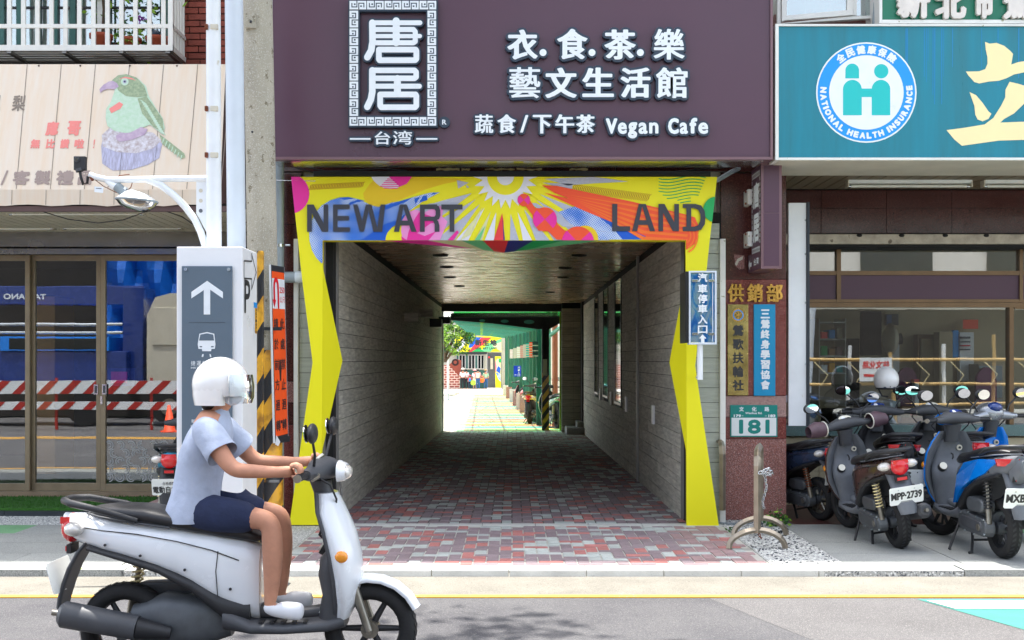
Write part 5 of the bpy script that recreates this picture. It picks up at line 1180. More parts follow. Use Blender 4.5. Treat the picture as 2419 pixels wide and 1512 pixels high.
mb.loft([hring((c[0],c[1]), .10*s_, .085*s_, c[2]+h_) for s_, h_ in ((1.58,-.004),(1.60,-.014),(1.56,-.018))], 'pipe_grey'); mb.build('lamp_housing', parent=lp_)
mb = MB(); mb.loft([hring((c[0],c[1]), .10*s_, .085*s_, c[2]+h_) for s_, h_ in ((1.5,-.018),(1.3,-.05),(.9,-.078),(.35,-.088))], 'lamp_glass'); mb.build('lamp_glass', parent=lp_)
mb = MB(); mb.cyl((c[0]-.02,c[1],c[2]-.07), (c[0]-.02,c[1],c[2]-.02), .01, n=8, ma='chrome'); mb.ell((c[0]+.03,c[1],c[2]-.04), (.05,.025,.02), 'cream_panel'); mb.build('bulb', parent=lp_)
ac = thing('action_camera', LZ(645, 60), 'small black action camera clamped to the end of the lamp arm', 'camera')
p = LZ(645, -5); mb = MB(); mb.box(p[0]-.045, p[0]+.045, dL-.02, dL+.02, p[2]-.055, p[2]+.05, 'plastic_black'); mb.cyl((p[0]-.018,dL-.03,p[2]+.022),(p[0]-.018,dL-.018,p[2]+.022), .02, n=14, ma='plastic_grey'); mb.build('body', parent=ac, bevel=.006)
mb = MB(); mb.cyl((p[0]-.018,dL-.034,p[2]+.022),(p[0]-.018,dL-.03,p[2]+.022), .013, n=14, ma='glass_dark'); mb.build('lens', parent=ac)
mb = MB(); mb.tube([LZ(640,55), LZ(650,110), LZ(668,165), LZ(700,155), LZ(705,100)], .011, 8, 'plastic_black'); mb.tube([LZ(720,85), LZ(750,130)], .016, 8, 'rust'); mb.cyl(LZ(636,40), LZ(642,62), .03, n=12, ma='plastic_grey'); mb.build('clamp', parent=ac)
mb = MB(); mb.poly(fr(dL-.02), [(LZ(*p)[0], LZ(*p)[2]) for p in ((765,185),(838,190),(835,238),(765,230))], 0, .001, 'sign_white'); mb.poly(fr(dL-.02), [(LZ(*p)[0], LZ(*p)[2]) for p in ((778,198),(822,200),(822,205),(778,203))], .0015, 0, 'ink_grey'); o = mb.build('paper_tag'); tag(o, 'small white paper tag hanging under the lamp arm', 'tag')
mb = MB(); mb.tube([LZ(740,110), LZ(830,180), LZ(930,230), LZ(1000,235), LZ(1050,190), LZ(1062,150)], .0035, 5, 'rust'); mb.tube([LZ(865,190), LZ(900,140), LZ(960,95), LZ(1040,85)], .0035, 5, 'rust'); o = mb.build('wire'); tag(o, 'thin brown wires looped round the lamp arm', 'wire')
# second white post
d2 = 9.25; mb = MB(); mb.cyl((X(566,d2),d2,0), (X(550,d2),d2,5.2), .074, .07, 24, 'white_cool'); o = mb.build('steel_post'); tag(o, 'thick pale blue-white steel post rising behind the sign tower', 'post')
# concrete utility pole
d3 = 9.75; up = thing('utility_pole', (X(632,d3), d3, 0), 'weathered concrete utility pole wrapped in black and yellow stripes at its foot', 'utility pole')
mb = MB(); mb.cyl((X(632,d3),d3,0), (X(603,d3),d3,5.6), .125, .118, 28, 'concrete'); mb.build('pole', parent=up)
mb = MB(); mb.box(X(578,9.6), X(604,9.6), 9.60, 9.66, Z(66,9.6), Z(35,9.6), 'concrete'); mb.ell((X(591,9.58),9.595,Z(50,9.58)), .012, 'ink', 8, 6); mb.build('socket_plate', parent=up, bevel=.006)
for a, b in ((596,312),(612,577)): mb = MB(); mb.ell((X(a,9.64),9.635,Z(b,9.64)), (.01,.006,.01), 'ink', 8, 6); mb.build('bolt_hole', parent=up)
def hazard(name, k=1.7, per=.42):
    m = mat(name, (220,160,30), .4, var=0, coat=.3); nt = m.node_tree; N = nt.nodes; L = nt.links
    g = N.new('ShaderNodeNewGeometry'); s = N.new('ShaderNodeSeparateXYZ'); L.new(g.outputs['Position'], s.inputs[0])
    a = N.new('ShaderNodeMath'); a.operation = 'MULTIPLY_ADD'; L.new(s.outputs['X'], a.inputs[0]); a.inputs[1].default_value = -k; L.new(s.outputs['Z'], a.inputs[2])
    f = N.new('ShaderNodeMath'); f.operation = 'DIVIDE'; L.new(a.outputs[0], f.inputs[0]); f.inputs[1].default_value = per
    f2 = N.new('ShaderNodeMath'); f2.operation = 'FRACT'; L.new(f.outputs[0], f2.inputs[0]); c = N.new('ShaderNodeMath'); c.operation = 'GREATER_THAN'; L.new(f2.outputs[0], c.inputs[0]); c.inputs[1].default_value = .5
    n = N.new('ShaderNodeTexNoise'); n.inputs['Scale'].default_value = 9; n.inputs['Detail'].default_value = 6; L.new(g.outputs['Position'], n.inputs['Vector'])
    r = N.new('ShaderNodeValToRGB'); L.new(n.outputs[0], r.inputs[0]); r.color_ramp.elements[0].color = lin((168,116,30)); r.color_ramp.elements[1].color = lin((236,176,44)); r.color_ramp.elements[0].position = .35; r.color_ramp.elements[1].position = .55
    x = N.new('ShaderNodeMix'); x.data_type = 'RGBA'; L.new(c.outputs[0], x.inputs['Factor']); x.inputs['A'].default_value = lin((32,34,40)); L.new(r.outputs[0], x.inputs['B']); L.new(x.outputs['Result'], N['Principled BSDF'].inputs['Base Color'])
hazard('hazard'); hazard('hazard_small', 1.3, .30)
mb = MB(); n = 24; rs_ = []
for k in range(12):
    z = k*1.62/11; r = .137+.004*math.sin(k*2.1); cxx = X(632,d3)+(X(603,d3)-X(632,d3))*z/5.6; rs_.append([(cxx+r*math.cos(2*math.pi*i/n), d3+r*math.sin(2*math.pi*i/n), z+.01) for i in range(n)])
mb.loft(rs_, 'hazard', caps=False); mb.build('striped_sleeve', parent=up)
mb = MB(); mb.box(X(606,9.45), X(621,9.45), 9.45, 9.5, .25, Z(592,9.45), 'hazard'); o = mb.build('hazard_board', bevel=.01); tag(o, 'narrow black and yellow striped board between the sign tower and the pole', 'hazard board')
mb = MB(); mb.box(X(614,9.5), X(660,9.5), 9.58, 9.6, Z(780,9.5), Z(772,9.5), 'steel_dark'); mb.box(X(614,9.5), X(655,9.5), 9.58, 9.6, Z(1142,9.5), Z(1136,9.5), 'chrome'); mb.build('strap', parent=up)
# orange traffic notice, nearly edge-on
TL = V(X(638,9.55),9.55,Z(625,9.55)); BL = V(X(648,9.55),9.55,Z(1047,9.55)); BR = V(X(681,9.9),9.9,Z(1038,9.9)); OW = (BR-BL).length; OH = (TL-BL).length
u = (BR-BL).normalized(); v = (TL-BL).normalized(); FO = (BL, u, v, u.cross(v))
og = thing('road_sign', BL, 'narrow orange no-turning notice with a red U-turn arrow, turned almost edge-on', 'sign')
def orr(a, b, c, d, ma, off, th=0): mb.poly(FO, [(a*OW,(1-d)*OH),(c*OW,(1-d)*OH),(c*OW,(1-b)*OH),(a*OW,(1-b)*OH)], off, th, ma)
mb = MB(); orr(0,0,1,1,'sign_white',0,.012); orr(.05,.0,.98,.995,'ink',.001); orr(.08,.035,.95,.965,'orange_sign',.002); orr(.08,.075,.95,.245,'sign_white',.003); mb.build('panel', parent=og)
mb = MB(); S_ = lambda x, y: (x*OW, (1-y)*OH)
pts = [S_(.33+.14*math.cos(a), .125-.045*math.sin(a)) for a in [math.pi*i/8 for i in range(9)]]
stroke(mb, FO, [S_(.47,.235)]+pts+[S_(.19,.2)], .036, .005, 0, 'red_print', n=4); mb.poly(FO, [S_(.07,.195),S_(.31,.195),S_(.19,.24)], .006, 0, 'red_print')
text(mb, '250', FO, (*S_(.58,.155), *S_(.93,.12)), .005, 'red_print', bold=.02); text(mb, '公', FO, (*S_(.58,.21), *S_(.75,.175)), .005, 'red_print'); text(mb, '尺', FO, (*S_(.77,.21), *S_(.94,.175)), .005, 'red_print')
for s_, x in (('請於前方迴轉', .12), ('此處禁止迴轉', .56)):
    for i, ch in enumerate(s_): y = .30+i*.115; text(mb, ch, FO, (*S_(x,y+.062), *S_(x+.31,y)), .005, 'ink', bold=.012)
mb.build('lettering', parent=og)
mb = MB(); p = BL+u*OW; mb.poly(FO, [(OW*.15,-.005),(OW*1.06,-.02),(OW*1.12,.03),(OW*.4,.02)], .004, .002, 'ink'); mb.poly(FO, [(0,-.01),(OW*.2,-.03),(OW*.35,.0),(OW*.1,.06)], .008, .002, 'sign_white'); mb.build('torn_corner', parent=og)
mb = MB(); mb.cyl(tuple(BL+u*.17-FO[3]*.05-v*.7), tuple(BL+u*.17-FO[3]*.05+v*1.3), .016, n=8, ma='steel_dark'); mb.build('post', parent=og)
# downpipes
dd = 11.1; dp = thing('drain_pipe', (X(658,dd), dd, 0), 'grey plastic drain pipe running down beside the arch with a clamp', 'pipe')
mb = MB(); mb.cyl((X(658,dd),dd,0), (X(658,dd),dd,Z(388,dd)), .05, n=18, ma='pipe_grey'); mb.build('pipe', parent=dp)
mb = MB(); mb.cyl((X(658,dd),dd,Z(584,dd)), (X(658,dd),dd,Z(577,dd)), .055, n=18, ma='chrome'); mb.cyl((X(675,dd),dd-.02,Z(580,dd)), (X(686,dd),dd-.02,Z(580,dd)), .01, n=8, ma='bolt'); mb.build('clamp', parent=dp)
mb = MB(); mb.cyl((X(668,11.12),11.12,Z(655,11.12)), (X(716,11.12),11.12,Z(655,11.12)), .052, n=16, ma='pipe_grey'); mb.cyl((X(698,11.12),11.12,Z(655,11.12)), (X(716,11.12),11.12,Z(655,11.12)), .057, n=16, ma='white_cool'); mb.build('side_pipe', parent=dp)
mb = MB(); mb.tube([(X(645,11),11,Z(426,11)), (X(690,11),11,Z(427,11)), (X(745,11),11,Z(428,11))], .004, 5, 'chrome'); o = mb.build('wire'); tag(o, 'thin taut wire crossing the drain pipe at the top left of the arch', 'wire')

# ================================================================ light box sign
ZB = lambda zx, zy: (1586.2+.307*zx, 367.5+.307*zy); dB = 10.45; FB = fr(dB)
lb_ = thing('light_box', (X(1660,dB), dB, Z(812,dB)), 'clear acrylic box sign with white vertical characters and arrow for the car park entrance', 'sign')
m = mat('box_painted_reflection', (120,170,220), .08, .85, var=0); nt = m.node_tree; N = nt.nodes; L = nt.links
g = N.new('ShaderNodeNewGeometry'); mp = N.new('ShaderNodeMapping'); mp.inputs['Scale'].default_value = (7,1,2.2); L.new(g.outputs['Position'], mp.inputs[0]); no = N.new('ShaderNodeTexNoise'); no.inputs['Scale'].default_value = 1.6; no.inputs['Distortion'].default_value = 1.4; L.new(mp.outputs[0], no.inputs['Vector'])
r = N.new('ShaderNodeValToRGB'); L.new(no.outputs[0], r.inputs[0]); cr = r.color_ramp; cr.elements[0].position = .36; cr.elements[0].color = lin((60,150,236)); cr.elements[1].position = .64; cr.elements[1].color = lin((226,236,240)); e_ = cr.elements.new(.47); e_.color = lin((120,196,250)); e_ = cr.elements.new(.55); e_.color = lin((200,226,240)); L.new(r.outputs[0], N['Principled BSDF'].inputs['Base Color']); N['Principled BSDF'].inputs['Metallic'].default_value = .0  # blue and white reflections painted into the back panel's base colour
mb = MB(); mb.pbox(1631, 646, 1688, 808, dB+.012, dB+.09, 'box_painted_reflection'); mb.build('back_panel', parent=lb_)
mb = MB(); mb.pbox(1629, 640.5, 1692, 812, dB, dB+.006, 'clear_acrylic'); mb.build('front_sheet', parent=lb_)
mb = MB()
for a, b, c, e in ((1627,640,1631,814),(1688,640,1692.5,814),(1631,640,1688,644),(1631,809,1688,814),(1682,646,1684,808)): mb.pbox(a, b, c, e, dB-.004, dB+.1, 'white_cool')
mb.box(X(1627,dB)-.03, X(1627,dB)-.002, dB+.01, dB+.36, Z(810,dB), Z(641,dB), 'black_metal'); mb.build('frame', parent=lb_, bevel=.002)
for i, (ch, y0, y1) in enumerate((('汽',905,975),('車',990,1060),('停',1068,1137),('車',1146,1212),('入',1226,1296),('口',1308,1370))):
    mb = MB(); a, b = ZB(200,y0), ZB(274,y1); text(mb, ch, FB, (X(a[0],dB), Z(b[1],dB), X(b[0],dB), Z(a[1],dB)), .006, 'sign_white', bold=.028); mb.build('character', parent=lb_)
mb = MB(); mb.poly(FB, P2([ZB(*p) for p in ((237,1376),(266,1408),(250,1408),(250,1445),(224,1445),(224,1408),(208,1408))], dB), .006, 0, 'sign_white'); mb.build('arrow', parent=lb_)
for a, b in ((180,962),(305,962),(180,1372),(305,1372)): q = ZB(a,b); mb = MB(); mb.pbox(q[0]-7, q[1]-3, q[0]+7, q[1]+3, dB-.01, dB, 'chrome'); mb.build('clip', parent=lb_, bevel=.002)
mb = MB(); mb.cyl((X(1653,10.5),10.5,Z(897,10.5)), (X(1653,10.5),10.5,Z(813,10.5)), .026, n=14, ma='white_metal'); mb.tube([(X(1653,10.5),10.5,Z(890,10.5)),(X(1648,10.7),10.7,Z(892,10.7)),(X(1655,11.2),11.2,Z(880,11.2))], .02, 8, 'white_metal'); mb.build('bracket', parent=lb_)
# ================================================================ things on the right granite column
dC = 11.388; FC = fr(dC)
gl = thing('wall_lettering', (X(1780,dC), dC, Z(715,dC)), 'three raised gold characters on the red granite column', 'lettering')
for ch, a, b in (('供',425,550),('銷',575,698),('部',722,850)):
    p, q = ZB(a,985), ZB(b,1132); mb = MB(); text(mb, ch, FC, (X(p[0],dC), Z(q[1],dC), X(q[0],dC), Z(p[1],dC)), .03, 'gold', bold=.032, th=.02, asp=.4); mb.build('character', parent=gl)
def cp(T, s, x0, y0, x1, y1, ma, off, f=FC, d=dC, **k): a, b = T(x0,y0), T(x1,y1); text(mb, s, f, (X(a[0],d), Z(b[1],d), X(b[0],d), Z(a[1],d)), off, ma, **k)
I_ = lambda a, b: (a, b)
pl = thing('plaque', (X(1742,dC), dC, Z(934,dC)), 'brass plaque with a cogwheel emblem and five black characters', 'plaque')
mb = MB(); mb.pbox(1718, 719, 1767, 934, dC-.02, dC, 'brass'); mb.build('plate', parent=pl, bevel=.003)
mb = MB()
for i, ch in enumerate('鶯歌扶輪社'): cp(I_, ch, 1729, 768+i*32.3, 1755, 794+i*32.3, 'ink', .0225, bold=.03)
mb.build('lettering', parent=pl)
mb = MB(); c_ = (X(1742,dC), Z(744.5,dC)); k = dC/F
for i in range(24): a = 2*math.pi*i/24; mb.poly(FC, [(c_[0]+r*k*math.cos(a+t), c_[1]+r*k*math.sin(a+t)) for r, t in ((13.5,-.07),(16.5,-.045),(16.5,.045),(13.5,.07))], .0235, 0, 'gold')
ring(mb, FC, c_, 9*k, 14*k, .0232, 0, 'gold', 30); ring(mb, FC, c_, 10*k, 12.6*k, .024, 0, 'logo_blue', 30)
for i in range(6): a = math.pi*i/3+.5; stroke(mb, FC, [c_, (c_[0]+9.5*k*math.cos(a), c_[1]+9.5*k*math.sin(a))], 1.8*k, .023, 0, 'gold', n=3)
mb.build('cogwheel_emblem', parent=pl)
pl = thing('plaque', (X(1805,dC), dC, Z(935,dC)), 'blue plaque with eight white vertical characters', 'plaque')
mb = MB(); mb.pbox(1780, 719, 1831, 935, dC-.018, dC, 'blue_plate'); mb.build('plate', parent=pl, bevel=.003)
mb = MB()
for i, ch in enumerate('三鶯終身學習協會'): cp(I_, ch, 1795, 731+i*23.9, 1817, 752.5+i*23.9, 'sign_white', .0205, bold=.04)
mb.build('lettering', parent=pl)
Z2 = lambda zx, zy: (1586.2+.3328*zx, 812.4+.3328*zy)
pl = thing('house_number', (X(1780,dC), dC, Z(1032,dC)), 'green and white house number plate reading 181 on the granite column', 'number plate')
mb = MB(); a, b = Z2(415,434), Z2(750,660); mb.pbox(a[0], a[1], b[0], b[1], dC-.012, dC, 'green_plate'); a, b = Z2(424,524), Z2(742,652); mb.pbox(a[0], a[1], b[0], b[1], dC-.0135, dC-.012, 'plate_white'); mb.build('plate', parent=pl, bevel=.002)
mb = MB(); cp(Z2, '181', 475,536,692,638, 'green_plate', .0155, bold=.05)
for ch, x in (('文',476),('化',566),('路',656)): cp(Z2, ch, x,446,x+34,479, 'sign_white', .0145, bold=.03)
cp(Z2, 'Wenhua Rd.', 520,483,640,498, 'sign_white', .0145, bold=.04); cp(Z2, '179', 438,500,490,520, 'sign_white', .0145, bold=.08); cp(Z2, '183', 683,500,733,520, 'sign_white', .0145, bold=.08); cp(Z2, '←', 494,505,510,516, 'sign_white', .0145); cp(Z2, '→', 656,505,672,516, 'sign_white', .0145)
mb.build('lettering', parent=pl)
# torn sticker residue
mb = MB(); mb.poly(FC, P2([ZB(*p) for p in ((478,760),(560,770),(558,870),(520,878),(490,850))], dC), .001, 0, 'granite_rose'); mb.poly(FC, P2([ZB(*p) for p in ((485,835),(505,795),(550,772),(545,800),(515,815),(500,850))], dC), .002, 0, 'cream_panel'); mb.build('sticker_residue', parent=cb)
# hanging purple sign at right angles to the facade
XH = 2.275; HZ = lambda py, d: Z(py, d)
hgs = thing('hanging_sign', (XH, 11.0, 2.4), 'dark purple box sign projecting from the granite column with a framed two-character logo', 'sign')
zt_, zb_ = Z(386.5,10.75), Z(634,10.75)
mb = MB(); mb.box(XH, XH+.18, 10.75, 11.2, zb_, zt_, 'purple_panel'); mb.box(XH, XH+.18, 11.2, 11.36, zb_, zb_+.17, 'purple_panel'); mb.build('box', parent=hgs, bevel=.004)
mb = MB(); mb.box(XH-.004, XH+.184, 10.742, 10.76, zb_-.003, zt_+.004, 'purple_trim'); mb.box(XH+.02, XH+.16, 10.738, 10.742, zb_+.02, zb_+.5, 'purple_panel'); mb.box(XH+.02, XH+.16, 10.738, 10.742, zb_+.506, zt_-.02, 'purple_panel'); mb.build('front_trim', parent=hgs)
FH = (V(XH-.001,11.2,zb_), V(0,-1,0), V(0,0,1), V(-1,0,0)); HH = zt_-zb_
mb = MB()
for y in (.17+.0, .9):   # meander bands
    for i in range(7): x = .05+i*.05; mb.poly(FH, [(x,HH*y),(x+.035,HH*y),(x+.035,HH*y+.05),(x,HH*y+.05)], .002, 0, 'sign_white'); mb.poly(FH, [(x+.012,HH*y+.012),(x+.025,HH*y+.012),(x+.025,HH*y+.035),(x+.012,HH*y+.035)], .003, 0, 'purple_panel')
for x in (.04, .385):
    for i in range(12): z = HH*.25+i*.052; mb.poly(FH, [(x,z),(x+.025,z),(x+.025,z+.036),(x,z+.036)], .002, 0, 'sign_white')
tag(mb.build('border_print', parent=hgs), kind='stuff')
mb = MB(); text(mb, '唐', FH, (.09,HH*.60,.36,HH*.86), .002, 'sign_white', bold=.04); mb.build('character', parent=hgs); mb = MB(); text(mb, '居', FH, (.09,HH*.27,.36,HH*.55), .002, 'sign_white', bold=.04); mb.build('character', parent=hgs); mb = MB(); text(mb, '台湾', FH, (.12,HH*.05,.34,HH*.12), .002, 'sign_white', bold=.02); mb.build('lettering', parent=hgs)
mb = MB(); mb.poly(FH, [(-.13,.07),(-.06,.12),(-.06,.09),(.02,.09),(.02,.05),(-.06,.05),(-.06,.02)], .002, 0, 'sign_white'); mb.build('arrow', parent=hgs)
for a, b in ((268,385),(592,705)):
    mb = MB(); mb.box(XH-.04, XH, 11.17, 11.375, Z(ZB(0,b)[1],11.25), Z(ZB(0,a)[1],11.25), 'frame_white'); br = mb.build('bracket', parent=hgs, bevel=.004)
    for y in (a+14, b-14): mb = MB(); mb.ell((XH-.042,11.24,Z(ZB(0,y)[1],11.25)), .012, 'rust', 8, 6); mb.build('bolt', parent=br)
# ================================================================ bicycle racks, chain, weed
def rack(x0, y0, x1, y1, h, label):
    t = thing('bicycle_rack', ((x0+x1)/2, (y0+y1)/2, 0), label, 'bicycle rack', 'stainless bicycle racks beside the arch')
    ux, uy = (x1-x0), (y1-y0); L_ = math.hypot(ux, uy); ux /= L_; uy /= L_; pts = []
    for s_, z in ((0,.13),(0,h-.12),(.02,h-.05),(.07,h-.01),(.14,h)): pts.append((x0+ux*s_, y0+uy*s_, z))
    for s_, z in ((L_-.14,h),(L_-.07,h-.01),(L_-.02,h-.05),(L_,h-.12),(L_,.13)): pts.append((x0+ux*s_, y0+uy*s_, z))
    mb = MB(); mb.tube(pts, .031, 4, 'rack_steel'); mb.sm = [False]*len(mb.sm); mb.build('hoop', parent=t, bevel=.003)
    for (a, b) in ((x0,y0),(x1,y1)) if y0 < 11 else ():
        mb = MB(); mb.tube([(a-.232*math.cos(i*math.pi/14), b+.01*math.sin(i), .155*math.sin(i*math.pi/14)) for i in range(15)], .026, 4, 'rack_steel'); mb.sm = [False]*len(mb.sm); mb.build('foot', parent=t, bevel=.003)
    return t
rk = rack(2.01, 9.66, 2.19, 10.4, .80, 'stainless steel bicycle rack with a chain standing on the white gravel')
rack(1.985, 11.12, 1.975, 11.33, .78, 'stainless steel bicycle rack half hidden behind the right leg of the arch')
ch = thing('chain', (2.1, 9.8, .6), 'rusty steel chain wrapped round the bicycle rack and trailing to the ground', 'chain')
def chain(path, r, n, ma):
    P_ = [V(*p) for p in path]; L_ = [0]
    for i in range(1, len(P_)): L_.append(L_[-1]+(P_[i]-P_[i-1]).length)
    mb = MB()
    for k in range(n):
        s_ = L_[-1]*k/(n-1); i = max(j for j in range(len(L_)) if L_[j] <= s_+1e-9); i = min(i, len(P_)-2); t = (s_-L_[i])/(L_[i+1]-L_[i]); p = P_[i].lerp(P_[i+1], t); d = (P_[i+1]-P_[i]).normalized()
        sd_ = d.orthogonal().normalized(); sd_ = Matrix.Rotation(k*math.pi/2, 3, d) @ sd_
        mb.tube([tuple(p+d*(r*1.5*math.cos(a))+sd_*(r*math.sin(a))) for a in [2*math.pi*q/8 for q in range(8)]], r*.28, 5, ma, closed=True)
    tag(mb.build('links', parent=ch), kind='stuff')
chain([(2.03,9.62,.63),(2.09,9.62,.66),(2.14,9.68,.62),(2.08,9.75,.6),(2.02,9.7,.64),(2.1,9.62,.61)], .014, 22, 'chrome')
chain([(2.07,9.66,.62),(2.09,9.68,.5),(2.06,9.7,.38),(2.08,9.74,.33)], .012, 16, 'chrome'); chain([(2.12,10.3,.28),(2.15,10.3,.2),(2.11,10.2,.1),(2.13,10.1,.03)], .012, 14, 'rust')
chain([(2.13,10.2,.2),(2.2,10.3,.06),(2.35,10.45,.012),(2.5,10.7,.012)], .012, 24, 'steel_dark'); chain([(1.85,11.1,.02),(2.05,11.05,.012),(2.25,11.12,.012)], .012, 22, 'pipe_grey')
mb = MB(); leaves(mb, (X(1835,10.9), 10.95, .07), (.13,.1,.08), 150, .03, [M['leaf'], M['leaf_light'], M['leaf_dark']])
for i in range(6): mb.tube([(X(1835,10.9),10.95,0), (X(1835,10.9)+random.uniform(-.1,.1),10.95,.12)], .003, 4, 'leaf')
o = mb.build('weed'); tag(o, 'green weed growing at the foot of the granite column beside the rack', 'plant', kind='thing')
mb = MB(); leaves(mb, (X(1725,10.6), 10.6, .02), (.03,.03,.03), 18, .02, [M['leaf']]); o = mb.build('weed'); tag(o, 'tiny green sprout between the pavers and the gravel near the arch foot', 'plant')
mb = MB(); leaves(mb, (X(178,8.69), 8.69, .0), (.05,.01,.02), 26, .016, [M['leaf'], M['leaf_light']]); o = mb.build('weed'); tag(o, 'small weed growing from the kerb joint at the left', 'plant')
# drain grating in the gutter
gr = thing('drain_grate', (X(470,8.2), 8.25, -.045), 'steel grating set in the gutter in front of the sign tower', 'drain grate')
mb = MB(); mb.box(-2.68, -1.58, 8.08, 8.42, -.05, -.043, 'steel_dark'); mb.build('frame', parent=gr)
for i in range(28): x = -2.66+i*.039; mb = MB(); mb.box(x, x+.008, 8.09, 8.41, -.043, -.036, 'pipe_grey'); mb.build('bar', parent=gr)
for i in range(6): y = 8.1+i*.06; mb = MB(); mb.box(-2.67, -1.59, y, y+.008, -.036, -.032, 'pipe_grey'); mb.build('cross_bar', parent=gr)
# ================================================================ scooters
mat('guard_cloth', (92,70,78), .5, var=.15, vs=12)
def se(t, p):
    c, s = math.cos(t), math.sin(t); return (math.copysign(abs(c)**(2/p), c), math.copysign(abs(s)**(2/p), s))
def rv(y, z0, z1, hw, p=2.8, n=18, tw=1.0, skew=0):   # vertical section at y (tw: top width factor)
    out = []
    for i in range(n):
        a, b = se(2*math.pi*i/n, p); w = hw*(1+(tw-1)*(b*.5+.5)); out.append((a*w, y+skew*b, (z0+z1)/2+b*(z1-z0)/2))
    return out
def rh(z, y0, y1, hw, p=2.6, n=18):   # horizontal section at z
    return [(se(2*math.pi*i/n, p)[0]*hw, (y0+y1)/2+se(2*math.pi*i/n, p)[1]*(y1-y0)/2, z) for i in range(n)]
def shell(z, y, hw, bow, th, n=9):   # horizontal bowed strip: front edge bulging to +y
    f = [(hw*(-1+2*i/(n-1)), y-bow*abs(-1+2*i/(n-1))**2.2, z) for i in range(n)]; b = [(p[0]*.97, p[1]-th, z) for p in reversed(f)]
    return f+b
def scooter(label, x, y, rz, paint, trim='plastic_grey', plate=None, lean=0, steer=0, side='paint', style=0, mirrors=True, plate2=None, z=0, grp='scooters parked in front of the right shop', muffs=False, lamps='lens_clear', name='scooter', stand=True, rider=False, panel=None, scale=1):
    t = thing(name, (x, y, z), label, 'scooter', grp, rz); t.rotation_euler = (0, lean, rz); t.scale = (scale,)*3
    B = lambda mb, nm, p=None, **k: mb.build(nm, parent=p or t, local=True, **k)
    def wheel(yc, nm, ang=0):
        R_ = .235; mb = MB(); T = Matrix.Translation((0,yc,R_)) @ Matrix.Rotation(ang,4,'Z'); mb.T = T
        prof = [(.155,-.042),(.185,-.055),(.212,-.05),(.228,-.032),(.2345,-.012),(.2345,.012),(.228,.032),(.212,.05),(.185,.055),(.155,.042),(.155,-.042)]
        mb.lathe((0,0,0), prof, 'tyre', axis='X', n=36)
        for i in range(36):   # tread grooves as raised blocks
            a = 2*math.pi*i/36
            for s_ in (-1, 1):
                q = [(s_*.010, .2352*math.cos(a), .2352*math.sin(a)), (s_*.034, .2283*math.cos(a+.09), .2283*math.sin(a+.09)), (s_*.034, .2283*math.cos(a+.17), .2283*math.sin(a+.17)), (s_*.010, .2352*math.cos(a+.1), .2352*math.sin(a+.1))]
                mb.add([(p[0], p[1]*1.012, p[2]*1.012) for p in q], [(0,1,2,3)], 'plastic_black')
        w = B(mb, nm)
        mb = MB(); mb.T = T; mb.lathe((0,0,0), [(.157,-.038),(.15,-.03),(.145,0),(.15,.03),(.157,.038)], 'plastic_black' if style != 2 else 'alloy', axis='X', n=28)
        mb.cyl((-.045,0,0),(.045,0,0), .045, n=16, ma='alloy')
        for i in range(6):
            a = math.pi*i/3; mb.tube([(0,.03*math.cos(a),.03*math.sin(a)), (0,.15*math.cos(a),.15*math.sin(a))], [.018,.014], 6, 'plastic_black' if style != 2 else 'alloy')
        B(mb, 'rim', w); return w
    wheel(-.62, 'rear_wheel'); wheel(.62, 'front_wheel', steer)
    # front fork and fender
    mb = MB(); mb.T = Matrix.Translation((0,.62,0)) @ Matrix.Rotation(steer,4,'Z') @ Matrix.Translation((0,-.62,0))
    for s_ in (-1,1): mb.cyl((s_*.075,.62,.235),(s_*.06,.50,.6), .022, n=10, ma='alloy')
    mb.cyl((-.09,.62,.235),(.09,.62,.235), .016, n=8, ma='alloy'); B(mb, 'fork')
    mb = MB(); mb.T = Matrix.Translation((0,.62,0)) @ Matrix.Rotation(steer,4,'Z') @ Matrix.Translation((0,-.62,0)); rg = []
    for i in range(9):
        a = math.radians(25+i*17); r = .27; yy, zz = .62+r*math.cos(a), .235+r*math.sin(a); yi, zi = .62+.245*math.cos(a), .235+.245*math.sin(a)
        rg.append([(-.075,yi,zi),(-.05,yy,zz),(0,yy+.012*math.cos(a),zz+.012*math.sin(a)),(.05,yy,zz),(.075,yi,zi),(.06,yi,zi),(0,yi+.01*math.cos(a),zi+.01*math.sin(a)),(-.06,yi,zi)])
    mb.loft(rg, paint); B(mb, 'front_fender')
    # leg shield : painted outer shell, plastic inner liner
    sec = [(.30,.52,.11,.02),(.38,.56,.16,.05),(.50,.585,.205,.08),(.62,.575,.215,.09),(.74,.545,.205,.09),(.84,.50,.17,.08),(.93,.455,.11,.05)]
    mb = MB(); mb.loft([shell(z_, y_, w, b_, .035) for z_, y_, w, b_ in sec], paint); B(mb, 'leg_shield', bevel=0)
    mb = MB(); mb.loft([shell(z_+.004, y_-.037, w*.975, b_*.98, .02) for z_, y_, w, b_ in sec], trim)
    mb.loft([rh(.30,.36,.50,.12), rh(.42,.38,.52,.13), rh(.52,.36,.52,.15), rh(.60,.37,.52,.155), rh(.66,.42,.53,.14), rh(.78,.42,.50,.11), rh(.86,.40,.47,.075)], trim)
    mb.loft([rh(.84,.36,.45,.062), rh(.92,.335,.43,.06), rh(.99,.31,.42,.075)], 'plastic_grey'); ls = B(mb, 'inner_shield')
    mb = MB(); mb.cyl((.075,.418,.79),(.075,.405,.79), .024, n=18, ma='cream_panel'); mb.cyl((.075,.407,.79),(.075,.398,.79), .011, n=12, ma='ink'); B(mb, 'ignition_lock', ls)
    mb = MB(); mb.cyl((-.085,.395,.615),(-.085,.362,.635), .038, n=20, ma='plastic_black'); mb.cyl((-.085,.364,.634),(-.085,.356,.638), .032, n=20, ma='dial'); B(mb, 'fuel_cap', ls)
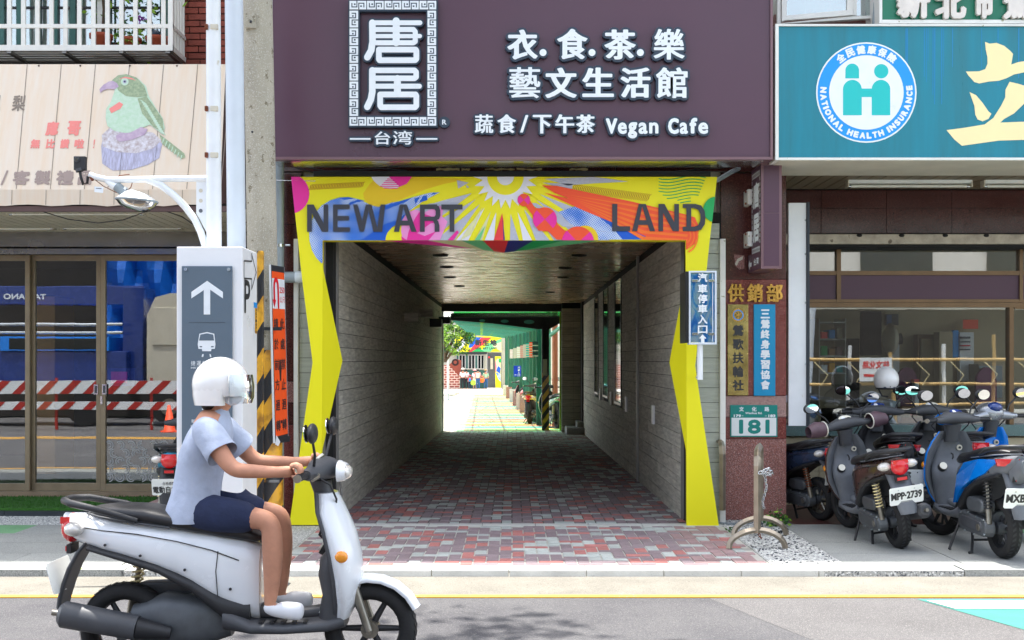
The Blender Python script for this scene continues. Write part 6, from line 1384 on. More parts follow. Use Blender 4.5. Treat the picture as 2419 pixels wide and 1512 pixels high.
    mb = MB(); mb.tube([(0,.40,.74),(0,.37,.735),(0,.36,.71),(0,.375,.695)], .007, 6, 'plastic_black'); B(mb, 'bag_hook', ls)
    for s_ in (-1,1): mb = MB(); mb.ell((s_*.205,.50,.63), (.018,.035,.03), 'lens_amber', 10, 7); B(mb, 'turn_signal')
    # floorboard and belly
    mb = MB(); mb.loft([rv(.50,.25,.34,.11), rv(.42,.235,.31,.155), rv(.2,.225,.29,.165), rv(.04,.225,.30,.165), rv(-.1,.24,.38,.15)], trim); mb.loft([rv(.40,.29,.36,.045), rv(.2,.285,.33,.05), rv(.04,.29,.37,.06)], trim)
    for i in range(5):
        for s_ in (-1,1): mb.box(min(s_*.07,s_*.145), max(s_*.07,s_*.145), .08+i*.055, .1+i*.055, .289, .2975, 'plastic_black')
    B(mb, 'floorboard')
    # body under the seat
    mb = MB(); mb.loft([rv(.07,.28,.66,.085,3.4), rv(.0,.30,.70,.125,3.4), rv(-.15,.38,.74,.155,3.2), rv(-.32,.50,.765,.168,3,tw=.95), rv(-.52,.58,.79,.168,3,tw=.93), rv(-.70,.63,.81,.148,2.8,tw=.9), rv(-.84,.675,.82,.105,2.6,tw=.85), rv(-.93,.73,.825,.045,2.4)], trim if panel else paint)
    bd = B(mb, 'body')
    mb = MB(); mb.loft([rv(.03,.27,.40,.118), rv(-.1,.29,.44,.150), rv(-.25,.43,.52,.169), rv(-.42,.53,.59,.1745), rv(-.6,.59,.64,.168), rv(-.78,.64,.68,.138)], 'plastic_black' if trim != 'plastic_black' else 'plastic_grey'); B(mb, 'lower_cowl', bd)
    if panel:
        for s_ in (-1,1):
            mb = MB(); e = [(.02,.36),(-.10,.60),(-.30,.72),(-.55,.77),(-.80,.785),(-.62,.66),(-.40,.58),(-.22,.50),(-.06,.37)]
            def hwx(yy): return .128+.045*min(1, max(0, (.02-yy)/.3))-.085*max(0, (-yy-.5)/.4)
            mb.add([(s_*(hwx(a)+.014), a, b) for a, b in e]+[(s_*(hwx(a)-.03), a, b) for a, b in e], [tuple(range(9)), tuple(reversed(range(9,18)))]+[(i,9+i,9+(i+1)%9,(i+1)%9) for i in range(9)], panel); B(mb, 'side_panel', bd)
    mb = MB()
    for s_ in (-1,1):
        mb.tube([(s_*w_, y_, z_) for y_, z_, w_ in ((-.02,.60,.127),(-.15,.655,.1535),(-.32,.70,.1625),(-.52,.735,.158),(-.70,.75,.136),(-.84,.765,.098))], .0028, 5, 'ink')
        mb.tube([(s_*w_, y_, z_) for y_, z_, w_ in ((-.12,.42,.150),(-.13,.55,.152),(-.12,.65,.147))], .0025, 5, 'ink')
        for y_, z_, w_ in ((-.06,.46,.142),(-.28,.56,.1675),(-.5,.63,.1685),(-.68,.68,.151)): mb.cyl((s_*(w_-.004),y_,z_),(s_*(w_+.003),y_,z_), .007, n=8, ma='plastic_black')
    tag(B(mb, 'panel_seams', bd), kind='stuff')
    # seat
    mb = MB(); mb.loft([rv(.09,.69,.715,.06), rv(.05,.68,.745,.10), rv(-.08,.70,.79,.135,3), rv(-.24,.73,.805,.15,3), rv(-.36,.755,.835,.155,3), rv(-.5,.775,.865,.15,3), rv(-.66,.795,.872,.125,3), rv(-.76,.81,.862,.08), rv(-.79,.825,.85,.04)], 'seat_vinyl'); st = B(mb, 'seat')
    mb = MB(); mb.tube([(-.148,-.36,.765),(-.145,-.55,.79),(-.115,-.72,.815),(-.06,-.80,.825),(.06,-.80,.825),(.115,-.72,.815),(.145,-.55,.79),(.148,-.36,.765)], .006, 5, trim); B(mb, 'seat_piping', st)
    mb = MB(); mb.tube([(-.15,-.52,.80),(-.165,-.68,.85),(-.13,-.86,.885),(-.05,-.92,.89),(.05,-.92,.89),(.13,-.86,.885),(.165,-.68,.85),(.15,-.52,.80)], [.014,.017,.019,.02,.02,.019,.017,.014], 8, 'plastic_black'); B(mb, 'grab_rail')
    # tail light cluster
    if style == 1:
        mb = MB()
        for s_ in (-1,1): mb.hexa([(s_*.03,-.925,.745),(s_*.13,-.80,.735),(s_*.13,-.78,.735),(s_*.03,-.90,.745),(s_*.02,-.935,.80),(s_*.145,-.80,.79),(s_*.145,-.78,.79),(s_*.02,-.90,.80)], 'lens_red')
        B(mb, 'tail_light')
        mb = MB(); mb.loft([rv(-.86,.60,.80,.07,2.6), rv(-.93,.62,.80,.05,2.6), rv(-.965,.70,.79,.02,2.4)], trim); B(mb, 'tail_cover')
    else:
        mb = MB(); mb.ell((0,-.895,.748), (.078,.055,.076), 'lens_red', 18, 10); mb.box(-.066,.066,-.935,-.89,.775,.808,'lens_red'); B(mb, 'tail_light')
        for s_ in (-1,1): mb = MB(); mb.ell((s_*.115,-.845,.756), (.062,.05,.038), lamps, 14, 8); mb.ell((s_*.11,-.868,.752), (.025,.02,.018), 'lens_amber', 8, 6); B(mb, 'turn_signal')
    # rear fender, reflector, plate
    mb = MB(); fr_ = [(-.80,.70,.10),(-.86,.63,.098),(-.905,.55,.095),(-.935,.47,.09),(-.955,.40,.083),(-.965,.345,.07)]
    mb.loft([[(-w,a+.018,b),(-w*.6,a,b),(w*.6,a,b),(w,a+.018,b),(w*.9,a+.03,b),(0,a+.012,b),(-w*.9,a+.03,b)] for a, b, w in fr_], trim); B(mb, 'rear_fender')
    mb = MB(); mb.box(-.042,.042,-.918,-.900,.632,.658,'lens_red'); mb.box(-.055,.055,-.908,-.885,.622,.668,'plastic_black'); B(mb, 'reflector')
    if plate:
        c = V(0,-.945,.51); u = V(1,0,0); v = V(0,-.28,.96).normalized(); FPl = (c, u, v, u.cross(v)); w, h = .148, .08
        mb = MB(); pts = [(-w+.01,-h),(w-.01,-h),(w,-h+.01),(w,h-.01),(w-.01,h),(-w+.01,h),(-w,h-.01),(-w,-h+.01)]; mb.poly(FPl, pts, .012, .004, 'plate_white'); pl = B(mb, 'licence_plate')
        mb = MB()
        if len(plate) <= 8 and plate[0].isascii():
            text(mb, plate, FPl, (-w+.012,-.035,w-.012 if len(plate) > 5 else .02,.035), .014, 'ink', bold=.05, keep=len(plate) < 6)
            for s_ in (-.07,.07): mb.poly(FPl, circ(s_,.055,.007,8), .0145, 0, 'bolt')
            mb.poly(FPl, [(-.05,-.055),(.05,-.055),(.05,-.05),(-.05,-.05)], .0135, 0, 'ink_grey')
        else:
            text(mb, plate, FPl, (-w+.01,-.06,w-.01,.01), .014, 'ink', bold=.02); text(mb, '合格標章', FPl, (-.05,.02,.06,.055), .014, 'ink')
        B(mb, 'lettering', pl)
    if plate2: mb = MB(); c = V(0.0,-.955,.40); FPl = (c, V(1,0,0), V(0,-.2,.98).normalized(), V(1,0,0).cross(V(0,-.2,.98).normalized())); mb.poly(FPl, [(-.08,-.045),(.08,-.045),(.08,.03),(-.08,.03)], .03, .002, 'plate_white'); text(mb, plate2, FPl, (-.07,-.035,.07,.02), .032, 'logo_blue', bold=.05); B(mb, 'sticker_plate')
    # engine, belt cover, air box, exhaust, shock
    mb = MB(); mb.loft([rv(-.08,.20,.34,.06), rv(-.2,.16,.40,.10), rv(-.42,.16,.42,.11), rv(-.58,.18,.36,.07)], 'engine_grey'); mb.cyl((-.06,-.62,.235),(.06,-.62,.235), .05, n=14, ma='engine_grey'); en = B(mb, 'engine')
    def lp(c0, c1, r0, r1, x0, x1, ma, bm=0):   # stadium plate on the left side
        a = V(*c0); b = V(*c1); d = (b-a).normalized(); n_ = V(-d.y, d.x); pts = []
        for i in range(9): q = math.pi*i/8; pts.append(a-d*(r0*math.sin(q))+n_*(r0*math.cos(q)))
        for i in range(9): q = math.pi*i/8; pts.append(b+d*(r1*math.sin(q))-n_*(r1*math.cos(q)))
        m2 = MB(); k = len(pts); f = [(x0, p.x, p.y) for p in pts]; g2 = [(x1, (p.x-(a.x+b.x)/2)*.93+(a.x+b.x)/2, (p.y-(a.y+b.y)/2)*.93+(a.y+b.y)/2) for p in pts]
        m2.add(f+g2, [tuple(range(k)), tuple(reversed(range(k,2*k)))]+[(i,k+i,k+(i+1)%k,(i+1)%k) for i in range(k)], ma); return m2
    B(lp((-.20,.25),(-.60,.235),.085,.075,-.085,-.165,'engine_grey'), 'belt_cover', en, bevel=.012)
    B(lp((-.24,.25),(-.56,.238),.045,.045,-.16,-.178,'plastic_grey'), 'cover_badge', en, bevel=.006)
    B(lp((-.36,.40),(-.56,.40),.062,.055,-.06,-.17,'plastic_grey' if style != 1 else 'engine_grey'), 'air_box', bevel=.014)
    mb = MB(); mb.cyl((-.185,-.56,.235),(-.165,-.56,.235), .028, n=12, ma='alloy')
    for a, b in ((-.2,.31),(-.34,.325),(-.5,.31),(-.62,.3),(-.64,.19),(-.45,.165),(-.28,.175)): mb.cyl((-.172,a,b),(-.16,a,b), .008, n=8, ma='bolt')
    tag(B(mb, 'bolts', en), kind='stuff')
    mb = MB(); mb.cyl((.13,-.36,.24),(.15,-.52,.27), .03, .055, n=14, ma='plastic_black'); mb.cyl((.15,-.52,.27),(.165,-.88,.34), .062, .066, n=20, ma='plastic_grey'); mb.cyl((.165,-.88,.34),(.166,-.90,.344), .066, .045, n=20, ma='plastic_grey'); mb.cyl((.166,-.89,.342),(.168,-.935,.35), .015, n=10, ma='alloy'); B(mb, 'exhaust')
    for s_ in ((-1,1) if style == 1 else (-1,)):
        mb = MB(); a = V(s_*.125,-.64,.27); b = V(s_*.12,-.58,.62); d = b-a
        mb.cyl(tuple(a), tuple(b), .014, n=8, ma='alloy'); mb.cyl(tuple(a), tuple(a+d*.32), .024, n=10, ma='alloy'); mb.cyl(tuple(a+d*.9), tuple(b), .026, n=10, ma='plastic_black')
        hx_ = []
        for i in range(65): q = i/8*2*math.pi; hx_.append(tuple(a+d*(.3+.6*i/64)+V(.03*math.cos(q), .03*math.sin(q), 0)))
        mb.tube(hx_, .006, 5, 'plastic_black' if style == 1 else ('cream' if style == 0 else 'rust')); B(mb, 'shock_absorber')
    if stand:
        mb = MB()
        for s_ in (-1,1): mb.tube([(s_*.08,-.22,.2),(s_*.12,-.32,.1),(s_*.16,-.40,.015),(s_*.19,-.42,.012)], .013, 6, 'plastic_black')
        mb.cyl((-.12,-.32,.1),(.12,-.32,.1), .01, n=6, ma='plastic_black'); mb.tube([(-.12,-.08,.24),(-.2,-.16,.12),(-.27,-.22,.01)], .011, 6, 'plastic_black'); B(mb, 'stand')
    mb = MB()
    for s_ in (-1,1): mb.tube([(s_*.15,.37,1.02),(s_*.16,.44,.98),(s_*.09,.46,.90),(s_*.05,.45,.84)], .0055, 5, 'plastic_black')
    mb.tube([(-.10,-.30,.17),(-.13,-.1,.2),(-.12,.1,.215)], .006, 5, 'plastic_black'); B(mb, 'cables')
    # handlebar group
    H = MB(); HT = Matrix.Translation((0,.40,0)) @ Matrix.Rotation(steer,4,'Z') @ Matrix.Translation((0,-.40,0)); t2 = lambda m_: (setattr(m_, 'T', HT), m_)[1]
    def rx(x_, yc, zc, ry, rz_, n=14, p=2.4): return [(x_, yc+se(2*math.pi*i/n, p)[0]*ry, zc+se(2*math.pi*i/n, p)[1]*rz_) for i in range(n)]
    mb = t2(MB()); mb.loft([rx(-.25,.335,1.035,.024,.024), rx(-.19,.345,1.035,.036,.035), rx(-.12,.365,1.045,.05,.045), rx(-.06,.38,1.05,.072,.055), rx(0,.385,1.05,.08,.058), rx(.06,.38,1.05,.072,.055), rx(.12,.365,1.045,.05,.045), rx(.19,.345,1.035,.036,.035), rx(.25,.335,1.035,.024,.024)], 'plastic_grey' if style != 3 else paint)
    mb.loft([[(p[0],p[1],p[2]) for p in rv(.46,.98,1.09,.12)], [(p[0],p[1],p[2]) for p in rv(.50,.99,1.07,.10)]], paint); hb = B(mb, 'handlebar_cover')
    mb = t2(MB()); mb.ell((0,.50,1.03), (.085,.03,.035), 'lens_clear', 14, 8); B(mb, 'headlight', hb)
    mb = t2(MB()); u = V(1,0,0); v = V(0,.75,.66).normalized(); FG_ = (V(0,.355,1.098), u, v, u.cross(v)); mb.poly(FG_, circ(0,0,.066,20,ry=.032), .008, .012, 'dial' if style != 1 else 'dial_blue'); mb.poly(FG_, circ(-.02,0,.02,12), .0095, 0, 'art_white'); mb.poly(FG_, [(.02,-.01),(.05,-.01),(.05,0),(.02,0)], .0095, 0, 'ink'); B(mb, 'dashboard', hb)
    if style == 3: mb = t2(MB()); mb.ell((0,.40,1.06), (.15,.11,.10), 'paint_silver', 20, 12); mb.ell((0,.335,1.115), (.075,.06,.05), 'dial_blue', 16, 10); mb.build('dashboard_cowl', parent=hb, local=True)
    mat_ok = 1
    for s_ in (-1,1):
        mb = t2(MB()); mb.cyl((s_*.245,.335,1.035),(s_*.36,.315,1.03), .0175, n=14, ma='plastic_black'); mb.cyl((s_*.36,.315,1.03),(s_*.372,.313,1.03), .02, n=12, ma='alloy')
        for k in range(6): mb.cyl((s_*(.26+k*.017),.332-k*.003,1.0347),(s_*(.264+k*.017),.332-k*.003,1.0346), .0185, n=12, ma='plastic_black')
        B(mb, 'grip', hb)
        mb = t2(MB()); mb.tube([(s_*.2,.39,1.035),(s_*.27,.40,1.03),(s_*.36,.385,1.02)], .007, 6, 'alloy'); B(mb, 'brake_lever', hb)
        mb = t2(MB()); mb.box(min(s_*.17,s_*.235), max(s_*.17,s_*.235), .315,.335,1.02,1.06,'plastic_black'); B(mb, 'switches', hb)
        if muffs:
            mb = t2(MB()); mb.loft([[(s_*.25,.335+.075*math.cos(a),1.035+.07*math.sin(a)) for a in [2*math.pi*i/14 for i in range(14)]], [(s_*.33,.34+.085*math.cos(a),1.04+.08*math.sin(a)) for a in [2*math.pi*i/14 for i in range(14)]], [(s_*.42,.33+.06*math.cos(a),1.03+.055*math.sin(a)) for a in [2*math.pi*i/14 for i in range(14)]]], 'guard_cloth', caps=False)
            mb.tube([(s_*.25+0*a,.335+.077*math.cos(a),1.035+.072*math.sin(a)) for a in [2*math.pi*i/16 for i in range(16)]], .006, 5, 'dial', closed=True); B(mb, 'hand_guard', hb)
        if mirrors:
            mb = t2(MB()); mb.tube([(s_*.17,.36,1.07),(s_*.20,.37,1.13),(s_*.29,.375,1.2),(s_*.31,.375,1.215)], .0075, 6, 'plastic_black'); mb.ell((s_*.335,.38,1.245), (.076,.026,.05), 'plastic_black', 16, 9); mr = B(mb, 'mirror', hb)
            mb = t2(MB()); u = V(1,0,0); v = V(0,-.10,.99).normalized(); FM = (V(s_*.335,.352,1.245), u, v, u.cross(v)); mb.poly(FM, circ(0,0,.068,22,ry=.043), .004, .004, 'mirror'); B(mb, 'mirror_glass', mr)
    return t
def at_rear(x, y, h):   # centre of a scooter whose rear wheel stands at x, y and that heads h radians to the left
    return (x-math.sin(h)*.62, y+math.cos(h)*.62)
mat('liner_grey', (100,104,110), .5, var=.2, vs=6, bump=.1, bs=150)
c = at_rear(3.20, 9.68, .06); scooter('brown scooter with hand guards and plate MPP-2739, leaning on its stand', c[0], c[1], .06, 'paint_brown', 'liner_grey', 'MPP·2739', lean=-.15, steer=.22, muffs=True, scale=.94)
c = at_rear(3.84, 9.2, 0.03); scooter('blue and grey scooter with plate MXB-533, nearest the right picture edge', c[0], c[1], .03, 'paint_blue', 'liner_grey', 'MXB·533', steer=.42, style=1, panel='paint_blue')
c = at_rear(3.02, 11.33, .38); scooter('dark blue scooter with plate N21 parked at an angle behind the brown one', c[0], c[1], .38, 'paint_navy', 'plastic_grey', 'N21', style=2, steer=-.2, plate2='勢', scale=.9, lean=-.12)
c = at_rear(3.53, 10.72, -.1); hb_s = scooter('black scooter between the brown and the blue one, a white helmet on its mirror', c[0], c[1], -.1, 'paint_black', 'plastic_black', 'L·08', style=1)
c = at_rear(4.2, 10.85, .0); scooter('silver scooter standing behind the blue one, close to the shop wall', c[0], c[1], .0, 'paint_silver', 'plastic_black', ' ', steer=.2)
c = at_rear(4.52, 9.85, .12); scooter('blue and silver scooter with a big round dashboard, cut by the right picture edge', c[0], c[1], .12, 'paint_silver', 'paint_blue', ' ', style=3, steer=.25)
# helmet on the mirror
hx0, hy0, hz0 = X(2089,11.9), 11.85, Z(897,11.9)
hm = thing('helmet', (hx0, hy0, hz0), 'white open-face helmet hung on a scooter mirror in front of the shop window', 'helmet')
mb = MB(); mb.ell((hx0,hy0,hz0), (.122,.14,.135), 'helmet_white', 28, 16, z0=-.62, z1=1); mb.build('shell', parent=hm)
mb = MB(); mb.tube([(hx0+.095*math.cos(a), hy0+.11*math.sin(a), hz0-.086) for a in [2*math.pi*i/20 for i in range(20)]], .01, 6, 'plastic_black', closed=True); mb.tube([(hx0-.08,hy0,hz0-.09),(hx0-.05,hy0-.02,hz0-.16),(hx0+.01,hy0-.03,hz0-.17)], .008, 5, 'plastic_black'); mb.build('edge_strap', parent=hm)
mb = MB()
for a, b, m_ in ((-.05,-.075,'navy'),(.045,-.075,'ink_grey')): mb.ell((hx0+a,hy0-.118,hz0+b), (.014,.006,.007), m_, 10, 6)
mb.ell((hx0,hy0-.128,hz0-.068), (.006,.006,.006), 'ink', 8, 6); mb.build('badge', parent=hm)
# electric bicycle behind the sign tower
scooter('teal electric scooter with a white plate, mostly hidden behind the white sign tower', -3.03, 11.15-.25, .12, 'paint_cyan', 'plastic_black', '電動自行車', grp='electric scooters by the left shop', scale=.92, style=0, mirrors=False)

# ================================================================ people
def skin(name, J, E, ma, parent=None, lvl=2, root=0):
    me = bpy.data.meshes.new(name); keys = list(J); me.from_pydata([tuple(J[k][0]) for k in keys], [(keys.index(a), keys.index(b)) for a, b in E], [])
    o = bpy.data.objects.new(name, me); COL.objects.link(o); o.parent = parent
    sk = o.modifiers.new('skin', 'SKIN'); sk.use_smooth_shade = True
    for i, k in enumerate(keys):
        r = J[k][1]; r = r if isinstance(r, tuple) else (r, r); me.skin_vertices[0].data[i].radius = r; me.skin_vertices[0].data[i].use_root = (i == root)
    s_ = o.modifiers.new('sub', 'SUBSURF'); s_.levels = lvl; s_.render_levels = lvl; me.materials.append(M[ma])
    return o
# --- passing white scooter and its rider
PX, PY, PZ = -1.34, 6.0, -.05
ws = scooter('white scooter with its rider passing on the road in the left foreground', PX, PY, -math.pi/2, 'paint_white', 'plastic_grey', ' ', grp='', z=PZ, stand=False, style=0, steer=0)
if 'group' in ws: del ws['group']
rd = thing('person', (PX-.25, PY, PZ+.8), 'rider in a white helmet, pale blue shirt and navy shorts on the passing white scooter', 'person')
def Lr(a, b, c): return V(a+.25, -b, c-.8)     # a forward (+X), b to the rider's right (towards the camera), c height; relative to the thing
J = {'pelvis': (Lr(-.27,0,.86), .09), 'waist': (Lr(-.26,0,1.0), .09), 'chest': (Lr(-.21,0,1.17), .105), 'upper': (Lr(-.18,0,1.27), .09), 'neck': (Lr(-.155,0,1.34), .05), 'head': (Lr(-.13,0,1.44), (.075,.09)), 'crown': (Lr(-.135,0,1.51), (.06,.07))}
E = [('pelvis','waist'),('waist','chest'),('chest','upper'),('upper','neck'),('neck','head'),('head','crown')]
for s_, n_ in ((1,'r'),(-1,'l')):
    J.update({'sh'+n_: (Lr(-.19,s_*.17,1.26), .058), 'el'+n_: (Lr(-.02,s_*.25,1.06), .042), 'wr'+n_: (Lr(.20,s_*.285,1.055), .028), 'ha'+n_: (Lr(.285,s_*.30,1.06), (.026,.036)),
              'hp'+n_: (Lr(-.24,s_*.09,.84), .066), 'kn'+n_: (Lr(.14,s_*.13,.80), .06), 'cf'+n_: (Lr(.15,s_*.13,.62), .055), 'an'+n_: (Lr(.14,s_*.13,.42), .036), 'he'+n_: (Lr(.13,s_*.13,.36), .034), 'to'+n_: (Lr(.31,s_*.135,.345), (.028,.04))})
    E += [('upper','sh'+n_),('sh'+n_,'el'+n_),('el'+n_,'wr'+n_),('wr'+n_,'ha'+n_),('pelvis','hp'+n_),('hp'+n_,'kn'+n_),('kn'+n_,'cf'+n_),('cf'+n_,'an'+n_),('an'+n_,'he'+n_),('he'+n_,'to'+n_)]
body = skin('body', J, E, 'skin', rd)
def cloth_ring(c, ax, ay, seed, n=28, tilt=0.0, amp=.035):
    out = []
    for k in range(n):
        a = 2*math.pi*k/n; f = 1+amp*math.sin(a*5+seed*1.3)*math.sin(seed*2.1+a)+amp*.6*math.sin(a*9+seed)
        out.append((c[0]+ax*f*math.cos(a), c[1]+ay*f*math.sin(a), c[2]+tilt*math.cos(a)))
    return out
def Lz(a, c): q = Lr(a, 0, c); return (q.x, q.y, q.z)
mb = MB(); sec_ = [(-.285,.785,.135,.175,.0),(-.282,.83,.138,.176,.0),(-.275,.88,.130,.165,.01),(-.268,.93,.125,.155,.02),(-.255,1.0,.122,.150,.02),(-.24,1.07,.128,.158,.02),(-.222,1.14,.132,.170,.02),(-.205,1.20,.125,.180,.02),(-.192,1.255,.105,.178,.01),(-.182,1.295,.085,.145,.01),(-.172,1.325,.066,.09,.015),(-.165,1.34,.055,.066,.02)]
mb.loft([cloth_ring(Lz(a, c), rx0, ry0, i*1.0, tilt=tl, amp=.028 if i < 9 else .01) for i, (a, c, rx0, ry0, tl) in enumerate(sec_)], 'cloth_grey', caps=False)
for n_, s_ in (('r',1),('l',-1)):
    a_ = J['sh'+n_][0]+V(0,s_*.035,.0); b_ = J['el'+n_][0]; dv = (b_-a_); R = rot_to(dv); rings = []
    for t, r in ((-.12,.05),(.0,.075),(.15,.080),(.3,.078),(.45,.080),(.58,.084),(.62,.082)):
        c = a_+dv*t; rings.append([tuple(c+R@Vector((r*(1+.05*math.sin(3*q+t*20))*math.cos(q), r*(1+.05*math.sin(4*q+t*14))*math.sin(q), 0))) for q in [2*math.pi*k/20 for k in range(20)]])
    mb.loft(rings, 'cloth_grey', caps=False)
mb.build('shirt', parent=rd, local=True, sub=1)
JP = {'belt': (J['pelvis'][0]+V(0,0,.09), .125), 'pelvis': (J['pelvis'][0]-V(0,0,.04), .14)}; EP = [('belt','pelvis')]
for n_ in 'rl': JP['hp'+n_] = (J['hp'+n_][0], .112); JP['th'+n_] = (J['hp'+n_][0].lerp(J['kn'+n_][0], .85), .082); EP += [('pelvis','hp'+n_),('hp'+n_,'th'+n_)]
skin('shorts', JP, EP, 'cloth_navy', rd)
for n_ in 'rl': skin('shoe', {'a': (J['an'+n_][0]-V(0,0,.03), .04), 'h': (J['he'+n_][0], .045), 't': (J['to'+n_][0], (.036,.05))}, [('a','h'),('h','t')], 'cloth_white', rd)
# fingers closed round the grips
for s_ in (1,-1):
    mb = MB(); hc = Lr(.30, s_*.30, 1.075)
    for k in range(4):
        yy = hc.y+(.034-.022*k); r0 = .030-.0015*abs(k-1)
        mb.tube([(hc.x-.01+r0*math.cos(a), yy, hc.z-.012+r0*math.sin(a)) for a in (2.2,1.5,.8,.1,-.6,-1.3,-1.9)], [.0115,.0115,.011,.0105,.010,.0095,.007], 7, 'skin')
    mb.tube([(hc.x-.03,hc.y+s_*.035,hc.z-.01),(hc.x-.028,hc.y+s_*.045,hc.z-.03),(hc.x-.005,hc.y+s_*.045,hc.z-.045)], [.014,.012,.009], 7, 'skin'); mb.build('fingers', parent=rd, local=True)
hc = J['head'][0]; mb = MB()
mb.ell((hc.x-.012,hc.y,hc.z+.035), (.145,.13,.14), 'helmet_white', 26, 16, z0=-.42, z1=1)
mb.loft([[(hc.x-.012+.142*math.cos(a)*w_, hc.y+.128*math.sin(a)*w_, hc.z+.035+z_) for a in [math.pi*(.42+1.16*i/14) for i in range(15)]] for w_, z_ in ((1,-.02),(.99,-.06),(.93,-.105))], 'helmet_white', caps=False); hl = mb.build('helmet', parent=rd, local=True)
mb = MB(); mb.loft([[(hc.x-.005+.152*math.cos(a)*w_, hc.y+.14*math.sin(a)*w_, hc.z+.03+z_) for a in [-1.15+2.3*i/12 for i in range(13)]] for w_, z_ in ((1,.055),(1.06,0),(1.05,-.06),(.98,-.09))], 'clear_acrylic', caps=False); mb.build('visor', parent=hl, local=True)
mb = MB(); mb.ell((hc.x+.082,hc.y,hc.z+.005), (.02,.014,.022), 'skin', 10, 7)
for s_ in (1,-1): mb.ell((hc.x+.07,hc.y+s_*.03,hc.z+.03), (.008,.013,.007), 'hair', 8, 6); mb.ell((hc.x+.0,hc.y+s_*.078,hc.z), (.018,.008,.028), 'skin', 8, 6)
mb.build('face', parent=rd, local=True)
mb = MB(); mb.ell((hc.x+.035,hc.y,hc.z-.032), (.062,.062,.042), 'cloth_white', 16, 10); mb.build('face_mask', parent=rd, local=True)
mb = MB(); mb.ell((hc.x-.06,hc.y,hc.z-.04), (.06,.075,.07), 'hair', 14, 8); mb.build('hair', parent=rd, local=True)

# --- the small group of people at the far end of the courtyard
def stand_person(px, d, facing, h, top, legs, label, hat=None, hair='hair', bag=None, skirt=None, arm=0, crouch=0):
    zb = zf(d); x = X(px, d); t = thing('person', (x, d, zb), label, 'person', 'people at the far end of the courtyard', facing); k = h/1.7
    J = {'pelvis': (V(0,0,.92*k), (.15*k,.10*k)), 'chest': (V(0,0,1.25*k), (.17*k,.11*k)), 'upper': (V(0,0,1.38*k), (.12*k,.09*k)), 'neck': (V(0,0,1.47*k), .05*k), 'head': (V(0,.01,1.58*k), (.075*k,.09*k))}
    E = [('pelvis','chest'),('chest','upper'),('upper','neck'),('neck','head')]
    for s_, n_ in ((1,'r'),(-1,'l')):
        J.update({'sh'+n_: (V(s_*.18*k,0,1.37*k), .055*k), 'el'+n_: (V(s_*(.24+.03*arm)*k,.05*arm,1.1*k), .042*k), 'ha'+n_: (V(s_*.22*k,(.04+.16*arm)*k,(.86+.2*arm)*k), .035*k), 'hp'+n_: (V(s_*.09*k,0,.86*k), .09*k), 'kn'+n_: (V(s_*.1*k,.03*k*s_,.48*k), .06*k), 'an'+n_: (V(s_*.11*k,0,.08*k), .045*k), 'to'+n_: (V(s_*.12*k,.14*k,.04*k), .04*k)})
        E += [('upper','sh'+n_),('sh'+n_,'el'+n_),('el'+n_,'ha'+n_),('pelvis','hp'+n_),('hp'+n_,'kn'+n_),('kn'+n_,'an'+n_),('an'+n_,'to'+n_)]
    skin('body', J, E, 'skin', t, 1)
    sc_ = lambda ks, f: {q: (J[q][0], tuple(v*f for v in (J[q][1] if isinstance(J[q][1], tuple) else (J[q][1],)*2))) for q in ks}
    skin('top', sc_(('pelvis','chest','upper','shr','shl','elr','ell'), 1.16), [('pelvis','chest'),('chest','upper'),('upper','shr'),('upper','shl'),('shr','elr'),('shl','ell')], top, t, 1)
    if skirt: mb = MB(); mb.lathe((0,0,0), [(.15*k,1.0*k),(.19*k,.85*k),(.27*k,.45*k),(.25*k,.45*k)], skirt, n=14); mb.build('skirt', parent=t, local=True)
    else: skin('trousers', sc_(('pelvis','hpr','hpl','knr','knl','anr','anl'), 1.14), [('pelvis','hpr'),('pelvis','hpl'),('hpr','knr'),('hpl','knl'),('knr','anr'),('knl','anl')], legs, t, 1)
    mb = MB(); mb.ell((0,-.012*k,1.615*k), (.095*k,.105*k,.105*k), hair, 12, 8); mb.build('hair', parent=t, local=True)
    if hat: mb = MB(); mb.lathe((0,0,0), [(.0,1.76*k),(.09*k,1.75*k),(.11*k,1.67*k),(.19*k,1.65*k),(.19*k,1.64*k)], hat, n=16); mb.build('hat', parent=t, local=True)
    if bag: mb = MB(); mb.loft([rv(-.22*k,1.0*k,1.32*k,.13*k), rv(-.12*k,.95*k,1.36*k,.15*k)], bag); mb.build('backpack', parent=t, local=True)
    return t
pd = 98
stand_person(1093, pd, .1, 1.72, 'cloth_white', 'cloth_black', 'person in a straw hat, white shirt and wide black trousers, leftmost of the far group', hat='cream_panel')
stand_person(1101, pd+.6, -.2, 1.66, 'cloth_white', 'cloth_black', 'person in white and black just behind the straw hat at the far end')
stand_person(1109.5, pd-.5, .1, 1.15, 'cloth_red', 'cloth_navy', 'small child in red with a blue backpack among the far group', bag='logo_blue', hat='cloth_red')
stand_person(1121, pd+.5, .3, 1.62, 'cloth_white', 'cloth_white', 'person in a white top and pale skirt in the middle of the far group', skirt='cloth_cream', hat='cloth_pink')
stand_person(1128.5, pd-.8, .0, 1.66, 'cloth_pink', 'cloth_denim', 'person with a pink shirt, cream backpack and jeans, seen from behind', bag='cloth_cream')
stand_person(1147, pd-.3, math.pi, 1.62, 'cloth_sage', 'cloth_denim', 'person in a pale green top and jeans facing the street, rightmost of the far group', hat='carton', arm=.5)
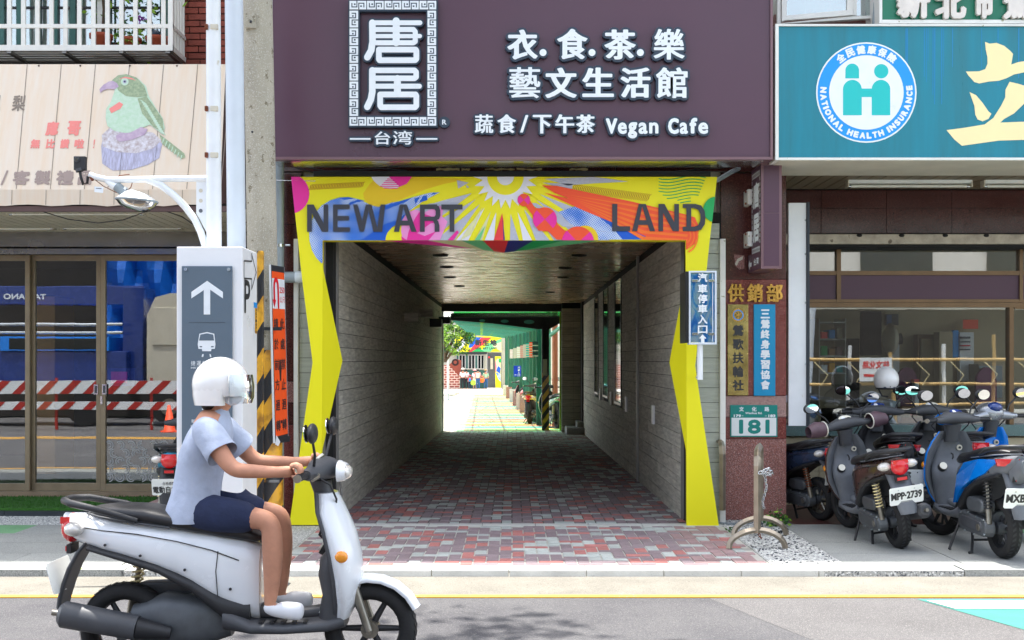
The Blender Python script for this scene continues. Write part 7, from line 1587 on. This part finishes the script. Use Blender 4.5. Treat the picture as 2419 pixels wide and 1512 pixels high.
mb = MB(); mb.ell((X(1138,pd-.6), pd-.6, zf(pd)+.75), (.22,.1,.2), 'art_orange', 12, 8); mb.tube([(X(1138,pd-.6)+.14*math.cos(a), pd-.6, zf(pd)+.9+.2*math.sin(a)) for a in (0,.6,1.2,1.9,2.5,3.14)], .02, 5, 'art_orange'); o = mb.build('handbag'); tag(o, 'orange bag carried beside the person in jeans at the far end', 'bag')
mb = MB(); mb.loft([rv(0,.35,.75,.2), rv(.15,.35,.75,.2)], 'lime'); mb.v = [(X(1118,pd)+a, pd-.9+b, zf(pd)+c) for a, b, c in mb.v]; o = mb.build('shopping_bag'); tag(o, 'lime green bag held low in the middle of the far group', 'bag')
# shop clerk behind the right window
ck = thing('person', (X(2182,15), 15, 0), 'clerk in a face mask sitting behind the counter of the right shop', 'person')
Jc = {'pelvis': (V(0,0,.5), (.16,.12)), 'chest': (V(0,0,.95), (.18,.12)), 'upper': (V(0,-.02,1.12), (.14,.1)), 'neck': (V(0,-.03,1.22), .055), 'head': (V(0,-.05,1.35), (.08,.095))}
Ec = [('pelvis','chest'),('chest','upper'),('upper','neck'),('neck','head')]
for s_, n_ in ((1,'r'),(-1,'l')): Jc.update({'sh'+n_: (V(s_*.19,-.02,1.1), .06), 'el'+n_: (V(s_*.27,-.08,.85), .045), 'ha'+n_: (V(s_*.15,-.3,.85), .035), 'kn'+n_: (V(s_*.12,-.42,.5), .07), 'fo'+n_: (V(s_*.12,-.42,.06), .05)}); Ec += [('upper','sh'+n_),('sh'+n_,'el'+n_),('el'+n_,'ha'+n_),('pelvis','kn'+n_),('kn'+n_,'fo'+n_)]
skin('body', Jc, Ec, 'skin', ck, 1)
skin('shirt', {k: (Jc[k][0], tuple(v*1.15 for v in (Jc[k][1] if isinstance(Jc[k][1], tuple) else (Jc[k][1],)*2))) for k in ('pelvis','chest','upper','shr','shl','elr','ell')}, [('pelvis','chest'),('chest','upper'),('upper','shr'),('upper','shl'),('shr','elr'),('shl','ell')], 'cloth_white', ck, 1)
mb = MB(); mb.ell((0,-.03,1.4), (.1,.115,.105), 'hair', 14, 9, z0=-.1); mb.build('hair', parent=ck, local=True)
mb = MB(); mb.ell((0,-.11,1.32), (.062,.05,.05), 'cloth_grey', 12, 8); mb.build('face_mask', parent=ck, local=True)
mb = MB()
for s_ in (1,-1): mb.ell((s_*.032,-.138,1.375), (.014,.008,.007), 'hair', 8, 5)
mb.build('eyes', parent=ck, local=True)
# ================================================================ courtyard beyond the passage
mb = MB(); slope_sheet(mb, -14, 9, 28.6, 112, 0, 'court_floor', 6); cf = struct(mb, 'courtyard')
mat('floor_joint', (150,140,128), .9, var=0)
def floor_strip(x0, x1, y0, y1, ma, nm='painted_light_band', dz=.005):
    mb = MB(); mb.add([(x0,y0,zf(y0)+dz),(x1,y0,zf(y0)+dz),(x1,y1,zf(y1)+dz),(x0,y1,zf(y1)+dz)], [(0,1,2,3)], ma); mb.build(nm, parent=cf)
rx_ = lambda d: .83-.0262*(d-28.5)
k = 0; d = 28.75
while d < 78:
    w = .55+.012*(d-28); floor_strip(rx_(d)-2.0, rx_(d)+.5, d, d+w*.5, ['lightband_red','lightband_yellow','lightband_mint'][k % 3]); d += w*1.5; k += 1  # coloured light through the canopy roof, painted as bands on the floor
for pts in (((-.9,31),(-.55,34.5),(-.75,38),(-1.2,42),(-1.0,50),(-1.5,60)), ((.1,29),(.05,33),(-.2,37),(-.1,41),(-.5,50))):
    mb = MB()
    for i in range(len(pts)-1):
        (a, b), (c, e) = pts[i], pts[i+1]; mb.add([(a,b,zf(b)+.008),(a+.03,b,zf(b)+.008),(c+.03,e,zf(e)+.008),(c,e,zf(e)+.008)], [(0,1,2,3)], 'floor_joint')
    mb.build('crack', parent=cf)
# canopy : posts with cantilever beams
labels = ['black steel canopy post with yellow stripes at the end of the passage']
ds = [28.9, 31.6, 33.8, 36.2, 38.6, 41.6, 45.5, 50.5, 56.5, 64, 73]
glow = {}
for nm, c in (('roof_red',(.95,.35,.3,1)), ('roof_yellow',(.95,.85,.3,1)), ('roof_teal',(.35,.85,.85,1)), ('roof_lime',(.6,.92,.4,1))):
    glass(nm, c, .08, .1)
for i, d in enumerate(ds):
    x = rx_(d); zb = zf(d); first = i == 0; zt_ = 2.46+(d-28.9)*.0135; ped = i >= 5; w = .088 if first else .10
    lab = 'black steel canopy post with yellow stripes at the end of the passage' if first else ['green canopy post directly behind the striped black post', 'third green canopy post from the passage, with an orange louvred lamp', 'fourth green canopy post from the passage', 'fifth green canopy post from the passage, before the pedestals', 'green canopy post on the nearest granite pedestal, carrying the blue sign', 'green canopy post on the second granite pedestal', 'green canopy post on the third granite pedestal', 'green canopy post on the fourth pedestal, beyond the blue sign', 'green canopy post on the fifth pedestal', 'farthest green canopy post beside the colourful standing panel'][i-1]
    t = thing('canopy_post', (x, d, zb), lab, 'post', 'canopy posts in the courtyard'); c1 = 'black_metal' if first else 'post_green'; c2 = 'black_metal' if first else 'canopy_green'  # first beam black instead of green: its shade is put into the colour
    mb = MB(); zf0 = zb+(.62 if ped else 0); mb.box(x-w, x-w+.05, d-.08, d+.08, zf0, zt_, c1); mb.box(x+w-.05, x+w, d-.08, d+.08, zf0, zt_, c1); mb.box(x-w+.05, x+w-.05, d-.012, d+.012, zf0, zt_, c1 if first else 'canopy_green'); 
    if first: mb.box(x-w+.002, x+w-.002, d-.085, d-.081, zb, zb+1.42, 'hazard_small'); mb.box(x-w+.02, x+.04, d-.09, d-.086, zb+1.35, zb+1.75, 'cream_panel')
    mb.build('column', parent=t)
    if ped: mb = MB(); mb.box(x-.22, x+.22, d-.2, d+.2, zb, zb+.62, 'granite_pink' if i % 2 else 'kerbstone'); mb.build('pedestal', parent=t)
    mb = MB(); L0 = x-2.32; e = [(x+.42,zt_+.02),(x+.42,zt_+.18),(L0,zt_+.22),(L0,zt_+.06),(x-1.3,zt_-.02),(x-.2,zt_-.16),(x+.1,zt_-.16)]
    mb.poly(fr(d-.03), e, 0, .06, c2); mb.box(L0, x+.42, d-.07, d+.07, zt_+.2, zt_+.225, c2); bm2 = mb.build('beam', parent=t)
    for hx, hr in ((x-1.55,.055),(x-1.0,.075),(x-.4,.10)):
        mb = MB(); mb.poly(fr(d-.035), circ(hx, zt_+.05-(hx-x+1.5)*.03, hr*1.3, 16, ry=hr*.5), .0, .004, 'canopy_green' if first else 'lime'); mb.build('beam_opening', parent=bm2)
    if 1 <= i <= 8:
        cc = ['green_frame','art_vermilion','logo_teal','cream_panel','coral_print','sign_white','cream_panel','sign_white'][i-1]
        mb = MB(); lx = x-w-.02; mb.box(lx-.08, lx+.06, d-.14, d-.09, 1.62, 2.05, cc)
        for k in range(6): mb.box(lx-.09, lx+.07, d-.15, d-.14, 1.64+k*.07, 1.665+k*.07, 'ink' if k % 2 and i == 1 else 'cream_panel')
        mb.build('louvred_lamp', parent=t)
cr_ = thing('canopy_roof', (-.3, 50, 2.7), 'row of translucent coloured roof panels over the courtyard posts', 'canopy')
d = 28.9; k = 0
while d < 75:
    e = d+1.25; x = rx_(d)
    zr = 2.70+(d-28.9)*.0135; mb = MB(); mb.box(x-2.3, x+.4, d+.04, e, zr, zr+.012, ['roof_green','roof_teal','roof_yellow','roof_lime','roof_red','roof_teal'][k % 6]); mb.build('roof_panel', parent=cr_); d = e+.35; k += 1
for q in (-1.9, -1.1, -.3):
    mb = MB(); mb.tube([(rx_(29)+q, 29, 2.69), (rx_(75)+q, 75, 3.32)], .03, 6, 'canopy_green'); mb.build('purlin', parent=cr_)
mb = MB(); mb.box(-1.42, 1.17, 28.72, 28.735, 2.60, 2.72, 'roof_green'); mb.box(-1.42, 1.17, 28.70, 28.8, 2.585, 2.60, 'black_metal')
mb.build('green_edge_panel', parent=cr_)
# blue parking sign
bs = thing('road_sign', (.06, 41.2, 1), 'small blue sign with four white characters for the car entrance on a green post', 'sign')
a, b, y0, y1 = 1213, 1230.5, 864, 889.5; d = 40.9
mb = MB(); mb.pbox(a, y0, b, y1, d, d+.02, 'blue_sign'); mb.build('panel', parent=bs)
mb = MB()
for i, ch in enumerate('汽車入口'): text(mb, ch, fr(d), (X(1222.5,d), Z(871.2+i*5.9,d), X(1228,d), Z(866+i*5.9,d)), .006, 'sign_white', bold=.03)
text(mb, '←', fr(d), (X(1214.5,d), Z(887.5,d), X(1221,d), Z(884,d)), .006, 'sign_white', bold=.05); mb.build('lettering', parent=bs)
# right side wall with pipes
rwl = thing('building', (1.9, 50, 0), 'pale building wall with salmon pipes along the right of the courtyard', 'building')
mb = MB(); mb.box(1.75, 6, 28.8, 90, -.9, 6, 'render_wall'); mb.build('wall', parent=rwl)
mb = MB(); mb.box(1.16, 1.2, 28.7, 28.8, -.2, 2.9, 'lime'); mb.build('edge_strip', parent=rwl)
for x, d, r, m_ in ((1.13,31,.075,'salmon'), (1.17,31.8,.045,'salmon'), (1.02,33,.07,'canopy_green')): mb = MB(); mb.cyl((x,d,zf(d)),(x,d,3.4), r, n=12, ma=m_); mb.cyl((x,d,1.0),(x,d,1.05), r*1.15, n=12, ma=m_); mb.build('pipe', parent=rwl)
mb = MB(); mb.tube([(.9,31.5,2.1),(1.2,30.4,2.35),(1.5,29.5,2.5)], .05, 8, 'canopy_green'); mb.build('pipe', parent=rwl)
# small scooters in the courtyard
def far_scooter(label, x, d, rz, paint, **k):
    o = scooter(label, x, d, rz, paint, 'plastic_black', grp='scooters parked in the courtyard', z=zf(d), mirrors=k.get('mirrors', True), plate=k.get('plate'), stand=True)
far_scooter('green scooter parked right behind the striped black post', 1.02, 30.6, .25, 'paint_green')
far_scooter('yellow scooter parked left of the striped black post', .62, 33.2, -.2, 'paint_yellow')
far_scooter('red scooter at the foot of the granite pedestals in the courtyard', .42, 45.6, .2, 'lens_red', mirrors=False)
# back building
bb = thing('building', (0, 102, -1), 'grey school building with a colourful banner at the far end of the courtyard', 'building')
zz0 = zf(101); mb = MB(); d = 101
mb.box(X(1046,d)-9, X(1149,d), d, d+.4, zz0, 5.2, 'render_wall'); mb.box(X(1184,d), X(1250,d)+8, d, d+.4, zz0, 5.2, 'render_wall'); mb.box(X(1149,d), X(1184,d), d, d+.4, Z(833,d), 5.2, 'render_wall'); mb.box(X(1149,d), X(1184,d), d+3, d+3.2, zz0, 4, 'engine_grey'); mb.build('wall', parent=bb)
mb = MB(); mb.pbox(1060, 832, 1150, 837, d-.3, d, 'steel_dark'); mb.pbox(1086, 874, 1149, 917.5, d-.05, d, 'green_frame'); mb.build('wall_panel', parent=bb)
for i in range(9):
    px = 1077+i*7.4; mb = MB(); mb.pbox(px, 838, px+6.6, 872, d-.12, d-.06, 'frame_white'); w_ = mb.build('window', parent=bb)
    mb = MB(); mb.pbox(px+.9, 839.5, px+5.7, 870.5, d-.14, d-.121, 'glass_dark' if i % 3 else 'green_frame'); mb.build('pane', parent=w_)
mb = MB(); mb.pbox(1158, 846, 1164, 872, d+2.9, d+3, 'cream_panel'); mb.pbox(1153, 842, 1157, 846, d+2.8, d+2.9, 'art_red'); mb.build('notice_board', parent=bb)
# banner
bn = thing('banner', (-1.5, 100.6, 2.5), 'multicoloured banner with three large black characters over the far doorway', 'banner'); d = 100.6; fb_ = fr(d)
CB = lambda zx, zy: (1060*.9672+zx*.14715, 730*.9672+zy*.14715)     # far-detail zoom pixels
def bq(mb, pts, ma, off): mb.poly(fb_, P2([CB(*p) for p in pts], d), off, 0, ma)
mb = MB(); mb.poly(fb_, P2([CB(*p) for p in ((330,600),(1078,600),(1078,848),(330,848))], d), 0, .05, 'arch_yellow')
bq(mb, [(670,615),(790,615),(660,760),(560,790),(555,750)], 'art_blue', .01); bq(mb, [(760,620),(930,620),(780,740),(600,848),(555,848),(640,740)], 'art_red', .012); bq(mb, [(1078,640),(1078,700),(900,848),(740,848),(860,720)], 'art_mint', .014); bq(mb, [(470,640),(560,640),(470,760),(400,848),(340,848)], 'art_white', .01); bq(mb, [(930,750),(1078,690),(1078,848),(1000,800)], 'art_cream', .016); bq(mb, [(600,848),(720,780),(800,848)], 'art_green', .018)
mb.build('print', parent=bn)
mb = MB()
for i, ch in enumerate('新生地'): a = CB(655+i*120, 752); b = CB(765+i*120, 652); text(mb, ch, fb_, (X(a[0],d), Z(a[1],d), X(b[0],d), Z(b[1],d)), .03, 'ink', bold=.05)
a, b = CB(655,812), CB(1010,775); text(mb, 'NEW ART LAND', fb_, (X(a[0],d), Z(a[1],d), X(b[0],d), Z(b[1],d)), .03, 'ink', bold=.02); mb.build('lettering', parent=bn)
sp_ = thing('display_panel', (X(1176,100), 100, zf(100)), 'tall colourful standing panel beside the far doorway', 'display panel'); d = 100
mb = MB(); mb.poly(fr(d), P2([CB(*p) for p in ((975,925),(1070,925),(1070,1432),(985,1425))], d), 0, .3, 'arch_yellow')
def bq2(pts, ma, off): mb.poly(fr(d), P2([CB(*p) for p in pts], d), off, 0, ma)
bq2([(985,1010),(1010,960),(1068,960),(1068,1120),(1000,1150)], 'art_cream', .01); bq2([(980,960),(1000,1080),(985,1200)], 'art_pink', .02); bq2([(995,1160),(1025,1075),(1065,1110),(1060,1200)], 'art_blue', .02); bq2([(990,1180),(1065,1200),(1065,1330),(1030,1290)], 'art_halftone', .015); bq2(circ(1055,990,22,14,ry=35), 'art_green', .03)
mb.build('panel', parent=sp_)
# brick wall, relief, planter, pillar
m = mat('far_brick', (160,84,68), .8, var=0); nt = m.node_tree; N = nt.nodes; L = nt.links
bt = N.new('ShaderNodeTexBrick'); g = N.new('ShaderNodeNewGeometry'); sx = N.new('ShaderNodeSeparateXYZ'); cx_ = N.new('ShaderNodeCombineXYZ'); L.new(g.outputs['Position'], sx.inputs[0]); L.new(sx.outputs['X'], cx_.inputs['X']); L.new(sx.outputs['Z'], cx_.inputs['Y']); L.new(cx_.outputs[0], bt.inputs['Vector'])
bt.inputs['Scale'].default_value = 1; bt.inputs['Brick Width'].default_value = .42; bt.inputs['Row Height'].default_value = .2; bt.inputs['Mortar Size'].default_value = .03; bt.inputs['Color1'].default_value = lin((164,80,66)); bt.inputs['Color2'].default_value = lin((136,66,56)); bt.inputs['Mortar'].default_value = lin((226,200,184)); L.new(bt.outputs[0], N['Principled BSDF'].inputs['Base Color'])
d = 98.8; bwt = thing('brick_wall', (X(1068,d), d, zf(d)), 'red brick wall with a sloping clay relief at the far left of the courtyard', 'wall')
mb = MB(); mb.poly(fr(d), P2([CB(*p) for p in ((60,1060),(250,1060),(410,1260),(410,1442),(60,1442))], d), 0, .4, 'far_brick'); mb.build('wall', parent=bwt)
mb = MB(); mb.poly(fr(d), P2([CB(*p) for p in ((235,1060),(345,960),(435,990),(425,1270))], d), .02, .3, 'clay'); ring(mb, fr(d), (X(1075,d), Z(856,d)), .15, .3, .04, 0, 'brick_joint', 14); mb.build('clay_relief', parent=bwt)
mb = MB(); mb.cyl((X(1058,60),60,zf(60)),(X(1058,60),60,Z(848,60)), .06, n=10, ma='white_metal'); o = mb.build('bollard_post'); tag(o, 'white post beside the brick wall at the far left of the courtyard', 'post')
for i, (px, py) in enumerate(((1058,926),(1064,922),(1070,919))):
    d = (EH-zf(60))*F/(py+6-HY)*1.0; mb = MB(); mb.ell((X(px,d), d, zf(d)+.1), (.45,.4,.2), 'kerbstone', 10, 6); o = mb.build('edging_stone'); tag(o, ['nearest pale edging stone at the left side of the courtyard', 'middle pale edging stone at the left side of the courtyard', 'farthest pale edging stone at the left side of the courtyard'][i], 'stone', 'pale edging stones of the courtyard')
d = 84; mb = MB(); mb.box(X(1202,d), X(1212,d), d, d+.4, zf(d), Z(847,d), 'far_brick'); o = mb.build('brick_pillar'); tag(o, 'red brick pillar between the distant green posts', 'pillar')
d = 90; mb = MB(); mb.box(X(1203,d), X(1300,d), d, d+4, zf(d), 6, 'frame_white'); o = mb.build('building'); tag(o, 'white building behind the courtyard canopy posts', 'building')
# tree
def tree(name, label, base, crown, n, size, trunk_r, mats, limbs=5, parent=None):
    t = thing(name, base, label, 'tree'); mb = MB(); bx, by, bz = base; cx, cy, cz, rx0, ry0, rz0 = crown
    mb.tube([(bx,by,bz),(bx+(cx-bx)*.2,by+(cy-by)*.2,bz+(cz-bz)*.45),(cx,cy,cz-rz0*.2),(cx,cy,cz+rz0*.5)], [trunk_r,trunk_r*.8,trunk_r*.5,trunk_r*.15], 9, 'bark')
    for i in range(limbs):
        a = 6.283*i/limbs+.5; s_ = V(bx+(cx-bx)*.6, by+(cy-by)*.6, bz+(cz-bz)*.6); e = V(cx+rx0*.8*math.cos(a), cy+ry0*.8*math.sin(a), cz+rz0*random.uniform(-.3,.6)); m_ = s_.lerp(e, .5)+V(0,0,.15*rz0); mb.tube([s_, m_, e], [trunk_r*.45,trunk_r*.28,trunk_r*.08], 6, 'bark')
    mb.build('trunk', parent=t); mb = MB()
    for i in range(n):
        a, b = random.uniform(0, 6.283), math.acos(random.uniform(-1, 1)); r = random.uniform(.45, 1.0)
        leaves(mb, (cx+rx0*r*math.sin(b)*math.cos(a), cy+ry0*r*math.sin(b)*math.sin(a), cz+rz0*r*math.cos(b)), (rx0*.2, ry0*.2, rz0*.17), 26, size, [random.choice(mats)])
    tag(mb.build('crown', parent=t), kind='stuff'); return t
tree('leafy_tree', 'leafy tree with light green tips at the left of the courtyard', (-4.0, 60, zf(60)), (-3.0, 60, 2.75, 1.25, 1.2, 1.0), 110, .10, .14, [M['leaf'], M['leaf_light'], M['leaf_light'], M['leaf_dark']])

# ================================================================ across the street (behind the viewer: what the glass and chrome reflect)
ob = thing('building', (0, -14, 0), 'row of pale buildings on the other side of the street, seen as reflections', 'building')
mb = MB(); mb.box(-26, 26, -20, -14, 0, 7.2, 'pale_render'); mb.box(-26, 26, -14.02, -13.9, 3.1, 3.3, 'render_wall'); mb.build('wall', parent=ob); mb = MB(); mb.box(-26, -4.2, -13.9, -7.2, 0, 4.6, 'dark_room'); mb.box(4.6, 26, -13.9, -11, 0, 3.1, 'dark_room'); mb.build('added_dark_backing', parent=ob)  # dark blocks added out of view to darken what the shop glass reflects
for i in range(11):
    x = -22+i*4.2; mb = MB(); mb.box(x, x+2.4, -13.98, -13.9, 4.2, 6.0, 'glass_dark'); mb.build('window', parent=ob); mb = MB(); mb.box(x-.6, x+2.9, -13.99, -13.93, .1, 2.8, ['steel_dark','shutter_metal','green_frame','dark_room'][i % 4]); mb.build('shop_shutter', parent=ob)
tree('street_tree', 'round green street tree across the road on the left, seen in the glass', (-4.5,-9,0), (-4.5,-9,5.2,2.6,2.4,2.2), 130, .16, .18, [M['leaf'], M['leaf_light'], M['leaf_dark']])
tree('street_tree', 'round green street tree across the road on the right, seen in the mirrors', (4.5,-9,0), (4.8,-9,4.8,3,2.6,2.4), 150, .16, .2, [M['leaf'], M['leaf_light'], M['leaf_dark']])
tree('street_tree', 'tall street tree leaning over the road from the near side, its shadow dappling the asphalt', (-1.9,-1.6,-.05), (-.9,6.2,8.7,2.6,2.9,1.4), 150, .13, .2, [M['leaf'], M['leaf_light'], M['leaf_dark']], limbs=7)
tk = thing('crane_truck', (-11, -3.4, -.05), 'blue crane truck reflected in the left shop doors', 'truck')
mb = MB(); mb.box(-14.5, -9.2, -4.4, -3.0, .75, 1.0, 'hazard_yellow'); mb.box(-14.5, -9.2, -4.4, -2.9, 1.0, 1.75, 'truck_blue'); mb.build('bed', parent=tk, bevel=.02)
mb = MB(); mb.box(-9.4, -8.9, -4.2, -3.2, 1.0, 3.3, 'truck_blue'); mb.box(-14, -9.0, -3.9, -3.5, 2.9, 3.35, 'truck_blue'); mb.cyl((-12.8,-2.9,2.4),(-9.3,-2.9,2.4), .04, n=8, ma='chrome'); mb.cyl((-12.8,-2.9,2.2),(-9.3,-2.9,2.2), .04, n=8, ma='chrome'); mb.build('crane', parent=tk, bevel=.02)
mb = MB(); text(mb, 'TADANO', (V(-12.4,-3.49,3.0), V(-1,0,0), V(0,0,1), V(0,1,0)), (-1.0,.02,.0,.16), .004, 'sign_white', bold=.05); mb.build('lettering', parent=tk)
mb = MB(); mb.box(-12.2, -9.6, -4.5, -2.85, 1.76, 2.1, 'paint_blue'); mb.box(-12.0, -9.8, -2.86, -2.84, 1.8, 2.06, 'glass_dark'); mb.build('cab_roof', parent=tk, bevel=.05)
for x in (-13.6,-10.2): mb = MB(); mb.cyl((x,-3.1,.42),(x,-2.8,.42), .45, n=24, ma='tyre'); mb.build('wheel', parent=tk)
vn = thing('truck', (-7.6,-4,-.05), 'pale grey box truck cab reflected in the right-hand glass door', 'truck')
mb = MB(); mb.loft([[(x_, -3.0-b, z_) for x_, z_ in ((-8.75,1.0),(-8.75,2.6),(-8.55,3.05),(-8.2,3.15),(-6.2,3.15),(-6.0,3.0),(-6.0,1.0))] for b in (0, 1.6)], 'cream_panel', smooth=False); mb.build('cab', parent=vn, bevel=.04)
mb = MB(); mb.box(-8.6,-8.0,-2.99,-2.97,1.9,2.8,'cream_panel'); mb.box(-7.5,-6.6,-2.99,-2.97,2.1,2.8,'glass_dark'); mb.box(-7.72,-7.70,-2.99,-2.97,1.1,3.0,'ink'); mb.build('side_window', parent=vn, bevel=.03)
mb = MB(); mb.box(-7.3,-7.1,-2.9,-2.75,1.9,2.5,'plastic_black'); mb.build('mirror', parent=vn, bevel=.03)
for x in (-8.2,-6.5): mb = MB(); mb.cyl((x,-3.2,.42),(x,-2.95,.42), .42, n=24, ma='tyre'); mb.cyl((x,-2.95,.42),(x,-2.93,.42), .2, n=16, ma='alloy'); mb.build('wheel', parent=vn)
mb = MB(); n = 24
for i in range(n):
    for j in range(10):
        f_ = lambda a, b: (-10.9+a*.2, -6.2+.2*math.sin(a*1.3+b*.9)+.1*math.sin(a*2.6), 1.9+b*.34)
        mb.add([f_(i,j), f_(i+1,j), f_(i+1,j+1), f_(i,j+1)], [(0,1,2,3)], 'tarp_blue', True)
o = mb.build('tarpaulin'); tag(o, 'crumpled blue tarpaulin hung behind the truck, seen in the glass', 'tarpaulin')
mat('barrier_red', (176,42,34), .5, var=.1)
br_ = thing('barrier', (-9.5,-1.4,-.05), 'red and white striped road barrier reflected in the shop doors', 'barrier')
for z0, z1 in ((.78,1.08),(.42,.60)):
    mb = MB(); mb.box(-13.5,-5.6,-1.45,-1.42,z0,z1,'sign_white'); mb.build('board', parent=br_); mb = MB(); x = -13.4
    while x < -5.8: mb.add([(x,-1.415,z0),(x+.2,-1.415,z0),(x+.2+(z1-z0),-1.415,z1),(x+(z1-z0),-1.415,z1)], [(0,3,2,1)], 'barrier_red'); x += .52
    mb.build('stripes', parent=br_)
for x in (-12.8,-10.4,-8.2,-6.1): mb = MB(); mb.box(x,x+.06,-1.5,-1.46,-.05,1.15,'barrier_red'); mb.build('leg', parent=br_)
cn = thing('traffic_cone', (-7.6,-.9,-.05), 'orange traffic cone on the road, reflected in the right glass door', 'traffic cone'); mb = MB(); mb.lathe((-7.6,-.9,-.05), [(.2,0),(.2,.03),(.13,.035),(.03,.6),(0,.6)], 'art_vermilion', n=18); mb.build('cone', parent=cn)
sc_f = thing('scaffold', (9,-2.5,0), 'bamboo scaffold railing with yellow ties reflected in the right shop window', 'scaffold')
for i in range(7): x = 5.6+i*1.15; mb = MB(); mb.tube([(x,-2.5,-.05),(x+random.uniform(-.15,.15),-2.5,1.9+random.uniform(-.2,.4))], .045, 7, 'bamboo' if i % 2 else 'white_metal'); mb.build('pole', parent=sc_f)
for z in (.55,.95,1.55): mb = MB(); mb.tube([(5.2,-2.45,z),(9,-2.45,z+random.uniform(-.08,.08)),(13.5,-2.45,z)], .04, 7, 'bamboo'); mb.build('rail', parent=sc_f)
for i in range(10): x = 5.5+i*.8; mb = MB(); mb.tube([(x,-2.4,1.5),(x+.3,-2.38,1.2),(x+.15,-2.4,.95)], .012, 5, 'cream'); mb.build('tie', parent=sc_f)
mb = MB(); mb.cyl((6.9,-3.2,0),(7.2,-3.2,3.6), .28, .2, n=14, ma='white_cool'); o = mb.build('wrapped_trunk'); tag(o, 'tree trunk wrapped in white sheeting, reflected in the shop window', 'tree trunk')
wsn = thing('sign', (8.6,-2.3,1.3), 'white paper sign with red mirrored writing and an arrow, seen in the shop window', 'sign')
mb = MB(); FW = (V(8.9,-2.35,1.05), V(-1,0,0), V(0,0,1), V(0,1,0)); mb.poly(FW, [(0,0),(.75,0),(.75,.55),(0,.55)], 0, .01, 'sign_white'); text(mb, '往文化路', FW, (.06,.3,.69,.48), .004, 'red_print', bold=.03); mb.poly(FW, [(.1,.14),(.25,.22),(.25,.17),(.65,.17),(.65,.11),(.25,.11),(.25,.06)], .004, 0, 'red_print'); mb.build('sheet', parent=wsn)
